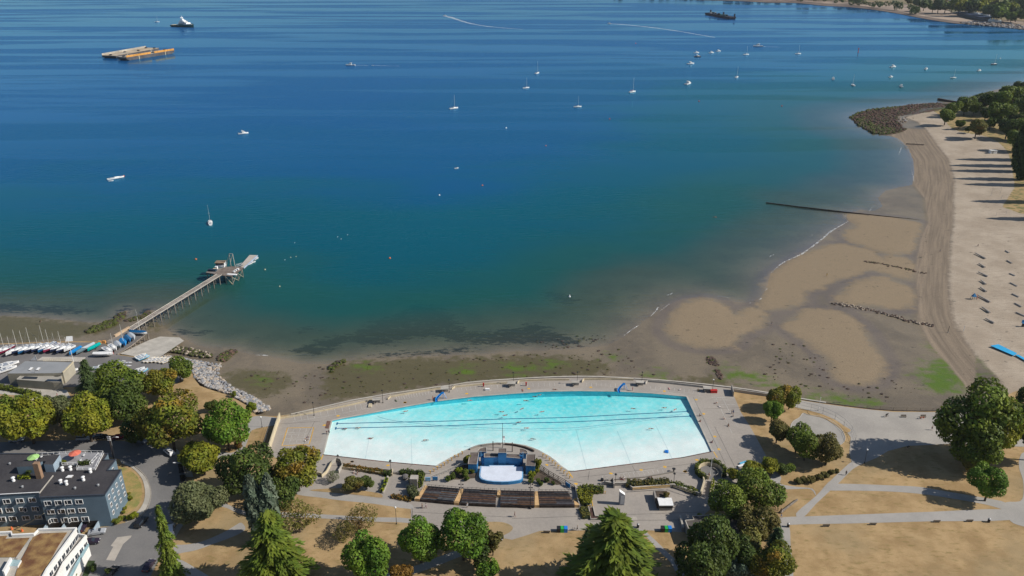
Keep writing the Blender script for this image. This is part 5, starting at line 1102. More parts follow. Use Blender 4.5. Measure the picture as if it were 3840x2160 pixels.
R3 = [(313,2043),(332,2047),(290,2120),(250,2200),(190,2220),(240,2120)]
MB().prism(wr(R3, H3), 0, H3, WW, WW).obj('wall', wb); P3 = [Vector(p) for p in wr(R3, H3)]; wallmb(MB(), P3[:4], 0.35, H3+0.003, H3+0.9, mat('balcony_glass', (0.30, 0.45, 0.50), 0.2, 0.1, 0.5)).obj('balcony_parapet', wb)
for a, b, hh, n_ in ((P1[6], P1[7], H1-1.9, 5), (P2[1], P2[2], H2-1.6, 5), (P1[5], P1[6], H1-2.0, 3)):
 d = b-a; an = math.atan2(d.y, d.x); nv = Vector((d.y, -d.x)).normalized()
 for k in range(n_):
  p = a.lerp(b, (k+0.5)/n_)+nv*0.06; f = part('window', frame_w, wb, (p.x, p.y, hh), an); f.scale.x = 0.8; part('pane', pane_w, f)
MB().prism(wr(T1800([(120,1300),(185,1200),(320,1205),(265,1300)]), H1+0.8), H1, H1+0.8, WW, mat('skylight_glass', (0.35, 0.48, 0.50), 0.15, 0.1, 0.5)).obj('skylight', wb)
MB().prism(wr(T1800([(30,1370),(150,1165),(175,1175),(60,1385)]), H1+1.6), H1, H1+1.6, WW, WW).obj('roof_screen', wb)
q = [Vector(p) for p in wr(T1800([(470,880),(250,1190)]), H1+0.2)]; wallmb(MB(), q, 0.7, H1+0.24, H1+0.30, M_conc_l).obj('roof_path', wb)
# ---------------- sailing club
C0 = at(150, 1420); cl = thing('club_house', 'low club building with grey flat roofs on two levels beside the boat yard', 'building', C0)
def cr(pts, z): return [(p.x-C0.x, p.y-C0.y) for p in polyw(pts, GZ+z)]
def T10(pts): return T(0, 1080, 640, pts)
GR = mat('grey_membrane', (0.27, 0.28, 0.29), 0.85, 0.06, 0.2, c2=(0.23, 0.24, 0.25)); BR = mat('beige_render', (0.36, 0.33, 0.26), 0.85, 0.08, 0.3)
MB().prism(cr(T10([(110,1290),(380,1105),(1110,1120),(950,1280),(800,1285)]), 4.6), 0, 4.6, BR, GR).obj('wall', cl)
MB().prism(cr(T10([(250,1380),(350,1292),(920,1298),(930,1420),(800,1420)]), 3.4), 0, 3.4, BR, mat('tan_membrane', (0.35, 0.33, 0.29), 0.85, 0.06, 0.2)).obj('wall', cl)
p = [Vector(v) for v in cr(T10([(255,1378),(352,1294),(918,1300)]), 3.4)]; wallmb(MB(), p, 0.2, 3.403, 3.55, M_conc_l).obj('parapet', cl)
p = [Vector(v) for v in cr(T10([(1105,1122),(948,1282)]), 4.6)]; wallmb(MB(), p, 0.5, 4.603, 4.9, M_cream).obj('parapet', cl)
p = cr(T10([(930,1440)]), 0)[0]; MB().lathe([(2.1, 0), (2.1, 3.3), (1.9, 3.4)], BR, (p[0]-0.8, p[1]+1.0, 0), 16).obj('round_end', cl)
for pts in (T10([(425,1235),(465,1195),(505,1198),(460,1238)]), T10([(538,1235),(575,1198),(615,1200),(575,1238)])): MB().prism(cr(pts, 4.9), 4.6, 4.9, M_conc, M_white).obj('skylight', cl)
for pts in (T10([(325,1365),(370,1332),(570,1340),(550,1368)]), T10([(675,1405),(720,1375),(925,1382),(900,1405)])): MB().prism(cr(pts, 3.6), 3.4, 3.6, M_black, M_glass).obj('roof_panel', cl)
MB().prism(cr(T10([(560,1100),(640,1045),(1290,1050),(1200,1120)]), 0.1), 0, 0.3, M_conc_l, M_conc_l).obj('forecourt', cl)
tr_ = MB()
a, b = cr(T10([(670,1070)]), 2.8)[0], cr(T10([(1090,1075)]), 2.8)[0]; c_, d_ = cr(T10([(650,1100)]), 2.8)[0], cr(T10([(1100,1105)]), 2.8)[0]
for (p, q) in ((a, b), (c_, d_)): tr_.tube([(*p, 2.8), (*q, 2.8)], 0.09, M_cream, 4)
for k in range(14):
 t_ = k/13; tr_.tube([(a[0]+(b[0]-a[0])*t_, a[1]+(b[1]-a[1])*t_, 2.85), (c_[0]+(d_[0]-c_[0])*t_, c_[1]+(d_[1]-c_[1])*t_, 2.85)], 0.07, M_cream, 4)
tr_.obj('pergola', cl)
p = cr(T10([(545,1320)]), 3.4)[0]; MB().tube([(*p, 3.4), (*p, 6.0)], 0.1, M_grey, 5).box((p[0]-0.2, p[1], 4.0), (1.6, 0.2, 0.2), M_grey).obj('roof_mast', cl)
b = at(276, 1359); h = up(276, 1359, 265, 1300); o = thing('flagpole', 'white flagpole at the corner of the club house forecourt', 'flagpole', b); MB().tube([(0, 0, 0), (0, 0, 11)], 0.10, M_white, 6, 0.05).obj('pole', o)
# ---------------- pier
PZ = GZ+0.5; P0 = at(480, 1236, PZ); t = pier = thing('pier', 'long timber pier on piles with a square work platform at its seaward end', 'pier', P0)
def pr(pts, z=PZ): return [Vector((p.x-P0.x, p.y-P0.y, z-P0.z)) for p in polyw(pts, z)]
ax = pr([(487,1236),(822,1030)]); a, b = ax; d = (b-a).normalized(); nv = Vector((-d.y, d.x, 0)); Ln = (b-a).length
M_pl = [mat('pier_plank_'+w_, c, 0.85, 0.15, 0.5) for w_, c in (('grey', (0.22, 0.20, 0.185)), ('brown', (0.20, 0.165, 0.14)), ('pale', (0.28, 0.255, 0.23)))]
k = int(Ln/0.85); pm = [MB().box((0, 0, 0), (0.80, 3.0, 0.14), m).mesh('plank') for m in M_pl]; an = math.atan2(d.y, d.x)
for i in range(k): part('plank', random.choice(pm), pier, a+d*(i+0.5)*Ln/k+Vector((0, 0, -0.07)), an)
for s in (1.45, -1.45): MB().tube([a+nv*s+Vector((0, 0, 0.12)), b+nv*s+Vector((0, 0, 0.12))], 0.16, M_conc_l, 4).obj('kerb_rail', pier)
for s in (0.5, -0.5): MB().tube([a+nv*s+Vector((0, 0, 0.02)), b+nv*s+Vector((0, 0, 0.02))], 0.16, M_pl[2], 4).obj('runner', pier)
for s in (1.0, -1.0): MB().box((*(((a+b)/2+nv*s)[:2]), -0.35), (Ln, 0.3, 0.35), M_wood_d, an).obj('beam', pier)
pile = MB().tube([(0, 0, 0), (0, 0, -8.0)], 0.20, M_wood, 6, 0.24).mesh('pile')
for i in range(13):
 c = a+d*(Ln*(i+0.6)/13); bt = []
 for s in (1.35, -1.35): part('pile', pile, pier, c+nv*s+Vector((0, 0, -0.1))); bt.append(c+nv*s)
 MB().tube([bt[0]+Vector((0, 0, -0.5)), bt[1]+Vector((0, 0, -4.0))], 0.11, M_wood, 4).obj('brace', pier); MB().tube([bt[1]+Vector((0, 0, -0.5)), bt[0]+Vector((0, 0, -4.0))], 0.11, M_wood, 4).obj('brace', pier)
PF = pr([(800,1028),(838,1002),(868,998),(912,1003),(908,1010),(868,1036),(845,1034)]); MB().prism([(p.x, p.y) for p in PF], -0.35, 0.0, M_wood_d, M_pl[1]).obj('platform', pier)
PF2 = pr([(772,1022),(782,1008),(838,1004),(812,1028)]); MB().prism([(p.x, p.y) for p in PF2], -0.35, -0.02, M_wood_d, M_pl[0]).obj('platform', pier)
for x, y in ((845,1034),(870,1035),(890,1022),(908,1009),(862,1020),(835,1010),(775,1020),(800,1026),(786,1010)): part('pile', pile, pier, pr([(x, y)])[0]+Vector((0, 0, -0.2)))
for (x, y), (x2, y2) in (((868,1036),(890,1022)), ((890,1022),(908,1009)), ((845,1034),(868,1036))):
 p, q = pr([(x, y)])[0], pr([(x2, y2)])[0]; MB().tube([p+Vector((0, 0, -0.4)), q+Vector((0, 0, -4.3))], 0.13, M_cream, 4).obj('brace', pier); MB().tube([q+Vector((0, 0, -0.4)), p+Vector((0, 0, -4.3))], 0.13, M_wood, 4).obj('brace', pier)
# gantry frame on the platform
g = pr([(848,1000),(866,998),(882,1002),(862,993)]); hg = 7.0
for p, q in ((g[0], g[0]+Vector((2.4, 0.4, hg))), (g[1], g[0]+Vector((2.4, 0.4, hg))), (g[2], g[2]+Vector((-0.6, 0.6, hg))), (g[3], g[2]+Vector((-0.6, 0.6, hg))), (g[0]+Vector((2.4, 0.4, hg)), g[2]+Vector((-0.6, 0.6, hg)))): MB().tube([p, q], 0.16, M_conc_l, 5).obj('gantry_beam', pier)
# shed, float and gear
b = at(826, 1002, PZ); sh = thing('pier_shed', 'small white hut with a brown roof and dark open front on the pier head', 'shed', b)
MB().box((0, 1.2, 0.8), (5.0, 3.0, 1.6), M_white).obj('wall', sh); MB().box((0, 1.2, 2.3), (4.6, 2.8, 1.5), M_glass).obj('opening', sh); MB().box((2.45, 1.2, 2.3), (0.3, 2.8, 1.5), M_white).obj('post_wall', sh); MB().box((0, 1.2, 3.15), (5.6, 3.6, 0.25), mat('shed_roof', (0.26, 0.19, 0.13), 0.8, 0.1, 0.5)).obj('roof', sh); sh.scale = (0.9, 1, 0.78)
fp = [(897,1000),(936,956),(966,957),(914,1004)]; F0 = at(930, 980, 0.7); fd = thing('floating_dock', 'pale concrete floating dock running out from the pier head', 'dock', F0)
MB().prism([(p.x-F0.x, p.y-F0.y) for p in polyw(fp, 0.7)], -0.9, 0, M_conc_l, mat('dock_deck', (0.46, 0.42, 0.37), 0.85, 0.07, 0.4)).obj('deck', fd)
q = [Vector((p.x-F0.x, p.y-F0.y)) for p in polyw([fp[2], fp[3]], 0.7)]; wallmb(MB(), q, 0.3, -0.4, 0.06, mat('fender', (0.35, 0.45, 0.6), 0.6, 0.1, 0.5)).obj('fender', fd)
a, b = at(886, 1000, PZ), at(908, 994, 0.75); gw = thing('gangway', 'grey railed gangway sloping from the pier head to the floating dock', 'gangway', a)
MB().tube([(0, 0.6, 0.0), tuple(b-a+Vector((0, 0.6, 0)))], 0.12, M_grey, 4).tube([(0, -0.6, 0.0), tuple(b-a+Vector((0, -0.6, 0)))], 0.12, M_grey, 4).obj('stringer', gw); m_ = (b-a)/2; MB().box((m_.x, m_.y, m_.z), ((b-a).length, 1.3, 0.1), M_grey, math.atan2(b.y-a.y, b.x-a.x), 0, math.asin(max(-1, min(1, (a.z-b.z)/(b-a).length)))).obj('tread', gw)
for s in (.6, -.6): MB().tube([(0, s, 1.0), tuple(b-a+Vector((0, s, 1.0)))], 0.05, M_white, 4).obj('handrail', gw)
for k, (x, y, lab, m, sz) in enumerate([(868,1030,'long white board lying on the pier platform',M_white,(5.5,1.5,0.3)),(884,1016,'small white box nearest the corner of the pier platform',M_white,(0.9,0.7,0.6)),(878,1021,'small white box beside the long white board',M_white,(0.9,0.8,0.6)),(892,1012,'white locker at the seaward edge of the pier platform',M_white,(1.1,0.8,0.7)),(812,1008,'white drum by the pier hut',M_white,(1.2,1.0,1.2)),(806,1014,'pale locker between the hut and the pier walkway',M_cream,(1.5,0.8,1.0)),(795,1016,'dark covered inflatable on the left wing of the pier head',mat('dark_tarp',(0.02,0.05,0.08),0.6,0.15,1.0),(4.5,1.8,1.0))]):
 p = at(x, y, PZ); MBx = MB().loft([[(-sz[0]/2, 0, sz[2]*0.3), (-sz[0]/2, 0, sz[2]*0.35), (-sz[0]/2, 0.05, sz[2]*.35), (-sz[0]/2, 0.05, sz[2]*.3)]]+[[(u*sz[0]/2, -sz[1]/2*w_, 0), (u*sz[0]/2, -sz[1]/2*w_, sz[2]), (u*sz[0]/2, sz[1]/2*w_, sz[2]), (u*sz[0]/2, sz[1]/2*w_, 0)] for u, w_ in ((-0.8, .8), (-0.3, 1), (0.5, 1), (1, .85))], m) if sz[0] > 4 else MB().box((0, 0, sz[2]/2), sz, m).box((0, 0, sz[2]+0.04), (sz[0]+.1, sz[1]+.1, 0.08), m)
 tag(MBx.obj('white_board' if k == 0 else ('covered_inflatable' if k == 6 else 'locker'), loc=p, rz=-0.15), lab, 'board' if k == 0 else ('boat' if k == 6 else 'locker'))
# yard wharf: timber wall and posts at the head of the pier
wallthing('timber_wall', 'pale timber wall along the wharf leading to the pier', [(430,1265),(486,1232)], 0.9, 1.0, mat('pale_timber', (0.55, 0.40, 0.26), 0.8, 0.12, 0.6))
wallthing('timber_wall', 'low timber kerb at the inner end of the wharf', [(398,1284),(432,1266)], 0.4, 0.5, M_wood)
b = at(500, 1290); wh = thing('wharf_edge', 'row of wharf timbers and posts above the launching ramp', 'wharf', b)
L2 = [p-b for p in polyw([(440,1330),(490,1300),(553,1250)], GZ)]
MB().tube([p+Vector((0, 0, 0.15)) for p in L2], 0.28, M_wood, 5).obj('edge_beam', wh)
for k in range(9):
 q = L2[0].lerp(L2[1], k/4) if k < 5 else L2[1].lerp(L2[2], (k-4)/4); MB().tube([q+Vector((0, 0, 0.2)), q+Vector((0.1, -0.2, -3.6))], 0.30, M_wood, 6).obj('post', wh)
WD = [p for p in polyw([(398,1283),(484,1236),(556,1246),(440,1331)], GZ+0.018)]; tag(MB().prism([(p.x, p.y) for p in WD], GZ-0.35, GZ+0.024, M_wood_d, M_asph).obj('wharf_deck'), kind='structure')
# ================================================================== TREES, HEDGES, ROCKS
def quads_mesh(name, C, N, SZ, tone, m, asp=1.0, along=None):
 """a cloud of leaf clumps: one small four sided face each"""
 k = len(C); N = N/np.linalg.norm(N, axis=1, keepdims=True)
 if along is None: ref = rng.normal(size=(k, 3))
 else: ref = along
 A = np.cross(N, ref); A /= np.linalg.norm(A, axis=1, keepdims=True)+1e-9; B = np.cross(A, N)
 s = SZ[:, None]; b_ = s*np.asarray(asp).reshape(-1, 1)
 V = np.stack([C-B*b_, C+A*s*0.62, C+B*b_, C-A*s*0.62], 1).reshape(-1, 3)
 me = bpy.data.meshes.new(name); me.vertices.add(4*k); me.vertices.foreach_set('co', V.astype(np.float32).ravel())
 me.loops.add(4*k); me.loops.foreach_set('vertex_index', np.arange(4*k, dtype=np.int32))
 me.polygons.add(k); me.polygons.foreach_set('loop_start', np.arange(0, 4*k, 4, dtype=np.int32)); me.update(calc_edges=True)
 a = me.attributes.new('tone', 'FLOAT', 'POINT'); a.data.foreach_set('value', np.repeat(tone, 4).astype(np.float32))
 me.materials.append(m); return me
LM = {k: leafmat('leaf_'+k, *[(1.2*q[0], 1.02*q[1], q[2]) for q in c]) for k, c in {'green': ((.078, .142, .018), (.112, .168, .018)), 'bright': ((.072, .172, .016), (.105, .195, .018)), 'yellow': ((.125, .180, .016), (.175, .205, .016)), 'autumn': ((.100, .150, .016), (.140, .160, .016), (.205, .150, .020)),
 'dark': ((.045, .085, .015), (.066, .106, .017)), 'olive': ((.100, .125, .028), (.125, .135, .028), (.145, .115, .028)), 'grey': ((.092, .128, .055), (.118, .150, .066)), 'blue': ((.105, .170, .115), (.150, .215, .150)), 'fir': ((.085, .150, .020), (.125, .180, .022)), 'spruce': ((.050, .095, .035), (.070, .120, .042)), 'rust': ((.170, .105, .022), (.190, .130, .024)), 'brown': ((.115, .112, .028), (.088, .100, .024)), 'hedge': ((.088, .138, .018), (.120, .158, .018)), 'lime': ((.150, .225, .012), (.190, .240, .014))}.items()}
DUMMY = LM['green']
def crown_round(seed, leaf, n, lobes=15, flat=1.0, dens=1.0, inner=0.0):
 r = np.random.default_rng(seed); d = r.normal(size=(lobes, 3)); d /= np.linalg.norm(d, axis=1, keepdims=True); d[:, 2] = d[:, 2]*0.8+0.12
 c = d*r.uniform(0.38, 0.80, (lobes, 1))*r.uniform(0.85, 1.12, 3); c[0] = 0; rad = r.uniform(0.26, 0.48, lobes); rad[0] = 0.55
 w = rad**2; li = r.choice(lobes, n*3, p=w/w.sum()); q = r.normal(size=(n*3, 3)); q /= np.linalg.norm(q, axis=1, keepdims=True)
 C = c[li]+q*rad[li][:, None]*r.uniform(0.78, 1.14, (n*3, 1))
 D = np.linalg.norm(C[:, None]-c[None], axis=2); keep = (D > rad[None]*0.78).all(1); C, q, li = C[keep][:n], q[keep][:n], li[keep][:n]
 N = q*0.9+r.normal(size=C.shape)*0.55+np.array([0.05, 0, 0.35]); tone = r.uniform(0.72, 1.28, lobes)[li]*r.uniform(0.72, 1.28, len(C))
 C[:, 2] *= flat
 return C, N, r.uniform(0.6, 1.25, len(C))*leaf, tone
def crown_column(seed, leaf, n, tips=1):
 r = np.random.default_rng(seed); t = r.uniform(0, 1, n); a = r.uniform(0, 2*math.pi, n); k = r.integers(0, tips, n)
 rr = np.sin(np.clip(t*0.9+0.1, 0, 1)*math.pi)**0.55*(1-0.25*t)*(1+0.18*np.sin(a*5+t*17+k))*r.uniform(0.80, 1.03, n)
 off = (k-(tips-1)/2)*0.95*(0.25+t) if tips > 1 else 0*t; sc = 0.72 if tips > 1 else 1.0
 C = np.stack([np.cos(a)*rr*sc+off, np.sin(a)*rr*sc, t*4], 1); N = np.stack([np.cos(a), np.sin(a), 0.35+0*a], 1)+r.normal(size=(n, 3))*0.45
 return C, N, r.uniform(0.6, 1.3, n)*leaf, r.uniform(0.65, 1.3, n)*(0.85+0.3*np.sin(t*23+a*3)*0.5)
def crown_conifer(seed, leaf, levels=17, per=11, droop=0.35, power=0.85, seg=9):
 r = np.random.default_rng(seed); C = []; N = []; A = []; SZ = []; TN = []
 for L in range(levels):
  z = 0.06+0.92*(L/levels)**0.95; R0 = (1-z)**power*r.uniform(0.85, 1.12)+0.03; m = max(4, int(per*(0.55+0.6*R0)))
  for b in range(m):
   a = 2*math.pi*(b+r.uniform(-.35, .35))/m+L*0.7; zj = r.normal()*0.018; rb = R0*r.uniform(0.42, 1.22)*(1+0.16*math.sin(2*a+L*0.35)); tb = r.uniform(0.75, 1.25); k = max(3, int(seg*rb)+3)
   for i in range(k):
    t = (i+0.6)/k; rr = rb*t; zz = z+zj+0.030*math.sin(t*math.pi)*1.0-droop*0.20*rb*t*t
    for s in (-1, 0, 1):
     w = 0.15*rb*(1-t*0.6)*s+r.normal()*0.02; C.append((math.cos(a)*rr-math.sin(a)*w, math.sin(a)*rr+math.cos(a)*w, (zz+r.normal()*0.006-abs(s)*0.012)*3))
     N.append((r.normal()*0.30+math.cos(a)*0.25, r.normal()*0.30+math.sin(a)*0.25, 1.0)); A.append((math.cos(a+s*0.5), math.sin(a+s*0.5), -0.25)); SZ.append(leaf*r.uniform(0.7, 1.25)*(1.1-0.45*t)); TN.append(tb*r.uniform(0.75, 1.25)*(0.85+0.3*t))
 return np.array(C), np.array(N), np.array(SZ), np.array(TN), np.array(A)
CR = {}
for v in range(3):
 CR['big', v] = quads_mesh('crown', *crown_round(10+v, 0.062, 5600, 22), DUMMY, 1.0)
 CR['mid', v] = quads_mesh('crown', *crown_round(20+v, 0.085, 3300, 17), DUMMY, 1.0)
 CR['small', v] = quads_mesh('crown', *crown_round(30+v, 0.13, 1300, 12), DUMMY, 1.0)
 CR['far', v] = quads_mesh('crown', *crown_round(40+v, 0.24, 380, 9), DUMMY, 1.0)
 CR['sparse', v] = quads_mesh('crown', *crown_round(50+v, 0.050, 1500, 18), DUMMY, 1.4)
 CR['bush', v] = quads_mesh('crown', *crown_round(60+v, 0.095, 2600, 17, 0.8), DUMMY, 1.0)
 c = crown_conifer(70+v, 0.075, 22, 14, 0.45, 0.62, 11); CR['fir', v] = quads_mesh('crown', *c[:4], DUMMY, 1.9, c[4])
 c = crown_conifer(80+v, 0.10, 22, 11, 0.5, 0.65); CR['narrow', v] = quads_mesh('crown', *c[:4], DUMMY, 1.6, c[4])
 c = crown_conifer(85+v, 0.16, 10, 7, 0.5, 0.75, 5); CR['farfir', v] = quads_mesh('crown', *c[:4], DUMMY, 1.6, c[4])
 CR['column', v] = quads_mesh('crown', *crown_column(90+v, 0.24, 1500), DUMMY, 1.2)
CR['twin', 0] = quads_mesh('crown', *crown_column(97, 0.20, 3600, 2), DUMMY, 1.1)
def trunk_mesh(seed, limbs=5):
 r = random.Random(seed); mb = MB().tube([(0, 0, 0), (r.uniform(-.03, .03), r.uniform(-.03, .03), 0.5), (r.uniform(-.05, .05), 0, 1.0)], 0.055, M_bark, 7, 0.028)
 for k in range(limbs):
  a = 2*math.pi*k/limbs+r.uniform(-.4, .4); z = r.uniform(0.55, 0.9); mb.tube([(0, 0, z), (math.cos(a)*0.2, math.sin(a)*0.2, z+0.18), (math.cos(a)*0.45, math.sin(a)*0.45, z+0.45)], 0.025, M_bark, 5, 0.008)
 return mb.mesh('trunk')
TRK = [trunk_mesh(s) for s in range(3)]; TRKF = MB().tube([(0, 0, 0), (0, 0, 0.97)], 0.022, M_bark, 6, 0.004).mesh('trunk')
twg = random.Random(4); mbt = MB().tube([(0, 0, 0), (0, 0, 1.0)], 0.05, M_bark, 6, 0.03)
for k in range(16):
 a = 2.4*k; z = 0.5+0.03*k; e = 0.55+twg.random()*0.35; mbt.tube([(0, 0, z), (math.cos(a)*e*0.5, math.sin(a)*e*0.5, z+0.25), (math.cos(a)*e, math.sin(a)*e, z+0.35+twg.random()*0.4)], 0.022, M_bark, 4, 0.005)
TRKS = mbt.mesh('trunk')
tcount = [0]
def tree(px, py, hw, col, lab, kind=None, asp=1.0, clear=0.22, grp='park trees', z=GZ, cat='tree', name='broadleaf_tree', scx=1.0):
 """crown centre and half width were surveyed; the trunk stands below the crown"""
 tcount[0] += 1; v = tcount[0] % 3; Rw = hw*1.06*mpp(px, py, z+6)
 kind = kind or ('big' if Rw > 6.0 else 'mid' if Rw > 3.2 else 'small')
 hc = Rw*asp*(1+clear); p = at(px, py, z+hc); t = thing(name, lab, cat, (p.x, p.y, z), random.uniform(0, 6.28), grp)
 c = part('crown', CR[kind, v], t, (0, 0, hc), 0, LM[col]); c.scale = (Rw*scx, Rw, Rw*asp)
 k = part('trunk', TRKS if kind == 'sparse' else TRK[v], t); k.scale = (Rw*1.05, Rw*1.05, hc*0.92); return t
def conifer(bx, by, ty, hw, col, lab, kind='fir', grp='park conifers', tips=None, z=GZ):
 tcount[0] += 1; v = tcount[0] % 3; bx = 1920+(bx-1920)*(NADIR-by)/(NADIR-ty); h = up(bx, by, bx, ty, z); Rw = hw*mpp(bx, by, z+h*0.3); t = thing('conifer', lab, 'tree', at(bx, by, z), random.uniform(0, 6.28) if kind != 'twin' else 0.1, grp)
 c = part('crown', CR[kind, 0 if kind == 'twin' else v], t, (0, 0, 0.02*h), 0, LM[col]); c.scale = (Rw, Rw, h/(4 if kind in ('column', 'twin') else 3))
 k = part('trunk', TRKF, t); k.scale = (h*0.8, h*0.8, h); return t
def bush(px, py, hw, col, lab, asp=0.75, grp='park shrubs', z=GZ, kind='bush', scx=1.0): return tree(px, py, hw, col, lab, kind, asp, 0.02, grp, z, 'shrub', 'shrub', scx)
# --- west: behind the boat yard and along the street
conifer(312, 1462, 1352, 46, 'spruce', 'dark conical conifer beside the club house corner', 'fir')
tree(447, 1432, 78, 'green', 'broad green tree hiding the lower boat yard, between the conifer and the yellowish tree')
tree(597, 1432, 62, 'autumn', 'yellowish green tree right behind the row of white dinghies')
tree(670, 1382, 44, 'green', 'small dark green tree at the top of the dry slope by the boulders')
tree(40, 1545, 60, 'green', 'green tree at the left picture edge below the lawn hedge')
tree(98, 1560, 92, 'yellow', 'large yellow green tree over the shaded street, leftmost big crown')
tree(322, 1562, 84, 'yellow', 'bright yellow green rounded tree above the silver van')
tree(215, 1535, 58, 'grey', 'grey green loose tree between two yellow green trees')
tree(470, 1500, 80, 'dark', 'dark green tree in the middle of the street cluster')
tree(520, 1600, 58, 'dark', 'dark shaded tree left of the big autumn tinted tree')
tree(632, 1578, 103, 'autumn', 'biggest autumn tinted tree at the bend of the street', 'big', 1.0)
tree(400, 1480, 60, 'green', 'mid green tree behind the rounded yellow green tree')
tree(845, 1592, 86, 'bright', 'bright emerald green tree above the bend of the pale path', 'big')
tree(790, 1520, 24, 'dark', 'small dark tree peeping over the emerald green tree')
bush(759, 1725, 78, 'yellow', 'big yellow green hedge mass at the street corner', 0.8); bush(722, 1692, 45, 'yellow', 'yellow green shrub at the upper end of the street corner hedge', 0.8)
tree(921, 1760, 98, 'dark', 'very dense dark green round tree left of the autumn yellow tree', 'big', 0.95, 0.2)
tree(1110, 1750, 90, 'autumn', 'golden autumn tree at the corner of the pool deck', 'big', 0.95, 0.2)
tree(740, 1880, 94, 'grey', 'wide dull green shrubby tree beside the parked black cars', 'big', 0.8, 0.1)
tree(1062, 1856, 58, 'dark', 'dark green tree under the golden autumn tree', None, 1.1, 0.1)
conifer(966, 2030, 1800, 58, 'blue', 'tall twin topped blue green cypress', 'twin')
conifer(1002, 2200, 1935, 150, 'fir', 'large light green cedar in front of the twin cypress')
conifer(594, 2165, 1912, 54, 'green', 'tall narrow conifer beside the street at the lower left', 'narrow')
tree(1117, 1932, 72, 'olive', 'thin half bare tree on the dry grass right of the cypress', 'sparse', 0.85)
tree(1345, 1945, 60, 'olive', 'thin feathery olive tree left of the white globe lamp', 'sparse', 0.8)
tree(1285, 2000, 45, 'brown', 'nearly bare brown tree beside the feathery olive tree', 'sparse', 0.8)
tree(1390, 2085, 92, 'bright', 'large fresh green tree at the bottom left of the middle group', 'big', 1.1)
tree(1575, 2015, 78, 'bright', 'left one of the two green trees in front of the benches', 'big', 1.1, 0.3)
tree(1735, 1995, 98, 'bright', 'right and larger green tree in front of the benches', 'big', 0.95, 0.3)
tree(1848, 2035, 40, 'brown', 'small brown olive tree at the right of the bench trees', None, 1.2, 0.2)
tree(1808, 2085, 40, 'dark', 'dark small tree behind the ivy covered stump at the bottom', None, 1.2, 0.2)
tree(1822, 2140, 44, 'bright', 'ivy covered tree top at the bottom edge, left of the tree shadow', None, 1.3, 0.1)
bush(1505, 2150, 46, 'rust', 'orange brown bush at the bottom edge between two green trees', 1.0)
conifer(2312, 2240, 1948, 220, 'fir', 'huge spreading cedar below the plaza')
conifer(2345, 2220, 1957, 110, 'fir', 'second top of the huge cedar, on its right'); conifer(2203, 2150, 1992, 52, 'spruce', 'small conifer at the left shoulder of the huge cedar')
# --- east of the stage and around the ramp
tree(2734, 1870, 74, 'green', 'flowering green shrub tree left, next to the ramp path', 'big', 1.0, 0.15); tree(2845, 1838, 82, 'green', 'broad green shrub tree right of the round ramp', 'big', 0.95, 0.15)
tree(2850, 1955, 76, 'brown', 'brown tinged tree at the corner where two people walk', 'big', 0.95, 0.15)
tree(2680, 2030, 92, 'dark', 'tall dark green tree over the flat roofed building', 'big', 1.35, 0.1); tree(2625, 2120, 92, 'dark', 'dark green tree at the bottom edge right of the cedars', 'big', 1.2, 0.1)
tree(2812, 2040, 62, 'olive', 'olive tree behind the flat roofed building', None, 0.9, 0.2); conifer(2920, 2130, 1985, 62, 'spruce', 'dark leaning conifer on the edge of the big dry lawn')
tree(2895, 2112, 76, 'autumn', 'yellow olive tree at the bottom edge beside the big dry lawn', 'big', 1.0, 0.15); tree(2790, 2080, 70, 'dark', 'dark tree filling the middle of the right hand tree group', 'big', 1.0, 0.1)
tree(2822, 2128, 33, 'blue', 'right hand blue grey small tree at the bottom edge', None, 1.3, 0.05); tree(2757, 2140, 44, 'blue', 'left hand blue grey small tree at the bottom edge', None, 1.1, 0.05)
tree(2925, 1487, 46, 'autumn', 'golden brown tree on the sea wall corner'); tree(2965, 1487, 36, 'yellow', 'bright yellow tree leaning over the sea wall walk', None, 1.2)
tree(2898, 1538, 34, 'bright', 'light green slender tree below the golden brown tree', None, 1.2); tree(2918, 1612, 46, 'brown', 'dark brown green tree beside the dry grass at the east deck')
tree(2992, 1640, 52, 'green', 'green tree left on the oval court edge', 'mid', 1.0, 0.25); tree(3025, 1665, 55, 'green', 'green tree in the middle of the oval court group', 'big', 1.0, 0.25); tree(3108, 1680, 62, 'brown', 'brown green round tree right on the oval court edge', 'big', 0.95, 0.2)
for x, y, w, c, lab in ((2823,1752,34,'yellow','yellow green bush at the east deck corner by the blue boards'),(2890,1745,38,'yellow','golden round bush under the court trees'),(2935,1760,28,'dark','dark bush right of the golden round bush'),(2962,1755,22,'green','small green hedge end at the court path'),(2754,1778,30,'yellow','yellow green bush touching the round hedge'),(2800,1800,34,'green','green bush right of the round hedge')): bush(x, y, w, c, lab, 0.85)
for k, (x, y, w) in enumerate([(2995,1802,16),(3018,1800,17),(3042,1797,18),(3068,1790,18),(3092,1783,17),(3118,1772,15),(3140,1765,10)]): bush(x, y, w, 'brown', 'low brown bush in the bed between two paths, %s from the left' % ['first','second','third','fourth','fifth','sixth','seventh'][k], 0.7, 'low bushes between two paths', kind='small')
tree(3660, 1570, 118, 'green', 'giant tree by the promenade, left half of its crown', 'big', 1.1, 0.3); tree(3740, 1580, 95, 'yellow', 'giant tree by the promenade, sunlit right half', 'big', 1.2, 0.3); tree(3660, 1680, 78, 'green', 'lower tree under the giant crown by the promenade', 'big', 1.0, 0.2); tree(3640, 1735, 40, 'olive', 'small olive tree at the foot of the giant tree', None, 1.1, 0.1)  # sunlit right half of the giant crown painted in with yellower leaves
tree(3715, 1800, 66, 'bright', 'bright green tree alone on the dry grass by the upper path', 'big', 1.05, 0.3)
tree(3850, 1500, 42, 'dark', 'dark tree at the right picture edge above the giant tree', None, 1.6, 0.3); tree(3900, 1600, 70, 'dark', 'dark tree cut by the right picture edge', 'big', 1.4, 0.4)
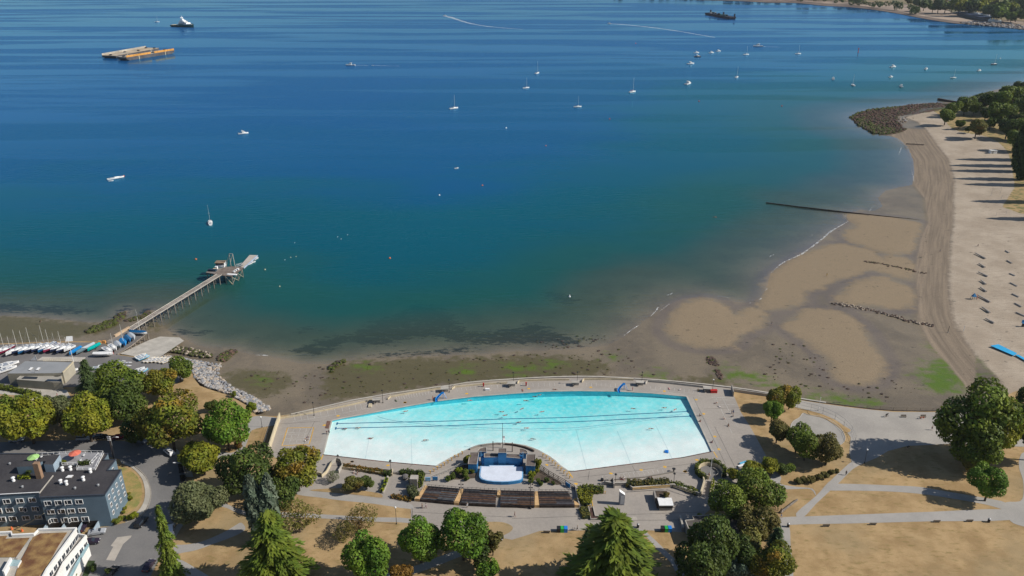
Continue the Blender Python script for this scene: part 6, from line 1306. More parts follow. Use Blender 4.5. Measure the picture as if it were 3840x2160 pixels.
# --- the point beyond the beach
pt = [(3577,404,28,'green'),(3623,389,33,'green'),(3677,380,31,'dark'),(3737,376,44,'green'),(3800,362,46,'green'),(3832,330,26,'dark'),(3549,431,30,'green'),(3762,425,46,'green'),(3716,458,24,'green'),(3666,474,36,'olive'),(3634,482,14,'dark'),(3599,463,17,'green'),(3782,474,38,'dark'),(3825,452,34,'dark'),(3820,524,36,'green'),(3858,480,40,'green'),(3700,420,26,'dark'),(3862,400,46,'dark'),(3842,372,38,'olive'),(3826,565,28,'dark'),(3900,330,46,'green'),(3900,440,46,'green'),(3655,402,26,'green')]
wd = ['leftmost tree on the point, nearest the rock jetty tip','tall tree second from the left on the point','dark tree on the point behind the sand','big tree in the back row of the point','wide tree at the top right of the point','dark tree against the water at the top of the point','low tree on the sand edge behind the boulders','big tree in the middle of the point wood','small green tree between two larger trees on the point','wide olive tree standing alone on the dry sand edge','tiny dark bush left of the wide olive tree','small round tree left on the dry strip of the point','dark tree right of the wide olive tree','dark tree at the right picture edge above the beach shadows','green tree at the right edge beside the white hut','green tree beyond the right edge of the point','dark tree behind the small green tree','dark tree in the deep wood at the right edge','olive tree in the deep wood at the right edge','dark low tree above the first long beach shadow','tree beyond the frame at the far end of the point','tree beyond the frame behind the beach','green tree filling the gap in the left row of the point']
for (x, y, w, c), lab in zip(pt, wd): tree(x, y, w, c, lab, 'mid' if w > 25 else 'small', 0.95, 0.25, 'trees on the point', 3.0)
for k, (x, y) in enumerate([(3856,622),(3858,642),(3872,672),(3915,694),(3945,758),(4005,824),(3880,600)]): conifer(x, y, y-165, 26, 'dark', 'tall poplar behind the beach casting a long pointed shadow, %s from the far end' % ['second','third','fourth','fifth','sixth','seventh','first'][k], 'column', 'poplars behind the beach', z=3.3)
# --- hedges and plantings
def hedge(name, lab, pts, w, h, col, leaf=0.30, n=None, z=GZ, grp=None, wob=0.25):
 P = [Vector((p.x, p.y)) for p in polyw(pts, z)]; ln = [0]
 for a, b in zip(P[:-1], P[1:]): ln.append(ln[-1]+(b-a).length)
 tot = ln[-1]; n = n or int(tot*(w+2*h)*9/(leaf*3.2)); n = min(n, 2600); s = rng.uniform(0, tot, n); C = []; N = []
 o0 = P[len(P)//2]
 for q in s:
  i = max(k for k in range(len(P)-1) if ln[k] <= q+1e-9); a, b = P[i], P[i+1]; p = a.lerp(b, (q-ln[i])/max(1e-6, ln[i+1]-ln[i])); d = (b-a).normalized(); nv = Vector((-d.y, d.x))
  u = rng.uniform(-1, 1)*(w/2+h); hh = h*(1+wob*math.sin(q*0.9)*math.cos(q*2.3+1))
  if abs(u) < w/2: C.append((p.x+nv.x*u, p.y+nv.y*u, hh)); N.append((0, 0, 1))
  else: s_ = 1 if u > 0 else -1; C.append((p.x+nv.x*s_*w/2, p.y+nv.y*s_*w/2, max(0.05, hh-(abs(u)-w/2)))); N.append((nv.x*s_, nv.y*s_, 0.2))
 C = np.array(C)-np.array([o0.x, o0.y, 0]); N = np.array(N)+rng.normal(size=(n, 3))*0.45; C += rng.normal(size=C.shape)*0.08
 me = quads_mesh(name, C, N, rng.uniform(0.6, 1.3, n)*leaf, rng.uniform(0.65, 1.3, n), LM[col], 1.0)
 t = thing(name, lab, 'hedge', (o0.x, o0.y, z), 0, grp); part('foliage', me, t)
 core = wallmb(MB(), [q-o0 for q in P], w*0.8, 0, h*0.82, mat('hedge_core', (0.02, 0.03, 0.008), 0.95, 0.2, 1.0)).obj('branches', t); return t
hedge('hedge', 'long brown green hedge on the wall above the plaza', Z220([(690,455),(800,475),(1100,465),(1430,445)]), 2.6, 1.6, 'brown', z=GZ)
hedge('hedge', 'green hedge end sloping down from the long plaza hedge to the ramp', Z220([(1440,455),(1560,480),(1780,560),(1900,620)]), 1.8, 1.2, 'hedge')
cc = at(2664, 1772); ring = [(4.35*math.cos(R(a))+cc.x, 4.35*math.sin(R(a))+cc.y) for a in range(-38, 250, 12)]
def hedge_w(name, lab, Pw, *a, **k):
 global polyw
 old = polyw; polyw = lambda pts, z: [Vector((p[0], p[1], z)) for p in pts]
 r = hedge(name, lab, Pw, *a, **k); polyw = old; return r
hedge_w('hedge', 'clipped round hedge circling the sunken ramp', ring, 1.0, 1.9, 'hedge')
hedge('hedge', 'narrow clipped hedge right of the ramp path', [(2674,1806),(2664,1858)], 0.7, 1.3, 'lime')
hedge('hedge', 'dense green hedge at the east end of the benches', N92([(1000,175),(1150,165),(1380,175)]), 2.6, 1.5, 'hedge'); hedge('hedge', 'yellow flowering shrubs beside the bench end wall', N92([(1030,200),(1060,300),(1130,400),(1150,300),(1170,230)]), 2.2, 1.5, 'yellow')
hedge('hedge', 'low planting in the corner bed at the east end of the benches', N92([(1070,440),(1100,520),(1130,590)]), 2.4, 0.9, 'olive'); bush(2278, 1932, 11, 'lime', 'bright lime shrub in the plaza planter', 1.0, kind='small'); bush(2255, 1940, 8, 'dark', 'small dark shrub in the plaza planter', 0.7, kind='small')
hedge('hedge', 'reddish and green planting in the long planter west of the stage', Z128([(0,1245),(250,1290),(500,1330),(650,1350)]), 1.8, 0.9, 'rust'); hedge('hedge', 'green ends of the long planter west of the stage', Z128([(300,1310),(640,1365)]), 0.9, 1.0, 'olive'); hedge('hedge', 'dark clipped hedge block at the lamp end of the long planter', Z128([(650,1375),(750,1385)]), 1.4, 1.5, 'dark')
hedge('hedge', 'dark L shaped hedge at the corner of the lower patio', Z128([(890,1345),(1050,1365),(1180,1365),(1230,1400),(1200,1449)]), 1.5, 1.3, 'dark'); hedge('hedge', 'narrow ivy strip on the wall between the two patios', N80([(690,0),(660,90),(610,195)]), 0.8, 1.2, 'lime')
hedge('hedge', 'ivy around the chimney stack tower', N80([(1050,20),(1080,110),(1190,100),(1210,0)]), 1.4, 2.6, 'hedge'); hedge('hedge', 'dark evergreen shrub below the chimney stack', N80([(1050,150),(1080,230),(1130,290)]), 2.6, 1.9, 'grey'); hedge('hedge', 'low flower bed with a dark edge below the west patio', N80([(760,250),(880,275),(1060,310)]), 1.7, 0.6, 'rust')
bush(1247, 1790, 24, 'grey', 'thin grey green shrub inside the corner wall of the west patio', 1.0, kind='sparse'); bush(1330, 1812, 40, 'olive', 'olive shrub row on the dry strip of the west patio, left', 0.8); bush(1372, 1810, 30, 'dark', 'small tree on the dry strip of the west patio, right', 1.0)
for k, (x, y, w, c) in enumerate([(1995,1780,14,'lime'),(1990,1800,12,'green'),(2020,1802,10,'green'),(2050,1800,10,'dark'),(2030,1815,9,'green'),(2075,1810,8,'dark'),(2012,1765,10,'yellow')]): bush(x, y, w, c, 'small garden shrub right of the stage, %s' % ['tall pale one by the tower','by the curved kerb','in the middle of the bed','dark one under the fence','at the front kerb','dark one at the far tip','yellow one next to the tower'][k], 1.0, 'garden shrubs right of the stage', kind='small')
tree(2017, 1742, 17, 'yellow', 'yellow green small tree at the east tower of the stage', 'small', 1.5, 0.1); tree(1752, 1722, 16, 'yellow', 'yellow green small tree at the west tower of the stage', 'small', 1.5, 0.1)
for k, (x, y, w, c) in enumerate([(1722,1765,13,'lime'),(1745,1775,15,'green'),(1770,1760,13,'green'),(1700,1785,13,'dark'),(1680,1795,11,'green'),(1750,1795,10,'green')]): bush(x, y, w, c, 'small garden shrub left of the stage, %s' % ['lime one by the fence','in the middle of the bed','beside the blue wall','dark one halfway down the fence','at the low end of the fence','at the front kerb'][k], 1.0, 'garden shrubs left of the stage', kind='small')
hedge('hedge', 'low green hedge curving below the club house forecourt', T(0,1440,640,[(-200,0),(0,60),(250,110),(450,150),(600,180)]), 2.0, 1.2, 'hedge')
for k, (x, y, w, c) in enumerate([(433,1953,17,'hedge'),(452,1945,12,'yellow'),(495,1935,20,'lime'),(470,1938,9,'dark'),(487,1868,11,'yellow'),(483,1850,8,'yellow'),(470,1905,8,'yellow'),(462,1920,8,'yellow')]): bush(x, y, w, c, 'shrub by the right wall of the flats, %s' % ['dark round one at the corner','yellow one behind the corner shrub','clipped lime hedge by the kerb','dark gap next to the lime hedge','larger yellow one up the slope','small yellow one up the slope','third from the corner','second from the corner'][k], 0.8, 'shrubs along the flats', kind='small')
o = hedge_w('roof_planter', 'planter box of reeds at the terrace railing of the flats', [tuple(at(*q, GZ+HB))[:2] for q in T1440([(1190,1235),(1370,1228)])], 0.9, 1.2, 'dark', z=GZ+HB+0.36)
o = hedge_w('roof_planter', 'yellow green planter box below the chimney on the black roof', [tuple(at(*q, GZ+HB))[:2] for q in T1440([(275,1425),(465,1415)])], 1.2, 0.9, 'lime', z=GZ+HB+0.01)
bush(960/4.025, 1730, 9, 'yellow', 'potted yellow shrub by the penthouse on the terrace', 1.0, z=GZ+HB+0.36, kind='small'); bush(108, 1767, 14, 'dark', 'dark potted plants by the left penthouse wall', 0.7, z=GZ+HB+0.01, kind='small')
bush(2500, 1855, 13, 'olive', 'shrub growing in the kiosk planter on the plaza', 0.7, z=GZ+2.0, kind='small'); bush(2625, 1935, 12, 'lime', 'lime green shrub at the corner of the flat roofed building', 0.8, kind='small')
bush(942, 1527, 20, 'lime', 'yellow green bush at the lower end of the boulder slope', 1.1); bush(877, 1478, 12, 'yellow', 'small yellow green bush at the upper edge of the boulder slope', 0.9, kind='small'); bush(895, 1665, 17, 'rust', 'reddish brown bush at the foot of the emerald green tree', 0.8, kind='small')
bush(270, 2158, 20, 'hedge', 'green shrub at the bottom edge beside the white building', 0.9); bush(350, 2130, 14, 'dark', 'dark clipped shrub by the garden gate at the bottom left', 1.2, kind='small'); bush(405, 2140, 16, 'dark', 'dark shrub in the shade at the bottom of the street', 1.0, kind='small')
area('garden_strip', T1800([(1330,1215),(1440,1220),(1330,1450),(1240,1450)]), 0.03, mat('hedge_ground', (0.03, 0.05, 0.015), 0.95, 0.2, 0.8))
# --- rocks
def rock_mesh(seed, m, sub=1):
 r = np.random.default_rng(seed); bm = bmesh.new(); bmesh.ops.create_icosphere(bm, subdivisions=sub, radius=1.0)
 d = r.normal(size=(5, 3)); d /= np.linalg.norm(d, axis=1, keepdims=True); s = r.uniform(0.75, 1.2, 3)
 for v in bm.verts:
  q = np.array(v.co[:])
  for k in range(5): q *= 1-0.28*max(0, q.dot(d[k])-0.55)/0.45
  v.co = Vector(q*s*np.array([1.1, 1, 0.75])*r.uniform(0.93, 1.07))
 me = bpy.data.meshes.new('rock'); bm.to_mesh(me); bm.free(); me.materials.append(m); return me
RK = {}
for nm, c, c2 in (('pale', (0.38, 0.36, 0.335), (0.27, 0.255, 0.245)), ('tan', (0.40, 0.33, 0.25), (0.30, 0.25, 0.20)), ('blue', (0.22, 0.23, 0.25), (0.16, 0.165, 0.18)), ('dark', (0.055, 0.042, 0.036), (0.085, 0.06, 0.048)), ('weed', (0.045, 0.05, 0.014), (0.075, 0.095, 0.016)), ('weedy', (0.07, 0.055, 0.03), (0.055, 0.075, 0.016)), ('brown', (0.135, 0.080, 0.058), (0.085, 0.055, 0.043))):
 m = mat('rock_'+nm, c, 0.9, 0.18, 0.9, 4.0, c2=c2, bump=0.06); RK[nm] = [rock_mesh(hash(nm) % 97+k if False else sum(map(ord, nm))+k, m) for k in range(3)]
def in_poly(P, n):
 P = np.array(P); lo, hi = P.min(0), P.max(0); out = []
 while len(out) < n:
  q = rng.uniform(lo, hi, (n*3, 2)); s = sdf(q[:, 0], q[:, 1], P); out += [tuple(v) for v in q[s > 0]]
 return out[:n]
def rockfield(name, lab, cat, polys, n, size, kinds, zf, parts=300, z=0.5, grp=None):
 pts = []
 for poly, w in polys: pts += in_poly([tuple(at(*q, z))[:2] for q in poly], int(n*w))
 o0 = Vector((*np.mean(pts, 0), 0)); t = thing(name, lab, cat, o0, 0, grp); pts.sort(key=lambda p: p[1]); vs, fs, mi, ms = [], [], [], []; rest = {}
 for i, (x, y) in enumerate(pts):
  s = size*random.choice((0.55, 0.75, 0.9, 1.0, 1.2, 1.5)); kd = random.choice(kinds); me = random.choice(RK[kd]); zz = zf(x, y)+0.22*s
  if i < parts:
   o = part('rock', me, t, (x-o0.x, y-o0.y, zz)); o.rotation_euler = (random.uniform(-.4, .4), random.uniform(-.4, .4), random.uniform(0, 6.28)); o.scale = (s*random.uniform(.8, 1.2), s, s*random.uniform(.7, 1.1))
  else: rest.setdefault(kd, []).append((me, x-o0.x, y-o0.y, zz, s))
 if rest:
  mb = MB()
  for kd, L3 in rest.items():
   for me, x, y, zz, s in L3:
    a = random.uniform(0, 6.28); c_, s_ = math.cos(a), math.sin(a); mb.add([((v.co.x*c_-v.co.y*s_)*s+x, (v.co.x*s_+v.co.y*c_)*s+y, v.co.z*s+zz) for v in me.vertices], [tuple(p.vertices) for p in me.polygons], me.materials[0])
  o = mb.obj('rocks', t); o['kind'] = 'stuff'
 return t
swn = np.array([(p.x, p.y) for p in polyw(LANDEDGE0, GZ)])
def bank(x, y):
 d = float(sdf(np.array([x]), np.array([y]), swn)[0]); return float(np.clip(3.9+d*0.42, 0.7, 3.95))
def flat_z(x, y):
 d = -float(sdf(np.array([x]), np.array([y]), SEA)[0]); return min(0.03*d, 1.15) if d > 0 else max(0.03*d, -2)
rockfield('boulder_slope', 'slope of pale grey boulders between the boat ramp and the pool lane', 'rocks', [([(560,1318),(640,1322),(740,1338),(795,1348),(800,1360),(718,1392),(690,1370),(600,1345)], 0.35), ([(745,1380),(830,1342),(812,1390),(870,1440),(960,1478),(1015,1520),(985,1543),(955,1552),(930,1528),(895,1502),(850,1478),(770,1452),(728,1425),(722,1398)], 0.65)], 1500, 0.56, ['pale', 'tan', 'blue', 'pale', 'blue'], bank, z=2.5)
rockfield('weed_bank', 'strip of weedy brown stones below the boulder slope at the boat ramp', 'rocks', [(T(640,1080,640,[(-150,900),(0,880),(250,910),(420,950),(620,1010),(640,1050),(500,1060),(200,1000),(0,970),(-140,960)]), 1)], 420, 0.5, ['weedy', 'weed', 'dark', 'tan'], lambda x, y: max(0.8, bank(x, y)-0.9))
rockfield('rock_spit', 'dark rocky spit with weed beside the boulder slope, pointing at the water', 'rocks', [(SPIT3, 1)], 170, 0.65, ['weedy', 'dark', 'weed', 'brown'], flat_z)
rockfield('rock_spit', 'rocky clump with green weed at the waterline of the mud flat', 'rocks', [(SPIT4, 1)], 110, 0.65, ['weed', 'weed', 'dark'], flat_z)
rockfield('rock_spit', 'long green weedy rock spit left of the pier, nearer the boats', 'rocks', [(SPIT1, 1)], 300, 0.75, ['weed', 'weedy', 'weed', 'dark'], flat_z)
rockfield('rock_spit', 'short green weedy rock spit right beside the pier', 'rocks', [(SPIT2, 1)], 120, 0.7, ['weed', 'weedy', 'dark'], flat_z)
rockfield('rock_pile', 'pile of black rocks on the mud beside the pool sea wall, upper heap', 'rocks', [(ROCKY[5], 1)], 75, 0.6, ['dark', 'dark', 'brown', 'weed'], lambda x, y: 0.9)
rockfield('rock_pile', 'pile of black rocks on the mud beside the pool sea wall, lower heap', 'rocks', [(ROCKY[6], 1)], 50, 0.55, ['dark', 'dark', 'brown'], lambda x, y: 1.0)
rockfield('rock_jetty', 'broad dark rocky point with green weed at the far end of the beach', 'rocks', [(JETTY, 1)], 2600, 0.95, ['dark', 'brown', 'brown', 'brown', 'weedy'], lambda x, y: max(0.1, flat_z(x, y)), z=0.4)
rockfield('weed_fringe', 'green weedy rocks fringing the water side of the rocky point', 'rocks', [(T(2880,0,960,[(845,1195),(900,1145),(1050,1110),(1300,1090),(1350,1080),(1300,1075),(1050,1095),(900,1130),(820,1180)]), 0.4), (T(2880,0,960,[(870,1200),(1000,1160),(980,1210),(1080,1260),(1300,1310),(1250,1350),(1050,1340),(900,1255)]), 0.6)], 520, 1.1, ['weed', 'weed', 'weedy'], lambda x, y: max(0.3, flat_z(x, y)+0.3), 200)
rockfield('stone_patch', 'pale scattered stones on the sand behind the rocky point', 'rocks', [(T(2880,0,960,[(1300,1185),(1500,1170),(1720,1120),(1700,1150),(1500,1200),(1400,1240),(1350,1250)]), 1)], 160, 1.0, ['tan', 'pale', 'brown'], lambda x, y: max(0.5, flat_z(x, y)))
def groyne(lab, pts, n, w, sz, kinds):
 L2 = [Vector((p.x, p.y)) for p in polyw(pts, 0.8)]; o0 = L2[0]; t = thing('rock_groyne', lab, 'groyne', (o0.x, o0.y, 0)); tot = sum((b-a).length for a, b in zip(L2[:-1], L2[1:]))
 for k in range(n):
  q = random.random()**0.85*tot; i = 0
  while i < len(L2)-2 and q > (L2[i+1]-L2[i]).length: q -= (L2[i+1]-L2[i]).length; i += 1
  p = L2[i]+(L2[i+1]-L2[i]).normalized()*q; s = sz*random.choice((.5, .7, .9, 1.1, 1.3)); o = part('rock', random.choice(RK[random.choice(kinds)]), t, (p.x-o0.x+random.gauss(0, w), p.y-o0.y+random.gauss(0, w), flat_z(p.x, p.y)+0.3*s)); o.scale = (s, s, s); o.rotation_euler.z = random.uniform(0, 6.28)
groyne('long line of dark rocks across the wet sand, the nearer rock groyne', [(3505,1226),(3430,1212),(3340,1186),(3260,1164),(3200,1153),(3130,1140)], 270, 0.8, 0.46, ['dark', 'brown', 'dark', 'tan'])
groyne('line of dark rocks across the sandbars, the farther rock groyne', [(3468,1028),(3400,1012),(3340,1000),(3280,988),(3243,983)], 160, 0.7, 0.42, ['dark', 'brown', 'weedy'])
b = at(3180, 798, 0.6); t = thing('timber_groyne', 'long thin dark wall running from the beach into the sea', 'groyne', b); L2 = [Vector((p.x-b.x, p.y-b.y)) for p in polyw([(3485,832),(3400,820),(3180,796),(3000,775),(2872,759)], 0.5)]
for i in range(len(L2)-1): wallmb(MB(), L2[i:i+2], 0.32, -1.6, 0.26-0.07*i, M_wood_d if i else mat('weed_timber', (0.07, 0.08, 0.02), 0.9, 0.2, 0.6)).obj('wall_section', t)
b = at(3550, 380, 0.6); t = thing('timber_groyne', 'dark timber breakwater stub behind the point trees', 'groyne', b); L2 = [Vector((p.x-b.x, p.y-b.y)) for p in polyw([(3518,372),(3560,380),(3600,386),(3640,388)], 0.5)]; wallmb(MB(), L2, 2.2, -1.0, 1.1, M_wood_d).obj('wall_section', t)
# loose stones and weed lumps on the mud
mb = MB(); dk = [m for kd in ('dark', 'weedy') for m in RK[kd]]
spots = in_poly([tuple(at(*q, 0.6))[:2] for q in [(1100,1375),(1600,1345),(2000,1325),(2260,1310),(2350,1300),(2400,1400),(2560,1425),(2200,1410),(1900,1420),(1500,1460),(1150,1520),(1000,1500),(900,1400)]], 230)+in_poly([tuple(at(*q, 0.6))[:2] for q in [(2860,1280),(3050,1300),(3150,1400),(3350,1430),(3500,1480),(3300,1520),(3000,1480),(2850,1400)]], 90)+in_poly([tuple(at(*q, 0.1))[:2] for q in [(2000,1270),(2250,1250),(2330,1265),(2250,1300),(2020,1310)]], 60)
for x, y in spots:
 me = random.choice(dk); s = random.choice((0.15, 0.22, 0.3, 0.45, 0.6)); a = random.uniform(0, 6.28); c_, s_ = math.cos(a), math.sin(a)
 mb.add([((v.co.x*c_-v.co.y*s_)*s*1.3+x, (v.co.x*s_+v.co.y*c_)*s+y, v.co.z*s*0.8+flat_z(x, y)+0.1) for v in me.vertices], [tuple(p.vertices) for p in me.polygons], me.materials[0])
tag(mb.obj('scattered_stones'), kind='stuff')
# ================================================================== BOATS
HULLS = {n: mat('hull_'+n, c, 0.35, 0.04, 0.6) for n, c in (('white', (0.78, 0.78, 0.77)), ('navy', (0.02, 0.03, 0.07)), ('wine', (0.22, 0.02, 0.06)), ('teal', (0.0, 0.36, 0.33)), ('blue', (0.01, 0.20, 0.50)), ('grey', (0.42, 0.45, 0.48)), ('slate', (0.12, 0.18, 0.21)), ('deepblue', (0.01, 0.10, 0.24)), ('green', (0.02, 0.10, 0.09)), ('cream', (0.72, 0.62, 0.46)), ('skyblue', (0.12, 0.42, 0.62)))}
M_deckw = mat('boat_deck', (0.70, 0.70, 0.68), 0.5, 0.06, 0.8); M_cover = mat('boat_cover', (0.03, 0.06, 0.14), 0.7, 0.1, 0.8); M_spar = mat('spar', (0.62, 0.60, 0.55), 0.4, 0.05, 0.8); M_cock = mat('cockpit', (0.30, 0.33, 0.38), 0.6, 0.1, 0.8)
def hull_secs(L, B, fb, dr, transom=0.75):
 secs = []
 for k in range(9):
  t = k/8; x = -L/2+L*t; w = B/2*(transom+(1-transom)*math.sin(min(1, t/0.45)*math.pi/2) if t < 0.45 else math.cos(((t-0.45)/0.55)**1.7*math.pi/2)); w = max(w, 0.02); sh = fb*(1+0.25*t*t); kd = -dr*(1-0.8*max(0, t-0.5)*2) if t > 0.5 else -dr
  secs.append([(x, w, sh), (x, w*0.86, sh*0.25), (x, 0, kd), (x, -w*0.86, sh*0.25), (x, -w, sh)])
 return secs
def boat_parts(L, B, fb, dr, kind, hm, cover=None, mast=None, boom=True):
 """returns named meshes of a boat pointing along +X, waterline at z = 0"""
 out = []; secs = hull_secs(L, B, fb, dr, 0.72 if kind == 'sail' else 0.9); mb = MB(); mb.loft(secs, hm, close=False, caps=False); n = 5
 mb.add(secs[0], [(0, 1, 2, 3, 4)], hm); out.append(('hull', mb.mesh('hull', False)))
 dk = MB(); P = [(s[0][0], s[0][1]*0.97, s[0][2]-0.04) for s in secs]+[(s[4][0], s[4][1]*0.97, s[4][2]-0.04) for s in secs[::-1]]
 m = len(secs); dk.add(P, [(i, 2*m-1-i, 2*m-2-i, i+1) for i in range(m-1)], M_deckw); out.append(('deck', dk.mesh('deck')))
 if kind == 'sail':
  if cover:
   c = MB(); cs = [[(s[0][0]*0.98, s[0][1]*1.04, s[0][2]), (s[0][0]*0.98, s[0][1]*0.5, s[0][2]+fb*0.35), (s[0][0]*.98, 0, s[0][2]+fb*0.6), (s[0][0]*.98, -s[0][1]*0.5, s[0][2]+fb*0.35), (s[0][0]*.98, -s[0][1]*1.04, s[0][2])] for s in secs]; c.loft(cs, cover, close=False, caps=False); c.add(cs[0], [(0, 1, 2, 3, 4)], cover); out.append(('boat_cover', c.mesh('boat_cover')))
  else:
   out.append(('cabin', MB().loft([[(x, w, fb), (x, w*0.8, fb+h), (x, -w*0.8, fb+h), (x, -w, fb)] for x, w, h in ((-L*0.08, B*0.30, 0.1), (-L*0.06, B*0.30, fb*0.55), (L*0.14, B*0.24, fb*0.5), (L*0.26, B*0.14, fb*0.2))], HULLS['white'], close=False).mesh('cabin')))
   out.append(('cockpit', MB().box((-L*0.26, 0, fb+0.03), (L*0.28, B*0.42, 0.12), M_cock).mesh('cockpit')))
  if mast:
   x = L*0.10; out.append(('mast', MB().tube([(x, 0, fb), (x, 0, mast)], 0.09 if mast > 8 else 0.07, M_spar, 5, 0.05).box((x, 0, mast*0.55), (0.06, B*0.5, 0.05), M_spar).mesh('mast')))
   if boom: out.append(('boom', MB().tube([(x, 0, fb+1.1), (-L*0.36, 0, fb+1.15)], 0.16, M_cover if boom is True else boom, 5, 0.10).mesh('boom')))
   out.append(('stay', MB().tube([(x, 0, mast*0.95), (L*0.48, 0, fb*1.2)], 0.018, M_grey, 3).tube([(x, 0, mast*0.97), (-L*0.48, 0, fb)], 0.018, M_grey, 3).mesh('stay')))
 elif kind == 'motor':
  out.append(('cabin', MB().loft([[(x, w, fb), (x, w*0.85, fb+h), (x, -w*0.85, fb+h), (x, -w, fb)] for x, w, h in ((-L*0.12, B*0.38, B*0.50), (L*0.08, B*0.36, B*0.48), (L*0.20, B*0.30, B*0.12), (L*0.30, B*0.18, 0.1))], HULLS['white'], close=False).mesh('cabin')))
  out.append(('windscreen', MB().box((L*0.13, 0, fb+B*0.33), (L*0.05, B*0.58, B*0.18), M_glass, 0, 0, R(-35)).box((-L*0.02, 0, fb+B*0.30), (L*0.16, B*0.70, B*0.13), M_glass).mesh('windscreen')))
  out.append(('cockpit', MB().box((-L*0.30, 0, fb+0.03), (L*0.30, B*0.62, 0.12), M_cock).mesh('cockpit')))
  out.append(('arch', MB().box((-L*0.10, 0, fb+B*0.56), (L*0.20, B*0.72, 0.1), M_deckw).tube([(-L*.1, 0, fb+B*.5), (-L*.12, 0, fb+B*0.5+1.3)], 0.05, M_spar, 4).mesh('arch')))
 elif kind == 'open':
  out.append(('cockpit', MB().box((-L*0.08, 0, fb-0.01), (L*0.55, B*0.60, 0.10), M_cock).mesh('cockpit'))); out.append(('thwart', MB().box((-L*0.05, 0, fb+0.03), (L*0.08, B*0.75, 0.1), M_deckw).mesh('thwart')))
 return out
PROTO = {}
def boat(key, spec, px, py, rz, lab, name, cat, grp=None, z=0.0, scale=1.0, trailer=False):
 if key not in PROTO: PROTO[key] = boat_parts(*spec)
 t = thing(name, lab, cat, at(px, py, z), rz, grp); t.scale = (scale,)*3
 for nm, me in PROTO[key]: part(nm, me, t)
 if trailer: part('trailer', TRAIL, t)
 return t
TRAIL = MB().box((0, 0, -0.45), (4.2, 0.15, 0.12), M_black).box((-0.3, 0, -0.5), (0.15, 1.7, 0.12), M_black).mesh('trailer')
SP = {'sail9': (9.0, 2.9, 0.95, 0.3, 'sail', HULLS['white'], None, 13.0), 'sail8': (7.6, 2.5, 0.85, 0.3, 'sail', HULLS['white'], None, 10.5), 'sail8d': (8.2, 2.6, 0.85, 0.3, 'sail', HULLS['navy'], None, 11.0), 'sailred': (9.0, 2.9, 0.95, 0.3, 'sail', HULLS['white'], None, 14.0, mat('red_sail_cover', (0.35, 0.03, 0.04), 0.7, 0.1, 1.0)), 'motor7': (7.5, 2.7, 0.9, 0.3, 'motor', HULLS['white']), 'motor9': (9.5, 3.2, 1.05, 0.3, 'motor', HULLS['white']), 'motor7d': (8.0, 2.8, 0.9, 0.3, 'motor', HULLS['navy']), 'cruiser': (13.0, 4.0, 1.4, 0.4, 'motor', HULLS['white']), 'dinghy': (3.2, 1.5, 0.4, 0.1, 'open', HULLS['white']), 'bare': (11.5, 2.6, 0.9, 0.3, 'sail', HULLS['white'], None, None)}
G1 = 'sailboats moored in the bay'; G2 = 'motorboats moored in the bay'
for key, x, y, a, sc, lab in [('sail9',2015,276,65,1.05,'white sailboat with the tallest thick mast, in the upper middle of the bay'),('sail8',1973,331,30,1.0,'white sailboat below the tall masted one in the upper middle'),('sail8',1702,408,35,1.15,'white sailboat alone left of the middle of the bay'),('sail8',2166,402,15,0.95,'small white sailboat lowest of the middle boats'),('sailred',2372,346,40,1.0,'white sailboat with a red sail cover'),('sail8',2763,291,60,1.1,'white sailboat with a slim mast right of the flybridge cruiser'),('sail8',589,83,10,1.1,'tiny sailboat left of the dark hulled yacht'),('sail8',2798,206,20,1.1,'pale sailboat just below the cabin cruiser that has a wake'),('sail8',2993,203,15,1.1,'white sailboat by the dark wake lines left of the red marker'),('sail8',3199,321,90,1.05,'sailboat seen end on, left of the rocky point'),('sail8d',3728,242,20,1.1,'dark hulled ketch at the far right of the bay'),('sail8',3575,293,10,0.9,'small white sailboat above the rocky point trees'),('sail8',789,838,112,0.95,'white sailboat nearest the pier, seen from behind')]: boat(key, SP[key], x, y, R(a), lab, 'sailboat', 'sailboat', G1, scale=sc*1.15)
for key, x, y, a, sc, lab in [('motor7',913,502,25,1.0,'white motorboat alone at the left of the bay'),('motor9',2581,316,50,1.15,'white flybridge cruiser in the right middle of the bay'),('motor9',2590,240,20,1.0,'white cruiser below the dark hulled motorboat'),('motor7d',2616,213,0,1.05,'dark hulled motorboat in the cluster of four'),('motor7',2612,199,20,1.0,'white motorboat directly above the dark hulled one'),('motor7',2668,199,20,1.0,'white motorboat with a dark canopy, third of the upper cluster'),('motor7',2694,193,20,0.95,'white motorboat, rightmost of the upper cluster'),('motor7',3124,298,75,1.0,'white motorboat with a dark cockpit seen from behind'),('motor9',3349,252,25,0.95,'white cruiser in the right part of the bay, above a smaller boat'),('motor7',3341,290,25,0.8,'small white motorboat under the white cruiser at the right'),('motor7',3473,260,40,0.9,'white motorboat between the cruiser and the far right ketch'),('motor7',3379,326,80,1.0,'white tug shaped motorboat nearest the rocky point'),('motor7',3672,266,25,0.85,'white motorboat left of the dark ketch')]: boat(key, SP[key], x, y, R(a), lab, 'motorboat', 'motorboat', G2, scale=sc*1.15)
boat('cruiser', SP['cruiser'], 1314, 246, R(178), 'white cabin cruiser under way with a dinghy in tow', 'motorboat', 'motorboat'); boat('dinghy', SP['dinghy'], 1398, 246, R(180), 'tiny dinghy towed behind the white cabin cruiser', 'dinghy', 'dinghy')
boat('cruiser', SP['cruiser'], 2842, 175, R(179), 'two decked white cruiser under way with a short white wake', 'motorboat', 'motorboat', scale=1.2)
boat('motor7', SP['motor7'], 1668, 60, R(170), 'speedboat at the head of the long curved wake', 'speedboat', 'speedboat'); boat('motor7', SP['motor7'], 2285, 89, R(176), 'speedboat at the head of the straight white wake', 'speedboat', 'speedboat')
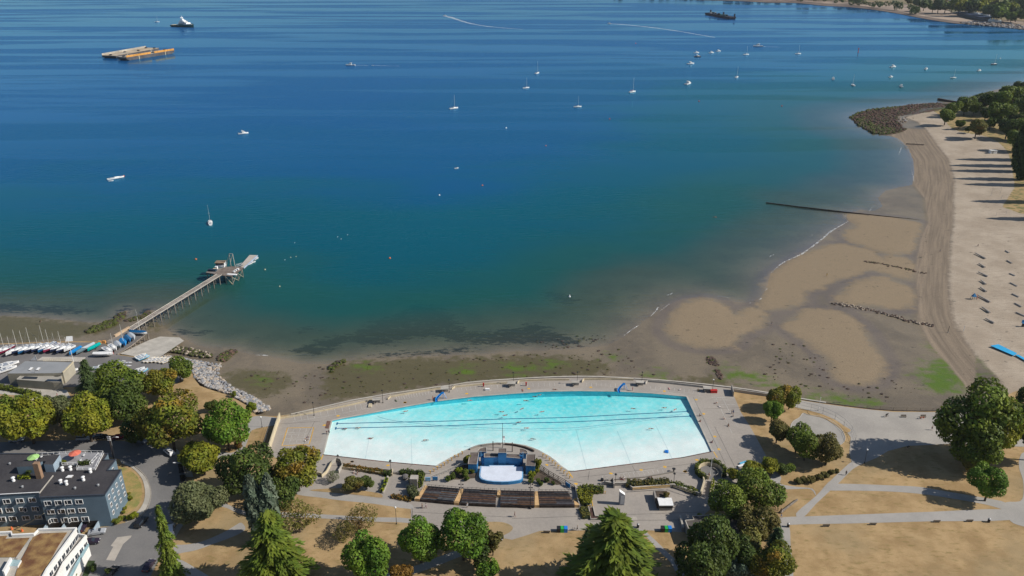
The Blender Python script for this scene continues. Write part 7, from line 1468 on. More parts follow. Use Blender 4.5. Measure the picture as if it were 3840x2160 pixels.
boat('bare', SP['bare'], 434, 670, R(42), 'long white dismasted yacht with a dark waterline near the left edge', 'yacht', 'yacht'); boat('dinghy', SP['dinghy'], 417, 679, R(30), 'small dinghy tied beside the dismasted yacht', 'dinghy', 'dinghy')
boat('dinghy', SP['dinghy'], 1713, 632, R(50), 'small white rowing boat with a person, in the middle of the teal water', 'dinghy', 'dinghy', scale=1.2)
for x, y, a, lab in ((938,990,60,'white inflatable dinghy inside the pair at the floating dock'),(948,985,50,'white inflatable dinghy outside of the pair at the floating dock'),(961,971,65,'white inflatable dinghy at the outer end of the floating dock')): boat('dinghy', SP['dinghy'], x, y, R(a), lab, 'dinghy', 'dinghy', 'dinghies at the floating dock', scale=1.1)
# buoys
OR = mat('buoy_orange', (0.72, 0.16, 0.05), 0.5, 0.05, 1.0)
for x, y, m, s, lab in [(464,662,OR,.75,'orange buoy at the bow of the dismasted yacht'),(735,973,OR,.55,'orange buoy left of the pier hut'),(1462,969,OR,.6,'orange buoy alone in the green shallows'),(1809,696,OR,.6,'orange buoy right below the small rowing boat'),(2047,547,OR,.55,'pink orange buoy in the middle of the bay'),(1898,481,M_white,.8,'pale buoy below the lone left sailboat'),(2286,447,RED,.7,'red buoy below the red covered sailboat'),(2621,380,RED,.7,'red buoy below the flybridge cruiser'),(2384,163,RED,.9,'faint red buoy in the far middle'),(2932,398,RED,.7,'small reddish buoy left of the rocky point'),(1648,733,M_white,.6,'white buoy left below the small rowing boat'),(994,1012,M_cream,.45,'yellowish float right of the pier head'),(1049,1075,M_cream,.4,'pale float in the shallows right of the pier'),(3751,220,M_white,.9,'white buoy near the dark ketch'),(1090,966,M_cream,.32,'left one of two tan floats right of the pier'),(1110,963,M_cream,.32,'right one of two tan floats right of the pier')]:
 t = thing('buoy', lab, 'buoy', at(x, y, 0)); MB().lathe([(0.2*s, -0.3*s), (s*.8, -0.1*s), (s, 0.4*s), (s*.7, 0.9*s), (s*.2, 1.2*s)], m, n=8).obj('float', t); MB().tube([(0, 0, s), (0, 0, s*1.9)], 0.08*s, M_grey, 4).obj('ring_post', t)
for (x, y), w_ in zip(((1266,889),(1279,897),(1303,881),(1105,911),(1068,975)), ('left of a loose trio','lowest of a loose trio','right of a loose trio','alone above the tan floats','nearest the pier head')): tag(MB().lathe([(0.05, -.05), (0.22, 0.05), (0.16, 0.2), (0.03, 0.3)], M_white, n=6).tube([(0.1, 0, 0.2), (0.3, 0, 0.42)], 0.07, M_white, 5).obj('seagull', loc=at(x, y, 0.05)), 'white gull floating on the green water, '+w_, 'bird', 'gulls floating off the pier')
b = at(3218, 196, 0); t = thing('channel_marker', 'dark red marker post standing in the far right of the bay', 'marker', b); MB().lathe([(0.9, -.3), (1.0, 0.6), (0.5, 0.9), (0.35, 5.2)], RED, n=8).obj('post', t); MB().box((0, 0, 5.6), (1.4, 1.4, 1.1), RED).obj('top_mark', t)
b = at(2136, 1113, 0); t = thing('channel_marker', 'small white cone on the water above the dark weed patch', 'marker', b); MB().lathe([(0.5, -.2), (0.5, 0.1), (0.25, 0.6), (0.05, 1.2)], M_white, n=8).obj('cone', t)
# ---- barges and ships
def vec2(a, b, z=0): p, q = at(*a, z), at(*b, z); return p, q, (q-p).length, math.atan2(q.y-p.y, q.x-p.x)
M_rust = mat('barge_side', (0.10, 0.095, 0.10), 0.8, 0.2, 0.15); M_hazard = mat('barge_orange', (0.66, 0.30, 0.06), 0.7, 0.12, 0.1); M_wdeck = mat('barge_deck', (0.50, 0.40, 0.28), 0.9, 0.15, 0.05, 0.6); M_gdeck = mat('barge_grey_deck', (0.46, 0.42, 0.36), 0.9, 0.15, 0.05, 0.6)
def barge(c0, c1, Bw, fb, lab, deckm, orange, off=0.0):
 p, q, L, a = vec2(c0, c1); nv = Vector((-math.sin(a), math.cos(a), 0)); t = thing('barge', lab, 'barge', (p+q)/2+nv*(Bw/2+off), a)     # surveyed along its near side
 MB().loft([[(x, -Bw/2, z0), (x, Bw/2, z0), (x, Bw/2, fb), (x, -Bw/2, fb)] for x, z0 in ((-L/2, fb*0.45), (-L/2+7, -0.6), (L/2-7, -0.6), (L/2, fb*0.45))], M_rust).obj('hull', t)
 MB().box((0, 0, fb+0.08), (L-0.4, Bw-0.4, 0.16), deckm).obj('deck', t)
 n = 14
 for s in ((-1,) if orange else (1,)):
  for k in range(n):
   if orange and k == 7: continue
   x = -L/2+L*(k+0.5)/n; MB().box((x, s*(Bw/2-0.15), fb+1.3), (L/n-0.35, 0.4, 2.6), M_hazard if orange else M_gdeck).obj('bulwark_panel', t)
 for x in (-L*0.25, L*0.3): MB().box((x, -Bw/2-0.12, fb*0.5), (0.9, 0.3, fb), M_cream).obj('ladder', t)
 for x, y in ((L/2-6, Bw/2-5), (L/2-6, -Bw/2+4), (-L*0.12, Bw*0.1), (L*0.1, -Bw*0.2), (-L/2+4, 0)): MB().box((x, y, fb+0.8), (5.0, 3.0, 1.6), M_black, 0.3, taper=0.7).obj('deck_gear', t)
 for k in range(7): MB().box((-L*0.4+L*0.13*k, random.uniform(-.2, .3)*Bw, fb+0.22), (L*0.11, Bw*random.uniform(.2, .45), 0.12), random.choice((M_gdeck, M_wdeck, M_conc_l))).obj('deck_plate', t)
 return t
barge((476,228),(655,200), 18, 4.6, 'barge with orange bulwark panels and a dark side, front one of the pair', M_gdeck, True); barge((438,220),(600,190), 24, 3.8, 'tan decked barge rafted behind the orange edged one', M_wdeck, False, 1.0)
p, q, L, a = vec2((2655,55),(2747,72)); t = thing('barge', 'dark steel barge crowded with gear off the far shore', 'barge', (p+q)/2, a)
MB().loft([[(x, -8, z0), (x, 8, z0), (x, 8, 4.5), (x, -8, 4.5)] for x, z0 in ((-L/2, 2), (-L/2+5, -.6), (L/2-5, -.6), (L/2, 2))], mat('dark_steel', (0.02, 0.022, 0.035), 0.8, 0.2, 0.2)).obj('hull', t)
for k in range(16):
 x = random.uniform(-L/2+3, L/2-3); MB().box((x, random.uniform(-5, 5), 5.5), (random.uniform(2, 6), random.uniform(2, 4), random.uniform(2, 4)), random.choice((M_black, MATS['dark_steel'], M_grey, MATS['dark_steel'], MATS['hull_green'])), random.uniform(0, 1)).obj('deck_gear', t)
for x in (-L/2+2, L*0.05, L/2-2): MB().box((x, 5, 7.5), (2.5, 2.5, 6), MATS['dark_steel']).obj('deck_house', t)
p, q, L, a = vec2((640,98),(734,103)); t = thing('motor_yacht', 'large motor yacht with a dark green hull and white upper decks', 'yacht', (p+q)/2, a); L = 50; t.scale = (1.12, 1.25, 1.05)
secs = hull_secs(L, 11, 5.2, 1, 0.9); mb = MB(); mb.loft([[(v[0], v[1], v[2]*(0.55+0.45*min(1, max(0, (s[0][0]/L+0.5)*3.2-0.6)))) if v[2] > 0 else v for v in s] for s in secs], HULLS['green'], close=False, caps=False); mb.add([(v[0], v[1], v[2]*0.55) for v in secs[0]], [(0, 1, 2, 3, 4)], HULLS['green']); mb.obj('hull', t)
MB().prism([(-24, -4.6), (-4, -5.2), (-4, 5.2), (-24, 4.6)], 2.6, 3.1, M_cream).obj('aft_deck', t); MB().prism([(-5, -5.2), (12, -5.2), (22, -2), (24, 0), (22, 2), (12, 5.2), (-5, 5.2)], 4.9, 5.5, HULLS['white']).obj('fore_deck', t)
for nm, x0, x1, w, z0, z1, m in (('main_deck', -6, 14, 9.5, 5.5, 8.0, HULLS['white']), ('window_band', -4, 13.6, 9.7, 6.3, 7.2, M_glass), ('bridge_deck', -4, 9, 8, 8.0, 10.4, HULLS['white']), ('window_band', 0, 9.3, 8.2, 8.7, 9.5, M_glass), ('sun_deck', -3, 5, 6, 10.4, 12.4, HULLS['white']), ('radar_house', -1, 2.5, 3, 12.4, 14.5, HULLS['white'])): MB().box(((x0+x1)/2, 0, (z0+z1)/2), (x1-x0, w, z1-z0), m, taper=0.9).obj(nm, t)
MB().tube([(0.5, 0, 14.5), (0, 0, 20)], 0.5, HULLS['white'], 6, 0.2).lathe([(1.0, 15.5), (1.3, 16.3), (0.6, 17.2)], HULLS['white'], (-.5, 1.6, 0), 8).lathe([(1.0, 15.5), (1.3, 16.3), (0.6, 17.2)], HULLS['white'], (-.5, -1.6, 0), 8).obj('radar_mast', t)
# ---- boats stored ashore
row = T(0,1230,320,[(-40,690),(150,660),(345,715),(555,650),(745,640),(960,610),(1165,590),(1370,580),(1520,600),(1690,610),(1880,620),(2050,620)])
hu = ['white','wine','white','navy','deepblue','navy','navy','deepblue','wine','navy','navy','white']  # hull colours; the dark ones also paint in shade on the boats' sides
lab_r = ['cut by the left picture edge','with a red keel side, first full one','round open one with a dark centre','with a dark blue side, fourth in the row','with a teal stripe, fifth in the row','with a slim bow, sixth in the row','with a double mast, seventh in the row','largest of the row, eighth','with a pink side, ninth in the row','small open one, tenth in the row','with a tall pale mast, eleventh in the row','short one under a square white sail cloth']
for k, ((x, y), hc) in enumerate(zip(row, hu)):
 L = [7.0, 7.2, 6.0, 7.4, 7.6, 7.8, 7.6, 8.6, 7.6, 6.4, 7.2, 5.0][k]; key = 'yard%d' % k
 boat(key, (L, 2.3, 0.85, 0.5, 'sail', HULLS[hc], None, [9, 8.5, 7.5, 9.5, 9, 10, 5, 10.5, 9, 7.5, 8.5, None][k], False), x+6, y+2, R(-113+4*math.sin(k*2)), 'white boat ashore in the yard row, '+lab_r[k], 'stored_boat', 'boat', 'white boats stored in the yard row', GZ+1.0, trailer=True)
for k, (x, y, hc, lab, a) in enumerate([(283,1314,'blue','bright blue covered boat at the end of the white row',-105),(308,1312,'slate','dark slate covered boat right of the bright blue one',-105),(330,1300,'grey','grey green covered boat left of the teal one',-112),(352,1301,'teal','teal covered boat, last in the yard row',-110)]): boat('cov'+hc, (6.2, 2.1, 0.7, 0.4, 'sail', HULLS[hc], HULLS[hc], None), x, y+3, R(a), lab, 'stored_boat', 'boat', 'covered boats in the yard', GZ+0.8, trailer=True)
for k, (x, y, hc, cov, L, a, lab) in enumerate([(520,1246,'white','deepblue',8.0,-10,'blue covered sailboat nearest the pier on the wharf'),(495,1262,'grey','grey',6.2,-50,'grey covered keelboat second from the pier'),(480,1271,'deepblue','deepblue',6.2,-52,'navy covered boat third from the pier'),(463,1284,'blue','blue',6.2,-52,'bright blue covered boat in the middle of the wharf row'),(443,1293,'slate','grey',6.0,-50,'grey blue covered boat right of the white open ones'),(424,1303,'white',None,6.4,-42,'white open boat, second from the yard end of the wharf row'),(405,1313,'white',None,6.8,-35,'white open boat with a pale cockpit in the wharf row'),(388,1327,'white','white',8.0,0,'long white covered boat on a trailer casting a long shadow')]): boat('wh%d' % k, (L, 2.4, 0.8, 0.4, 'sail', HULLS[hc], HULLS[cov] if cov else None, [11, None, None, 9, None, 7, None, None][k], False), x, y+3, R(a), lab, 'stored_boat', 'boat', 'boats stored on the wharf', GZ+0.9, trailer=True)
for k, (x, y) in enumerate([(560,1350),(573,1351),(588,1350),(603,1350),(618,1352),(632,1354)]): boat('kayw', (5.2, 1.1, 0.4, 0.1, 'open', HULLS['white' if k % 2 else 'cream']), x, y, R(52), 'white rowing dinghy in the diagonal rank beside the boulders, %s' % ['first','second','third','fourth','fifth','last'][k], 'rowing_boat', 'boat', 'rank of white dinghies by the boulders', GZ+0.35)
for k, (x, y, hc, lab) in enumerate([(527,1336,'cream','cream dinghy in the small bunch on the yard'),(532,1340,'skyblue','pale blue dinghy in the small bunch on the yard'),(540,1344,'skyblue','bright blue dinghy with a lime tail in the small bunch')]): boat('day'+hc, (4.6, 1.5, 0.5, 0.1, 'open', HULLS[hc]), x, y, R(50), lab, 'rowing_boat', 'boat', 'small bunch of dinghies', GZ+0.5)
for k, (x, y) in enumerate([(423,1367),(454,1356),(478,1361),(449,1369),(475,1373)]): boat('paddle', (3.6, 1.0, 0.22, 0.05, 'open', HULLS['white']), x, y, R(8), 'white sailboard hull lying on the yard, %s' % ['front left','back left','back right','front middle','front right'][k], 'sailboard', 'board', 'sailboards on the yard', GZ+0.1)
for k, (x, y, a, hc, lab) in enumerate([(506,1395,60,'white','white dinghy with blue cover behind the trees, left'),(521,1390,55,'white','white dinghy on its trailer behind the trees, middle'),(535,1395,60,'skyblue','blue dinghy behind the trees, right'),(530,1410,5,'white','white board lying below the dinghies behind the trees'),(372,1382,5,'skyblue','pale blue covered boat partly behind the green tree'),(392,1376,0,'navy','navy covered boat behind the green tree'),(12,1390,48,'white','white boat at the left edge in front of the club house'),(30,1388,48,'white','second white boat in front of the club house'),(14,1372,45,'white','white boat at the left edge, back row by the club house'),(38,1370,45,'white','white boat at the corner of the club house roof'),(268,1395,50,'white','white dinghy stored behind the club house corner')]): boat('misc'+hc, (5.0, 1.7, 0.6, 0.2, 'open', HULLS[hc]), x, y, R(a), lab, 'stored_boat', 'boat', None, GZ+0.4, scale=1.3 if y > 1365 and x < 60 else 1.0)
t = thing('sail_cloth', 'white square sail hung to dry at the end of the white boat row', 'sail', at(263, 1297)); MB().add([(-1.4, 0, 2.0), (1.4, 0.3, 2.0), (1.2, 1.2, 3.9), (-1.2, 0.9, 3.9)], [(0, 1, 2, 3)], M_white).obj('cloth', t); MB().tube([(-1.4, 0, 0), (-1.4, 0, 4.0)], 0.06, M_spar, 4).obj('post', t)
t = thing('jib_sail', 'small white sail standing by the club house roof edge', 'sail', at(127, 1354)); MB().add([(-1.2, 0, 0.3), (1.4, 0, 0.3), (1.2, 0, 2.6)], [(0, 1, 2)], M_white).obj('cloth', t); MB().tube([(1.4, 0, 0), (1.2, 0, 2.7)], 0.05, M_spar, 4).obj('post', t)
for k, (x, y, m, lab) in enumerate([(375,1288,mat('orange_tarp',(0.6,0.3,0.1),0.7,0.15,1.0),'orange crate left on the wharf'),(391,1286,MATS['orange_tarp'],'orange crate right on the wharf'),(418,1329,RED,'red engine hood beside the long white covered boat')]): tag(MB().box((0, 0, 0.5), (1.4, 1.0, 1.0), m, taper=0.85).box((0, 0, 1.05), (1.2, 0.8, 0.1), m).obj('crate', loc=at(x, y)), lab, 'crate')
# ================================================================== CARS
def car_meshes(kind):
 pr_ = {'sedan': [(-2.25, 0.35), (-2.3, 0.75), (-2.2, 0.98), (-1.55, 1.05), (-0.95, 1.45), (0.35, 1.47), (1.05, 1.02), (2.05, 0.86), (2.28, 0.62), (2.25, 0.35)], 'suv': [(-2.3, 0.4), (-2.35, 0.9), (-2.25, 1.15), (-2.0, 1.72), (0.35, 1.75), (1.0, 1.2), (2.05, 1.05), (2.3, 0.75), (2.28, 0.4)]}[kind]
 body = MB(); ws = 0.92
 secs = [[(x, y*(ws if z < 1.1 else 0.70), z) for x, z in pr_] for y in (-1, 1)]; n = len(pr_)
 body.add(secs[0]+secs[1], [(i, (i+1) % n, (i+1) % n+n, i+n) for i in range(n)]+[tuple(range(n)), tuple(range(n, 2*n))[::-1]], M_white); top = max(z for _, z in pr_)
 g = MB(); zc = 1.05 if kind == 'sedan' else 1.2
 xs = (-1.45, -0.9, 0.35, 1.0) if kind == 'sedan' else (-2.1, -1.95, 0.35, 0.95)
 for y in (-1, 1): g.add([(xs[0], y*.90, zc), (xs[3], y*.90, zc), (xs[2], y*.74, top-0.08), (xs[1], y*.74, top-0.08)], [(0, 1, 2, 3)], M_glass)
 g.add([(xs[3]+.06, -.76, zc), (xs[3]+.06, .76, zc), (xs[2]+.06, .62, top-.04), (xs[2]+.06, -.62, top-.04)], [(0, 1, 2, 3)], M_glass); g.add([(xs[0]-.08, -.76, zc), (xs[0]-.08, .76, zc), (xs[1]-.06, .62, top-.04), (xs[1]-.06, -.62, top-.04)], [(0, 1, 2, 3)], M_glass)
 w = MB(); w.tube([(0, -.12, 0), (0, .12, 0)], 0.34, M_tyre, 10); w.tube([(0, -.13, 0), (0, .13, 0)], 0.19, M_grey, 8)
 return body.mesh('body'), g.mesh('windows'), w.mesh('wheel'), MB().box((2.24, 0, 0.68), (0.08, 0.36, 0.14), M_white).mesh('headlight'), MB().box((-2.27, 0, 0.8), (0.08, 0.3, 0.16), RED).mesh('tail_light')
CM = {k: car_meshes(k) for k in ('sedan', 'suv')}
PNT = {n: mat('car_'+n, c, 0.25, 0.04, 0.5, spec=0.6) for n, c in (('white', (0.75, 0.75, 0.76)), ('black', (0.012, 0.012, 0.015)), ('silver', (0.36, 0.38, 0.41)), ('red', (0.20, 0.015, 0.03)), ('dark', (0.03, 0.022, 0.04)), ('grey', (0.22, 0.23, 0.25)))}
for x, y, x2, y2, kind, c, lab in [(650,1712,622,1690,'suv','white','white car at the bend below the autumn tree'),(686,1782,678,1740,'suv','black','black parked car nearest the bend on the right kerb'),(690,1825,686,1785,'suv','black','black parked car behind the first one on the right kerb'),(513,1985,548,1945,'suv','black','black car driving past the corner of the flats'),(332,2006,398,1996,'sedan','silver','silver saloon parked beside the flats'),(322,2040,362,2035,'sedan','dark','dark purple car half behind the white building'),(300,2000,330,1960,'sedan','dark','dark red car in the shade of the car port'),(422,1648,472,1642,'sedan','red','dark red car in the shade across the street'),(292,1650,340,1648,'suv','silver','silver van under the yellow green tree'),(350,1645,400,1641,'sedan','black','black car in deep shade behind the silver van'),(505,1655,550,1662,'sedan','grey','grey car in the shade at the upper bend'),(40,1656,90,1652,'sedan','silver','silver car under the leftmost trees'),(643,2016,640,1972,'suv','white','white car at the right kerb behind the narrow conifer'),(398,2175,440,2128,'sedan','black','black car at the bottom of the street'),(545,2150,575,2105,'sedan','dark','dark blue car in the shade at the bottom right of the street')]:
 p, q = at(x, y), at(x2, y2); a = math.atan2(q.y-p.y, q.x-p.x); t = thing('parked_car', lab, 'car', ((p.x+q.x)/2, (p.y+q.y)/2, GZ+0.02), a, 'cars on the street'); bd, gl_, wh_, hl, tl = CM[kind]
 part('body', bd, t, m=PNT[c]); part('windows', gl_, t)
 for wx in (-1.4, 1.42):
  for wy in (-.84, .84): part('wheel', wh_, t, (wx, wy, 0.34))
 for wy in (-.62, .62): part('headlight', hl, t, (0, wy, 0)); part('tail_light', tl, t, (0, wy, 0))
for x, y, lab in ((84,1992,'orange work figure barrier beside the white building'),(45,1985,'orange bag of rubble by the cable')): tag(MB().lathe([(0.35, 0), (0.3, 0.15), (0.2, 0.7), (0.06, 1.0)], OR, n=8).obj('traffic_cone', loc=at(x, y)), lab.replace('work figure barrier', 'traffic cone').replace('bag of rubble', 'traffic cone'), 'traffic cone')
a, b = at(165, 1925, GZ+7), at(55, 1985, GZ+0.2); tag(MB().tube([a, (a+b)/2+Vector((0, 0, -.4)), b], 0.12, mat('chute_cloth', (0.30, 0.28, 0.2), 0.8, 0.1, 1.0), 6).obj('hose'), 'long tan hose slanting from the flats to the ground', 'hose')
# ================================================================== FAR SHORE
FS = [(700,-110),(1400,-55),(1900,-28),(2380,-6),(2600,0),(2760,4),(2880,10),(2990,12),(3089,22),(3215,30),(3346,48),(3476,73),(3577,88),(3640,93),(3700,97),(3840,112),(4000,140),(4300,190),(4900,260)]
back = [(5600,230),(5600,-150),(3000,-185),(700,-170)]
sheet('far_beach', smooth(FS, n=4)+back, 0.6, mat('far_sand', (0.36, 0.28, 0.21), 0.9, 0.12, 0.01, 0.05, c2=(0.26, 0.20, 0.155)), trace=0)
sheet('far_mud', smooth(FS, n=4)+[(x, y-9) for x, y in smooth(FS, n=4)[::-1]], 0.66, mat('far_wet_sand', (0.17, 0.125, 0.095), 0.7, 0.15, 0.02, 0.1), trace=0)
sheet('far_ground', [(700,-125),(1900,-38),(2500,-12),(2800,-4),(3000,2),(3200,8),(3330,12),(3480,26),(3560,42),(3620,70),(3680,80),(3760,78),(3840,82),(4100,110),(5200,200),(5600,230),(5600,-150),(3000,-185),(700,-170)], 1.6, mat('far_park', (0.13, 0.12, 0.06), 0.95, 0.25, 0.01, 0.06, c2=(0.25, 0.18, 0.10)), trace=0)
ft = [(3467,14,16),(3500,24,14),(3522,20,18),(3548,18,18),(3572,20,18),(3600,20,22),(3640,22,22),(3665,16,24),(3690,22,22),(3715,36,20),(3742,22,24),(3760,40,24),(3790,36,24),(3815,48,20),(3740,54,16),(3795,60,16),(3440,8,12),(3410,4,10),(3640,14,20),(3700,8,24),(3770,8,24),(3830,16,22),(3850,50,22)]
fl_ = ['at the left end of the park by the sand','second from the left along the sand','third from the left along the sand','fourth from the left along the sand','above the left end of the blue roofed pavilion','tall one behind the pavilion','wide one behind the pavilion roof','in the back row over the pavilion','bright one right over the pavilion','at the right end of the pavilion','in the back row left of the tower','big one above the white tents','big one right of the white tents','close to the tower','small one behind the tents','small one by the rocks under the tower']
ORD = 'first second third fourth fifth sixth seventh eighth ninth tenth eleventh twelfth thirteenth'.split()
for k, (x, y, w) in enumerate(ft):
 lab = 'far shore tree '+(fl_[k] if k < len(fl_) else 'in the thin band on the promenade, %s of the band' % ORD[k-16]); tree(x, y, w*1.3, ['dark', 'green', 'dark', 'olive', 'green', 'yellow', 'dark'][k % 7] if k != 8 else 'yellow', lab, 'far', 0.95, 0.15, 'trees on the far shore', 1.6)
C = []; N = []; SZ = []; TN = []          # the wooded bank farther along, one mass
for k in range(95):
 x = random.uniform(2300, 3440); y0 = np.interp(x, [p[0] for p in FS], [p[1] for p in FS])-random.uniform(7, 22); q = at(x, y0, 1.6); rr = random.uniform(6, 12); a, n_, c_, e = crown_round(300+k, 0.22, 110, 7)
 C.append(a*rr+np.array([q.x, q.y, 1.6+rr*0.9])); N.append(n_); SZ.append(c_*rr); TN.append(e)
me = quads_mesh('wooded_bank', np.concatenate(C), np.concatenate(N), np.concatenate(SZ), np.concatenate(TN), LM['dark'], 1.0); o = bpy.data.objects.new('wooded_bank', me); COL.objects.link(o); tag(o, kind='stuff')
b = at(3650, 66, 1.6); t = thing('beach_pavilion', 'long dark blue roofed pavilion with a white scalloped edge on the far beach', 'pavilion', b); p, q, L, a = vec2((3600,52),(3700,72), 1.6); t.rotation_euler.z = a
M_bro = mat('pavilion_roof', (0.03, 0.05, 0.10), 0.6, 0.1, 0.1); MB().box((0, 0, 3), (L, 16, 6), mat('pavilion_wall', (0.10, 0.13, 0.17), 0.7, 0.1, 0.1)).obj('wall', t); MB().box((0, -3, 6.6), (L+2, 24, 0.8), M_bro).obj('roof', t)
for k in range(18): x = -L/2+L*(k+0.5)/18; MB().add([(x-L/38, 9, 7), (x+L/38, 9, 7), (x, 9, 10.5), (x-L/38, 10, 7), (x+L/38, 10, 7), (x, 10, 10.5)], [(0, 1, 2), (3, 5, 4), (0, 2, 5, 3), (1, 4, 5, 2)], M_white).obj('scallop', t)
for k, (x, y) in enumerate([(3712,80),(3724,81),(3737,82),(3748,83)]):
 t = thing('tent', 'white peaked tent on the far point, %s' % ['leftmost','second from the left','third from the left','rightmost'][k], 'tent', at(x, y, 1.6), 0, 'white tents on the far point'); MB().lathe([(4.2, 0), (4.2, 3.0)], M_white, n=4).obj('wall', t); MB().lathe([(4.6, 3.0), (2.0, 4.6), (0.2, 7.2 if k < 2 else 5.2)], M_white, n=4).obj('canopy', t)
t = thing('stair_ramp', 'reddish ramp at the right end of the far pavilion', 'ramp', at(3702, 70, 1.6)); MB().box((0, 0, 1.5), (2.5, 20, 3), mat('brick_red', (0.25, 0.10, 0.07), 0.8, 0.1, 0.2), -0.5).obj('ramp_wall', t)
rockfield('rock_breakwater', 'pale rock breakwater in front of the white tents on the far point', 'rocks', [([(3600,86),(3640,80),(3700,84),(3780,88),(3840,98),(3840,112),(3760,104),(3690,97),(3620,92)], 1)], 500, 2.0, ['pale', 'tan', 'blue', 'dark'], lambda x, y: 0.9, 120, z=0.5)
def tower(px, py, w, dp, h, c, lab, win=True, rz=0.0):
 p = at(px, py, 1.6); t = thing('apartment_tower', lab, 'tower block', p, rz, 'apartment towers on the far shore'); m = mat('tower_'+str(c), c, 0.7, 0.08, 0.05); MB().box((0, 0, h/2), (w, dp, h), m).obj('wall', t); nf = int(h/3.3)
 bd = MB().box((0, -dp/2-0.05, 0), (w*0.9, 0.5, 1.5), M_glass).box((w/2+0.05, 0, 0), (0.5, dp*0.9, 1.5), M_glass).box((0, -dp/2-0.8, -1.2), (w*0.7, 1.6, 0.25), M_white).mesh('window_band')
 for k in range(nf): part('window_band', bd, t, (0, 0, 3.3*k+2.0))
 MB().box((0, 0, h+1.5), (w*0.4, dp*0.4, 3), M_grey).obj('roof_house', t)
tower(3845, 46, 34, 22, 60, (0.20, 0.24, 0.30), 'blue grey apartment tower at the top right corner')
tower(3545, 6, 30, 18, 30, (0.50, 0.50, 0.50), 'pale apartment block behind the far trees'); tower(3600, 2, 26, 16, 26, (0.55, 0.50, 0.45), 'cream apartment block behind the far trees')
for k, (x, y, w, h, c) in enumerate([(3470,-18,24,48,(0.55,0.52,0.47)),(3405,-22,20,60,(0.12,0.15,0.2)),(3372,-24,30,42,(0.45,0.45,0.45)),(3270,-26,18,66,(0.60,0.52,0.42)),(3185,-28,34,50,(0.15,0.18,0.22)),(3030,-32,16,58,(0.42,0.35,0.28)),(3640,-14,26,55,(0.5,0.5,0.5)),(3720,-10,22,70,(0.2,0.22,0.26)),(3900,20,30,58,(0.55,0.53,0.5)),(3985,40,26,66,(0.18,0.2,0.25)),(2800,-36,30,44,(0.5,0.46,0.4))]): tower(x, y, w, 20, h, c, 'apartment tower mirrored in the bay off the far beach, %s of the row' % ORD[k])
# red and green stalls on the far promenade
for k, (x, y, m) in enumerate([(3418,6,OR),(3434,8,BG),(3448,9,M_cream),(3464,11,RED),(3480,13,M_white)]): t = thing('stall', 'small coloured kiosk on the far promenade, %s' % ['orange','green','cream','red','white'][k], 'kiosk', at(x, y, 1.6), 0, 'kiosks on the far promenade'); MB().box((0, 0, 1.6), (6, 4, 3.2), M_cream).obj('wall', t); MB().box((0, 0, 3.6), (7, 5, 0.8), m, taper=0.6).obj('roof', t)
# ================================================================== THINGS ON THE BEACH
tag(BMAT.obj('beach_mat'), 'bright blue roll out mat lying on the dry sand', 'mat')
lgm = MB().tube([(-2.1, 0, 0.30), (2.1, 0.05, 0.42)], 0.5, mat('drift_log', (0.50, 0.44, 0.38), 0.85, 0.12, 0.8), 8, 0.30).mesh('log')
for k, (x, y, s) in enumerate([(3676,961,1.9),(3682,997,1.2),(3686,1030,1.4),(3687,1060,1.1),(3687,1087,1.2),(3690,1122,1.8),(3697,1164,1.4),(3712,1205,1.1),(3777,946,0.8),(3785,984,1.0),(3796,1032,0.8),(3801,1069,1.1),(3808,1110,1.0),(3818,1146,1.0),(3827,1181,1.1)]):
 t = bpy.data.objects.new('beach_log', lgm); COL.objects.link(t); t.location = at(x, y, 2.6)+Vector((0, 0, -0.02)); t.rotation_euler.z = R(100+random.uniform(-12, 12)); t.scale = (s, 1, 1); tag(t, 'pale log set on the sand, %s in the %s row' % (['first and longest','second','third','fourth','fifth','long sixth','seventh','eighth','first','second','third','fourth','fifth','sixth','seventh'][k], 'left' if k < 8 else 'right'), 'log', 'logs set out in rows on the sand')
t = thing('beach_hut', 'white hut with a flat roof on the sand by the long tree shadows', 'hut', at(3722, 576, 2.6)); MB().box((0, 0, 1.3), (5.0, 3.0, 2.6), M_white).obj('wall', t); MB().box((0, 0, 2.7), (5.4, 3.4, 0.2), M_deckw).obj('roof', t); MB().box((-0.8, -1.55, 1.2), (1.0, 0.08, 2.0), M_grey).obj('door', t)
for x, y, L, lab, a in ((3431,543,14,'dark beached log at the water edge below the rocky point',-12),(3590,515,4,'dark stump on the upper sand',20),(3560,529,3,'second dark stump on the upper sand',-20)): tag(MB().tube([(-L/2, 0, 0.4), (0, 0.1, 0.45), (L/2, 0, 0.4)], 0.5, M_wood_d, 7, 0.35).obj('log', loc=at(x, y, 1.4), rz=R(a)), lab, 'log')
vb = MB().tube([(0, 0, 0), (0, 0, 2.5)], 0.07, M_grey, 5).mesh('post')
for x, y, lab in ((3715,735,'upper left'),(3755,745,'upper right'),(3735,810,'middle'),(3720,720,'far left')):
 t = thing('volleyball_net', 'volleyball net posts on the sand, %s pair' % lab, 'volleyball net', at(x, y, 2.6), R(20), 'volleyball nets on the sand'); part('post', vb, t); part('post', vb, t, (8, 0, 0)); MB().box((4, 0, 2.1), (8, 0.03, 0.06), M_black).box((4, 0, 1.4), (8, 0.03, 0.04), M_black).obj('net', t)
t = thing('lifeguard_tower', 'dark lifeguard lookout with a red ladder on the sand left of the log row', 'lifeguard tower', at(3650, 1122, 2.3)); MB().box((0, 0, 1.5), (1.8, 1.4, 0.2), SB).obj('platform', t); MB().add([(-.9, -.7, 1.6), (.9, -.7, 1.6), (.9, .7, 1.6), (-.9, .7, 1.6), (0, 0, 3.2)], [(0, 1, 4), (1, 2, 4), (2, 3, 4), (3, 0, 4)], SB).obj('roof', t)
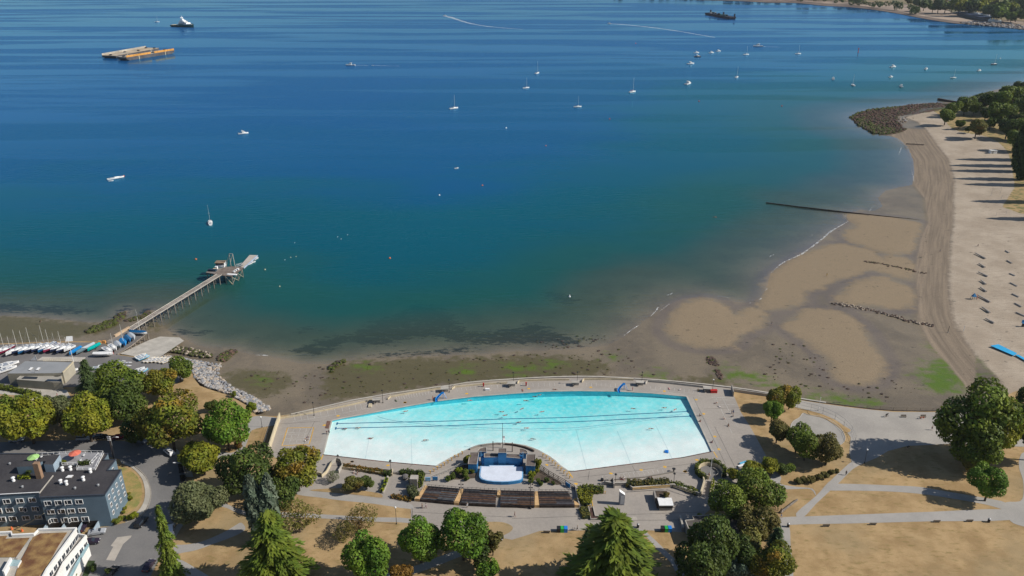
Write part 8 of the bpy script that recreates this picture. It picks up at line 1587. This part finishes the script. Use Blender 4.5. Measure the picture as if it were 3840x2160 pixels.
for x in (-.8, .8):
 for y in (-.6, .6): MB().tube([(x*1.3, y*1.3, 0), (x, y, 1.5)], 0.08, M_wood_d, 5).obj('leg', t)
for x in (1.1, 1.5): MB().tube([(x+.8, -.2+x*.3, 0), (x, 0, 2.6)], 0.06, RED, 4).obj('ladder_rail', t)
t = thing('lifeguard_tower', 'dark lifeguard stand at the right picture edge on the sand', 'lifeguard tower', at(3836, 1224, 2.8)); MB().box((0, 0, 1.6), (1.4, 1.2, 0.2), SB).obj('platform', t); MB().box((0, .5, 2.3), (1.4, .15, 1.2), SB).obj('backrest', t); MB().box((0, 0, .75), (1.0, .9, 1.5), M_wood_d, taper=.7).obj('base', t)
for x, y, h_, lab in ((3555,1246,3.0,'thin dark pole on the lower beach with a long shadow'),(3612,1245,3.0,'thin white pole beside the wrack line')): tag(MB().tube([(0, 0, 0), (0, 0, h_)], 0.09, M_white if x > 3600 else M_black, 5).lathe([(0.3, 0), (0.25, 0.15), (.09, .2)], M_conc, n=6).obj('marker_pole', loc=at(x, y, 1.8)), lab, 'pole')
# ================================================================== PEOPLE
def body_mesh(P, E, root=0, sub=1):
 me = bpy.data.meshes.new('body'); me.from_pydata([p[:3] for p in P], E, []); o = bpy.data.objects.new('tmp', me); COL.objects.link(o); o.modifiers.new('s', 'SKIN'); sv = me.skin_vertices[0].data
 for k, p in enumerate(P): sv[k].radius = (p[3], p[4] if len(p) > 4 else p[3])
 sv[root].use_root = True; m = o.modifiers.new('u', 'SUBSURF'); m.levels = sub; bpy.context.view_layer.update()
 r = bpy.data.meshes.new_from_object(o.evaluated_get(bpy.context.evaluated_depsgraph_get())); bpy.data.objects.remove(o); bpy.data.meshes.remove(me); return r
def pose(kind):
 """joints: pelvis, waist, chest, neck, head base, head, nose, then arms and legs"""
 s = 1 if kind != 'sit' else 0
 if kind in ('stand', 'walk', 'bend'):
  f = 0.28 if kind == 'walk' else 0.06; b_ = 0.45 if kind == 'bend' else 0.02
  P = [(0, 0, .95, .13, .16), (b_*.4, 0, 1.12, .11, .14), (b_, 0, 1.36-b_*.4, .12, .17), (b_*1.25, 0, 1.52-b_*.6, .055), (b_*1.4, 0, 1.62-b_*.75, .085), (b_*1.45+.01, 0, 1.74-b_*.8, .075), (b_*1.4+.10, 0, 1.65-b_*.75, .02)]
  arm = [(b_, s_*.20, 1.42-b_*.4, .055) for s_ in (1, -1)], [(b_+.06*s_*f*3, s_*.26, 1.15-b_*.5, .042) for s_ in (1, -1)], [(b_+.12+.2*s_*f, s_*.25, .92-b_*.5, .032) for s_ in (1, -1)], [(b_+.15+.2*s_*f, s_*.25, .82-b_*.5, .035) for s_ in (1, -1)]
  leg = [(0, s_*.10, .88, .095) for s_ in (1, -1)], [(-s_*f*.5+.04, s_*.11, .50, .065) for s_ in (1, -1)], [(-s_*f-.02, s_*.11, .08, .042) for s_ in (1, -1)], [(-s_*f+.14, s_*.12, .04, .04) for s_ in (1, -1)]
 elif kind == 'sit':
  P = [(0, 0, .14, .14, .17), (-.04, 0, .32, .11, .14), (-.08, 0, .55, .12, .17), (-.08, 0, .72, .055), (-.06, 0, .82, .085), (-.05, 0, .94, .075), (.04, 0, .85, .02)]
  arm = [(-.1, s_*.2, .60, .055) for s_ in (1, -1)], [(.08, s_*.27, .42, .042) for s_ in (1, -1)], [(.3, s_*.2, .38, .032) for s_ in (1, -1)], [(.38, s_*.18, .38, .035) for s_ in (1, -1)]
  leg = [(.10, s_*.11, .13, .095) for s_ in (1, -1)], [(.42, s_*.14, .40, .065) for s_ in (1, -1)], [(.70, s_*.12, .08, .042) for s_ in (1, -1)], [(.84, s_*.12, .04, .04) for s_ in (1, -1)]
 else:
  z = .12 if kind == 'lie' else 0.0
  P = [(0, 0, z, .13, .10), (.18, 0, z, .11, .1), (.42, 0, z+.01, .12, .11), (.58, 0, z+.02, .055), (.68, 0, z+.04, .085), (.80, 0, z+.05, .075), (.72, 0, z+.14, .02)]
  e = .75 if kind == 'swim' else .1
  arm = [(.46, s_*.2, z, .055) for s_ in (1, -1)], [(.40+.25*e*(1+s_), s_*.38, z, .042) for s_ in (1, -1)], [(.25+.5*e*(1+s_), s_*.42, z, .032) for s_ in (1, -1)], [(.17+.56*e*(1+s_), s_*.40, z, .035) for s_ in (1, -1)]
  leg = [(-.1, s_*.10, z, .095) for s_ in (1, -1)], [(-.46, s_*.13, z+.02, .065) for s_ in (1, -1)], [(-.86, s_*.13, z-.03, .042) for s_ in (1, -1)], [(-.97, s_*.14, z, .035) for s_ in (1, -1)]
 E = [(0, 1), (1, 2), (2, 3), (3, 4), (4, 5), (4, 6)]; V = list(P)
 for k, side in enumerate((0, 1)):
  prev = 2
  for j in range(4): V.append(arm[j][side]); E.append((prev, len(V)-1)); prev = len(V)-1
  prev = 0
  for j in range(4): V.append(leg[j][side]); E.append((prev, len(V)-1)); prev = len(V)-1
 return V, E
POSE = {}
for kd in ('stand', 'walk', 'bend', 'sit', 'lie', 'swim'):
 V, E = pose(kd); bd = body_mesh(V, E)
 G = lambda i, k=1.0: (*V[i][:3], *(r*k for r in V[i][3:]))
 arms = [(7, 8), (15, 16)]; legs = [(11, 12), (19, 20)]
 sv = [G(0, 1.10), G(1, 1.14), G(2, 1.12)]+[G(i, 1.25) for a in arms for i in a]; sh = body_mesh(sv, [(0, 1), (1, 2), (2, 3), (3, 4), (2, 5), (5, 6)])
 tv = [G(0, 1.16)]+[G(i, 1.20) for l in legs for i in l]; tr_ = body_mesh(tv, [(0, 1), (1, 2), (0, 3), (3, 4)])
 h = Vector(V[4][:3]).lerp(Vector(V[5][:3]), 0.7); up_ = (Vector(V[5][:3])-Vector(V[4][:3])).normalized(); hm = MB().lathe([(.085, -.10), (.115, -.02), (.11, .07), (.06, .12), (.01, .13)], M_black, n=8); q = Vector((0, 0, 1)).rotation_difference(up_); hm.v = [tuple(q @ Vector(v)+h-Vector((.015, 0, 0))) for v in hm.v]; POSE[kd] = (bd, sh, tr_, hm.mesh('hair'))
SKN = [mat('skin_'+n, c, 0.6, 0.03, 1.0) for n, c in (('fair', (0.50, 0.30, 0.21)), ('tan', (0.36, 0.20, 0.13)), ('brown', (0.20, 0.11, 0.07)))]
CL = {n: mat('cloth_'+n, c, 0.8, 0.06, 1.0) for n, c in (('black', (0.02, 0.02, 0.025)), ('white', (0.75, 0.75, 0.75)), ('navy', (0.03, 0.04, 0.10)), ('red', (0.55, 0.05, 0.05)), ('orange', (0.75, 0.20, 0.04)), ('pink', (0.60, 0.20, 0.28)), ('blue', (0.10, 0.25, 0.55)), ('grey', (0.3, 0.3, 0.32)), ('purple', (0.22, 0.08, 0.2)), ('yellow', (0.6, 0.42, 0.12)), ('green', (0.08, 0.25, 0.12)))}
HAIR = [mat('hair_'+n, c, 0.7, 0.1, 1.0) for n, c in (('dark', (0.025, 0.018, 0.014)), ('brown', (0.09, 0.05, 0.03)), ('blond', (0.35, 0.24, 0.12)))]
def person(px, py, kd, rz, top, bot, lab, z=GZ+0.03, sc=1.0, grp=None):
 t = thing('person', lab, 'person', at(px, py, z), R(rz), grp); t.scale = (sc,)*3; bd, sh, tr_, hr = POSE[kd]
 for nm, me, m in (('body', bd, random.choice(SKN)), ('hair', hr, random.choice(HAIR))):
  o = part(nm, me, t)
  if not me.materials: me.materials.append(M_black)
  o.material_slots[0].link = 'OBJECT'; o.material_slots[0].material = m
 for nm, me, c in ((('shirt', sh, top),) if top else ())+((('shorts', tr_, bot),) if bot else ()):
  if not me.materials: me.materials.append(M_black)
  o = part(nm, me, t); o.material_slots[0].link = 'OBJECT'; o.material_slots[0].material = CL[c]
 return t
pp = [(1583,1906,'walk',0,'black','black','person in black walking behind the west bench section'),(1597,1905,'walk',0,'white','purple','person in a white top and purple shorts beside the one in black'),(1752,1903,'stand',90,'white','white','person in white at the back of the second bench section'),(1930,1938,'walk',0,'navy','navy','person in dark clothes alone on the plaza behind the benches'),(2165,1989,'walk',180,'grey','black','person standing at the bike right of the blue bin'),(2928,1923,'walk',0,'purple','black','person in purple, upper one of two walking at the path junction'),(2929,1941,'walk',0,'white','blue','person in white and blue, lower one of two at the path junction'),(3172,1782,'walk',60,'grey','black','walker on the diagonal path at the bed of brown bushes'),(3494,1613,'walk',120,'black','navy','walker in dark clothes at the edge of the big tree shadow'),(3402,1684,'bend',0,'black','black','person bending down inside the big tree shadow'),(2744,1552,'stand',180,'navy','navy','left one of two standing bathers on the east deck'),(2750,1552,'stand',200,'blue','navy','right one of two standing bathers on the east deck'),(1235,1628,'walk',270,'grey','navy','bather standing at the west end of the pool'),(1225,1626,'bend',300,'pink','black','bather bending at the west end of the pool'),(1623,1500,'stand',0,'orange','red','child in orange and red at the foot of the west slide'),(2372,1465,'stand',180,'red','pink','person in red and pink behind the east slide'),(3100,1036,'walk',90,'yellow','yellow','person in tan walking alone on the far sandbar'),(3666,926,'stand',0,'black','black','person in black at the top of the left log row'),(3524,946,'walk',60,'white','black','walker on the damp beach left of the log rows'),(151,1212,'bend',0,'black','black','person in black on the weedy mud left of the pier'),(216,1490,'walk',0,'purple','grey','person walking on the lane below the club house'),(420,1476,'walk',0,'white','red','person in white between the shaded trees'),(2893,1219,'walk',0,'black','grey','person walking on the wet sand between two bars')]
for x, y, kd, rz, a, b, lab in pp:
 z = GZ+0.03 if y > 1440 or kd == 'stand' and y > 1400 else 0.9
 if y < 1000 and x > 3400: z = 2.2 if x > 3600 else 1.4
 if (x, y) == (216, 1490) or (x, y) == (420, 1476): z = GZ+0.03
 person(x, y, kd, rz, a, b, lab, z)
sit = [(2326,1797,'black','navy','left one of three bathers sitting by the deck lamp'),(2332,1799,None,'red','middle one of three sitting bathers, in red trunks'),(2339,1797,'white','blue','right one of three sitting bathers, in white and blue'),(2456,1803,'white','grey','person sitting on the deck beyond the low wall'),(2659,1783,'black','black','person sitting at the flagpole inside the round ramp'),(2712,1572,'white','navy','bather sitting with white towel on the east deck'),(2748,1564,'white','grey','bather sitting below the two standing on the east deck'),(2627,1581,None,'red','bather sitting at the east pool edge in red'),(2623,1560,None,'black','bather sitting on the apron at the east pool edge'),(2731,1597,'black','black','bather sitting at the edge of the tree shadow on the east deck'),(2618,1466,'yellow','black','bather in yellow sitting near the red lifeguard box'),(2671,1660,None,'purple','bather sitting low on the east apron'),(1328,1772,'white','grey','left person sitting at the table behind the long planter'),(1341,1776,'black','grey','right person sitting behind the long planter'),(2434,1795,'black','black','left one of two dark sitters at the low deck wall'),(2442,1795,'black','navy','right one of two dark sitters at the low deck wall'),(3454,1568,'orange','orange','left person in orange on the promenade bench'),(3463,1568,'orange','red','right person in orange on the promenade bench'),(1713,632,'grey','black','person sitting in the small rowing boat'),(1548,1788,'white','navy','person sitting by the boulder on the lower patio')]
for x, y, a, b, lab in sit: person(x, y, 'sit', random.choice((0, 90, 180, 270)), a, b, lab, {632: 0.35, 1568: GZ+0.45}.get(y, GZ+0.03))
lie = [(1148,1652,'white','black','person lying on a white towel on the yellow court'),(1152,1642,'navy','navy','person lying in dark clothes on the yellow court'),(2684,1512,'navy','black','bather in navy lying on the east deck'),(2697,1526,'white','white','bather lying on a white towel on the east deck'),(2509,1458,'pink','pink','bather in pink lying near the east slide'),(2550,1461,'white','white','bather in white lying on the far deck right of the one in pink'),(2081,1461,None,'black','sunbather lying on the apron at the middle of the far edge'),(1960,1464,None,'red','sunbather with red trunks on a bench mat at the far edge'),(1485,1503,'green','navy','sunbather under a pale towel in the bay left of the west slide')]
for x, y, a, b, lab in lie: person(x, y, 'lie', random.uniform(0, 360), a, b, lab)
sw_ = [(1342,1604),(1292,1608),(1389,1643),(1597,1650),(1521,1542),(1762,1501),(1880,1544),(1894,1557),(1972,1502),(2006,1487),(2022,1481),(1957,1533),(2032,1544),(1945,1583),(1975,1605),(1999,1646),(2375,1532),(2491,1529),(2531,1536),(2442,1607)]
sl_ = ['between the lanes at the west end, right one','between the lanes at the west end, left one','in the shallows under the lanes at the west','in the shallows left of the stage','near the far edge right of the west slide bay','close under the far wall left of the middle','above the lanes just left of the middle','just over the upper lane near the middle','in the deep water near the far wall','second from the far wall in the middle','closest to the far wall in the middle','in the deep middle, left of a pair','in the deep middle, right of a pair','between the two lanes at the middle','under the curved rope at the middle','in the shallows right behind the stage','in the east half above the lanes','at the east end, left of a pair','at the east end, right of a pair','under the rope end in the east shallows']
for (x, y), lab in zip(sw_, sl_): person(x, y, 'swim', random.choice((0, 15, 180, 170, 40)), None, random.choice(('black', 'navy', 'red')), 'swimmer '+lab, WLV+0.02, 1.05, 'swimmers in the pool')
person(2678, 814, 'swim', 0, None, 'black', 'left one of two bathers in the sea off the beach', 0.03, 1.2); person(2685, 814, 'swim', 90, None, 'red', 'right one of two bathers in the sea off the beach', 0.03, 1.2)
# bicycles
def bicycle(px, py, rz, lab, z=GZ+0.05):
 t = thing('bicycle', lab, 'bicycle', at(px, py, z), R(rz)); w = MB(); ring = [(0.33*math.cos(a), 0, 0.33+0.33*math.sin(a)) for a in [k*math.pi/6 for k in range(13)]]; w.tube(ring, 0.03, M_tyre, 4, caps=False); w = w.mesh('wheel'); part('wheel', w, t, (-.52, 0, 0)); part('wheel', w, t, (.52, 0, 0))
 MB().tube([(-.52, 0, .33), (-.15, 0, .85), (.40, 0, .85), (0, 0, .33), (-.52, 0, .33)], .03, M_black, 4).tube([(.52, 0, .33), (.40, 0, .95)], .03, M_black, 4).obj('frame', t); MB().box((-.17, 0, .93), (.26, .14, .06), M_black).obj('saddle', t); MB().tube([(.38, -.26, .98), (.38, .26, .98)], .025, M_black, 4).obj('handlebar', t)
bicycle(3322, 1563, 0, 'bicycle ridden along the promenade by a person in dark clothes'); person(3322, 1563, 'bend', 0, 'black', 'black', 'cyclist in dark clothes on the promenade', GZ+0.2)
bicycle(2150, 1989, 10, 'bicycle standing on the plaza right of the blue bin')
for k in range(4): bicycle(2890+9*k, 1900+4*k, 70, 'parked bicycle in the rack by the dry triangle, %s' % ['leftmost', 'second', 'third', 'rightmost'][k])
for x, y, lab in ((2789,1738,'upper pale blue board leaning on the bushes at the east deck'),(2783,1748,'lower white board leaning on the bushes at the east deck')): tag(MB().prism([(-1.6, -.3), (-1.2, -.42), (1.0, -.45), (1.7, 0), (1.0, .45), (-1.2, .42), (-1.6, .3)], 0.35, 0.5, HULLS['skyblue'] if y < 1740 else M_white).box((-1.0, 0, .17), (.3, .5, .34), M_grey).obj('rescue_board', loc=at(x, y), rz=R(25)), lab, 'board')
# ================================================================== THE THIN AIR OVER THE BAY
hm_ = bpy.data.materials.new('haze_air'); hm_.use_nodes = True; nt = hm_.node_tree; nt.nodes.remove(nt.nodes['Principled BSDF'])
pv_ = nt.nodes.new('ShaderNodeVolumePrincipled'); pv_.inputs['Color'].default_value = (0.75, 0.85, 1.0, 1); pv_.inputs['Density'].default_value = 0.00003; pv_.inputs['Anisotropy'].default_value = 0.2
nt.links.new(pv_.outputs[0], nt.nodes['Material Output'].inputs['Volume'])
tag(MB().box((0, 5500, 79.5), (24000, 13000, 181), hm_).obj('haze'), kind='stuff')
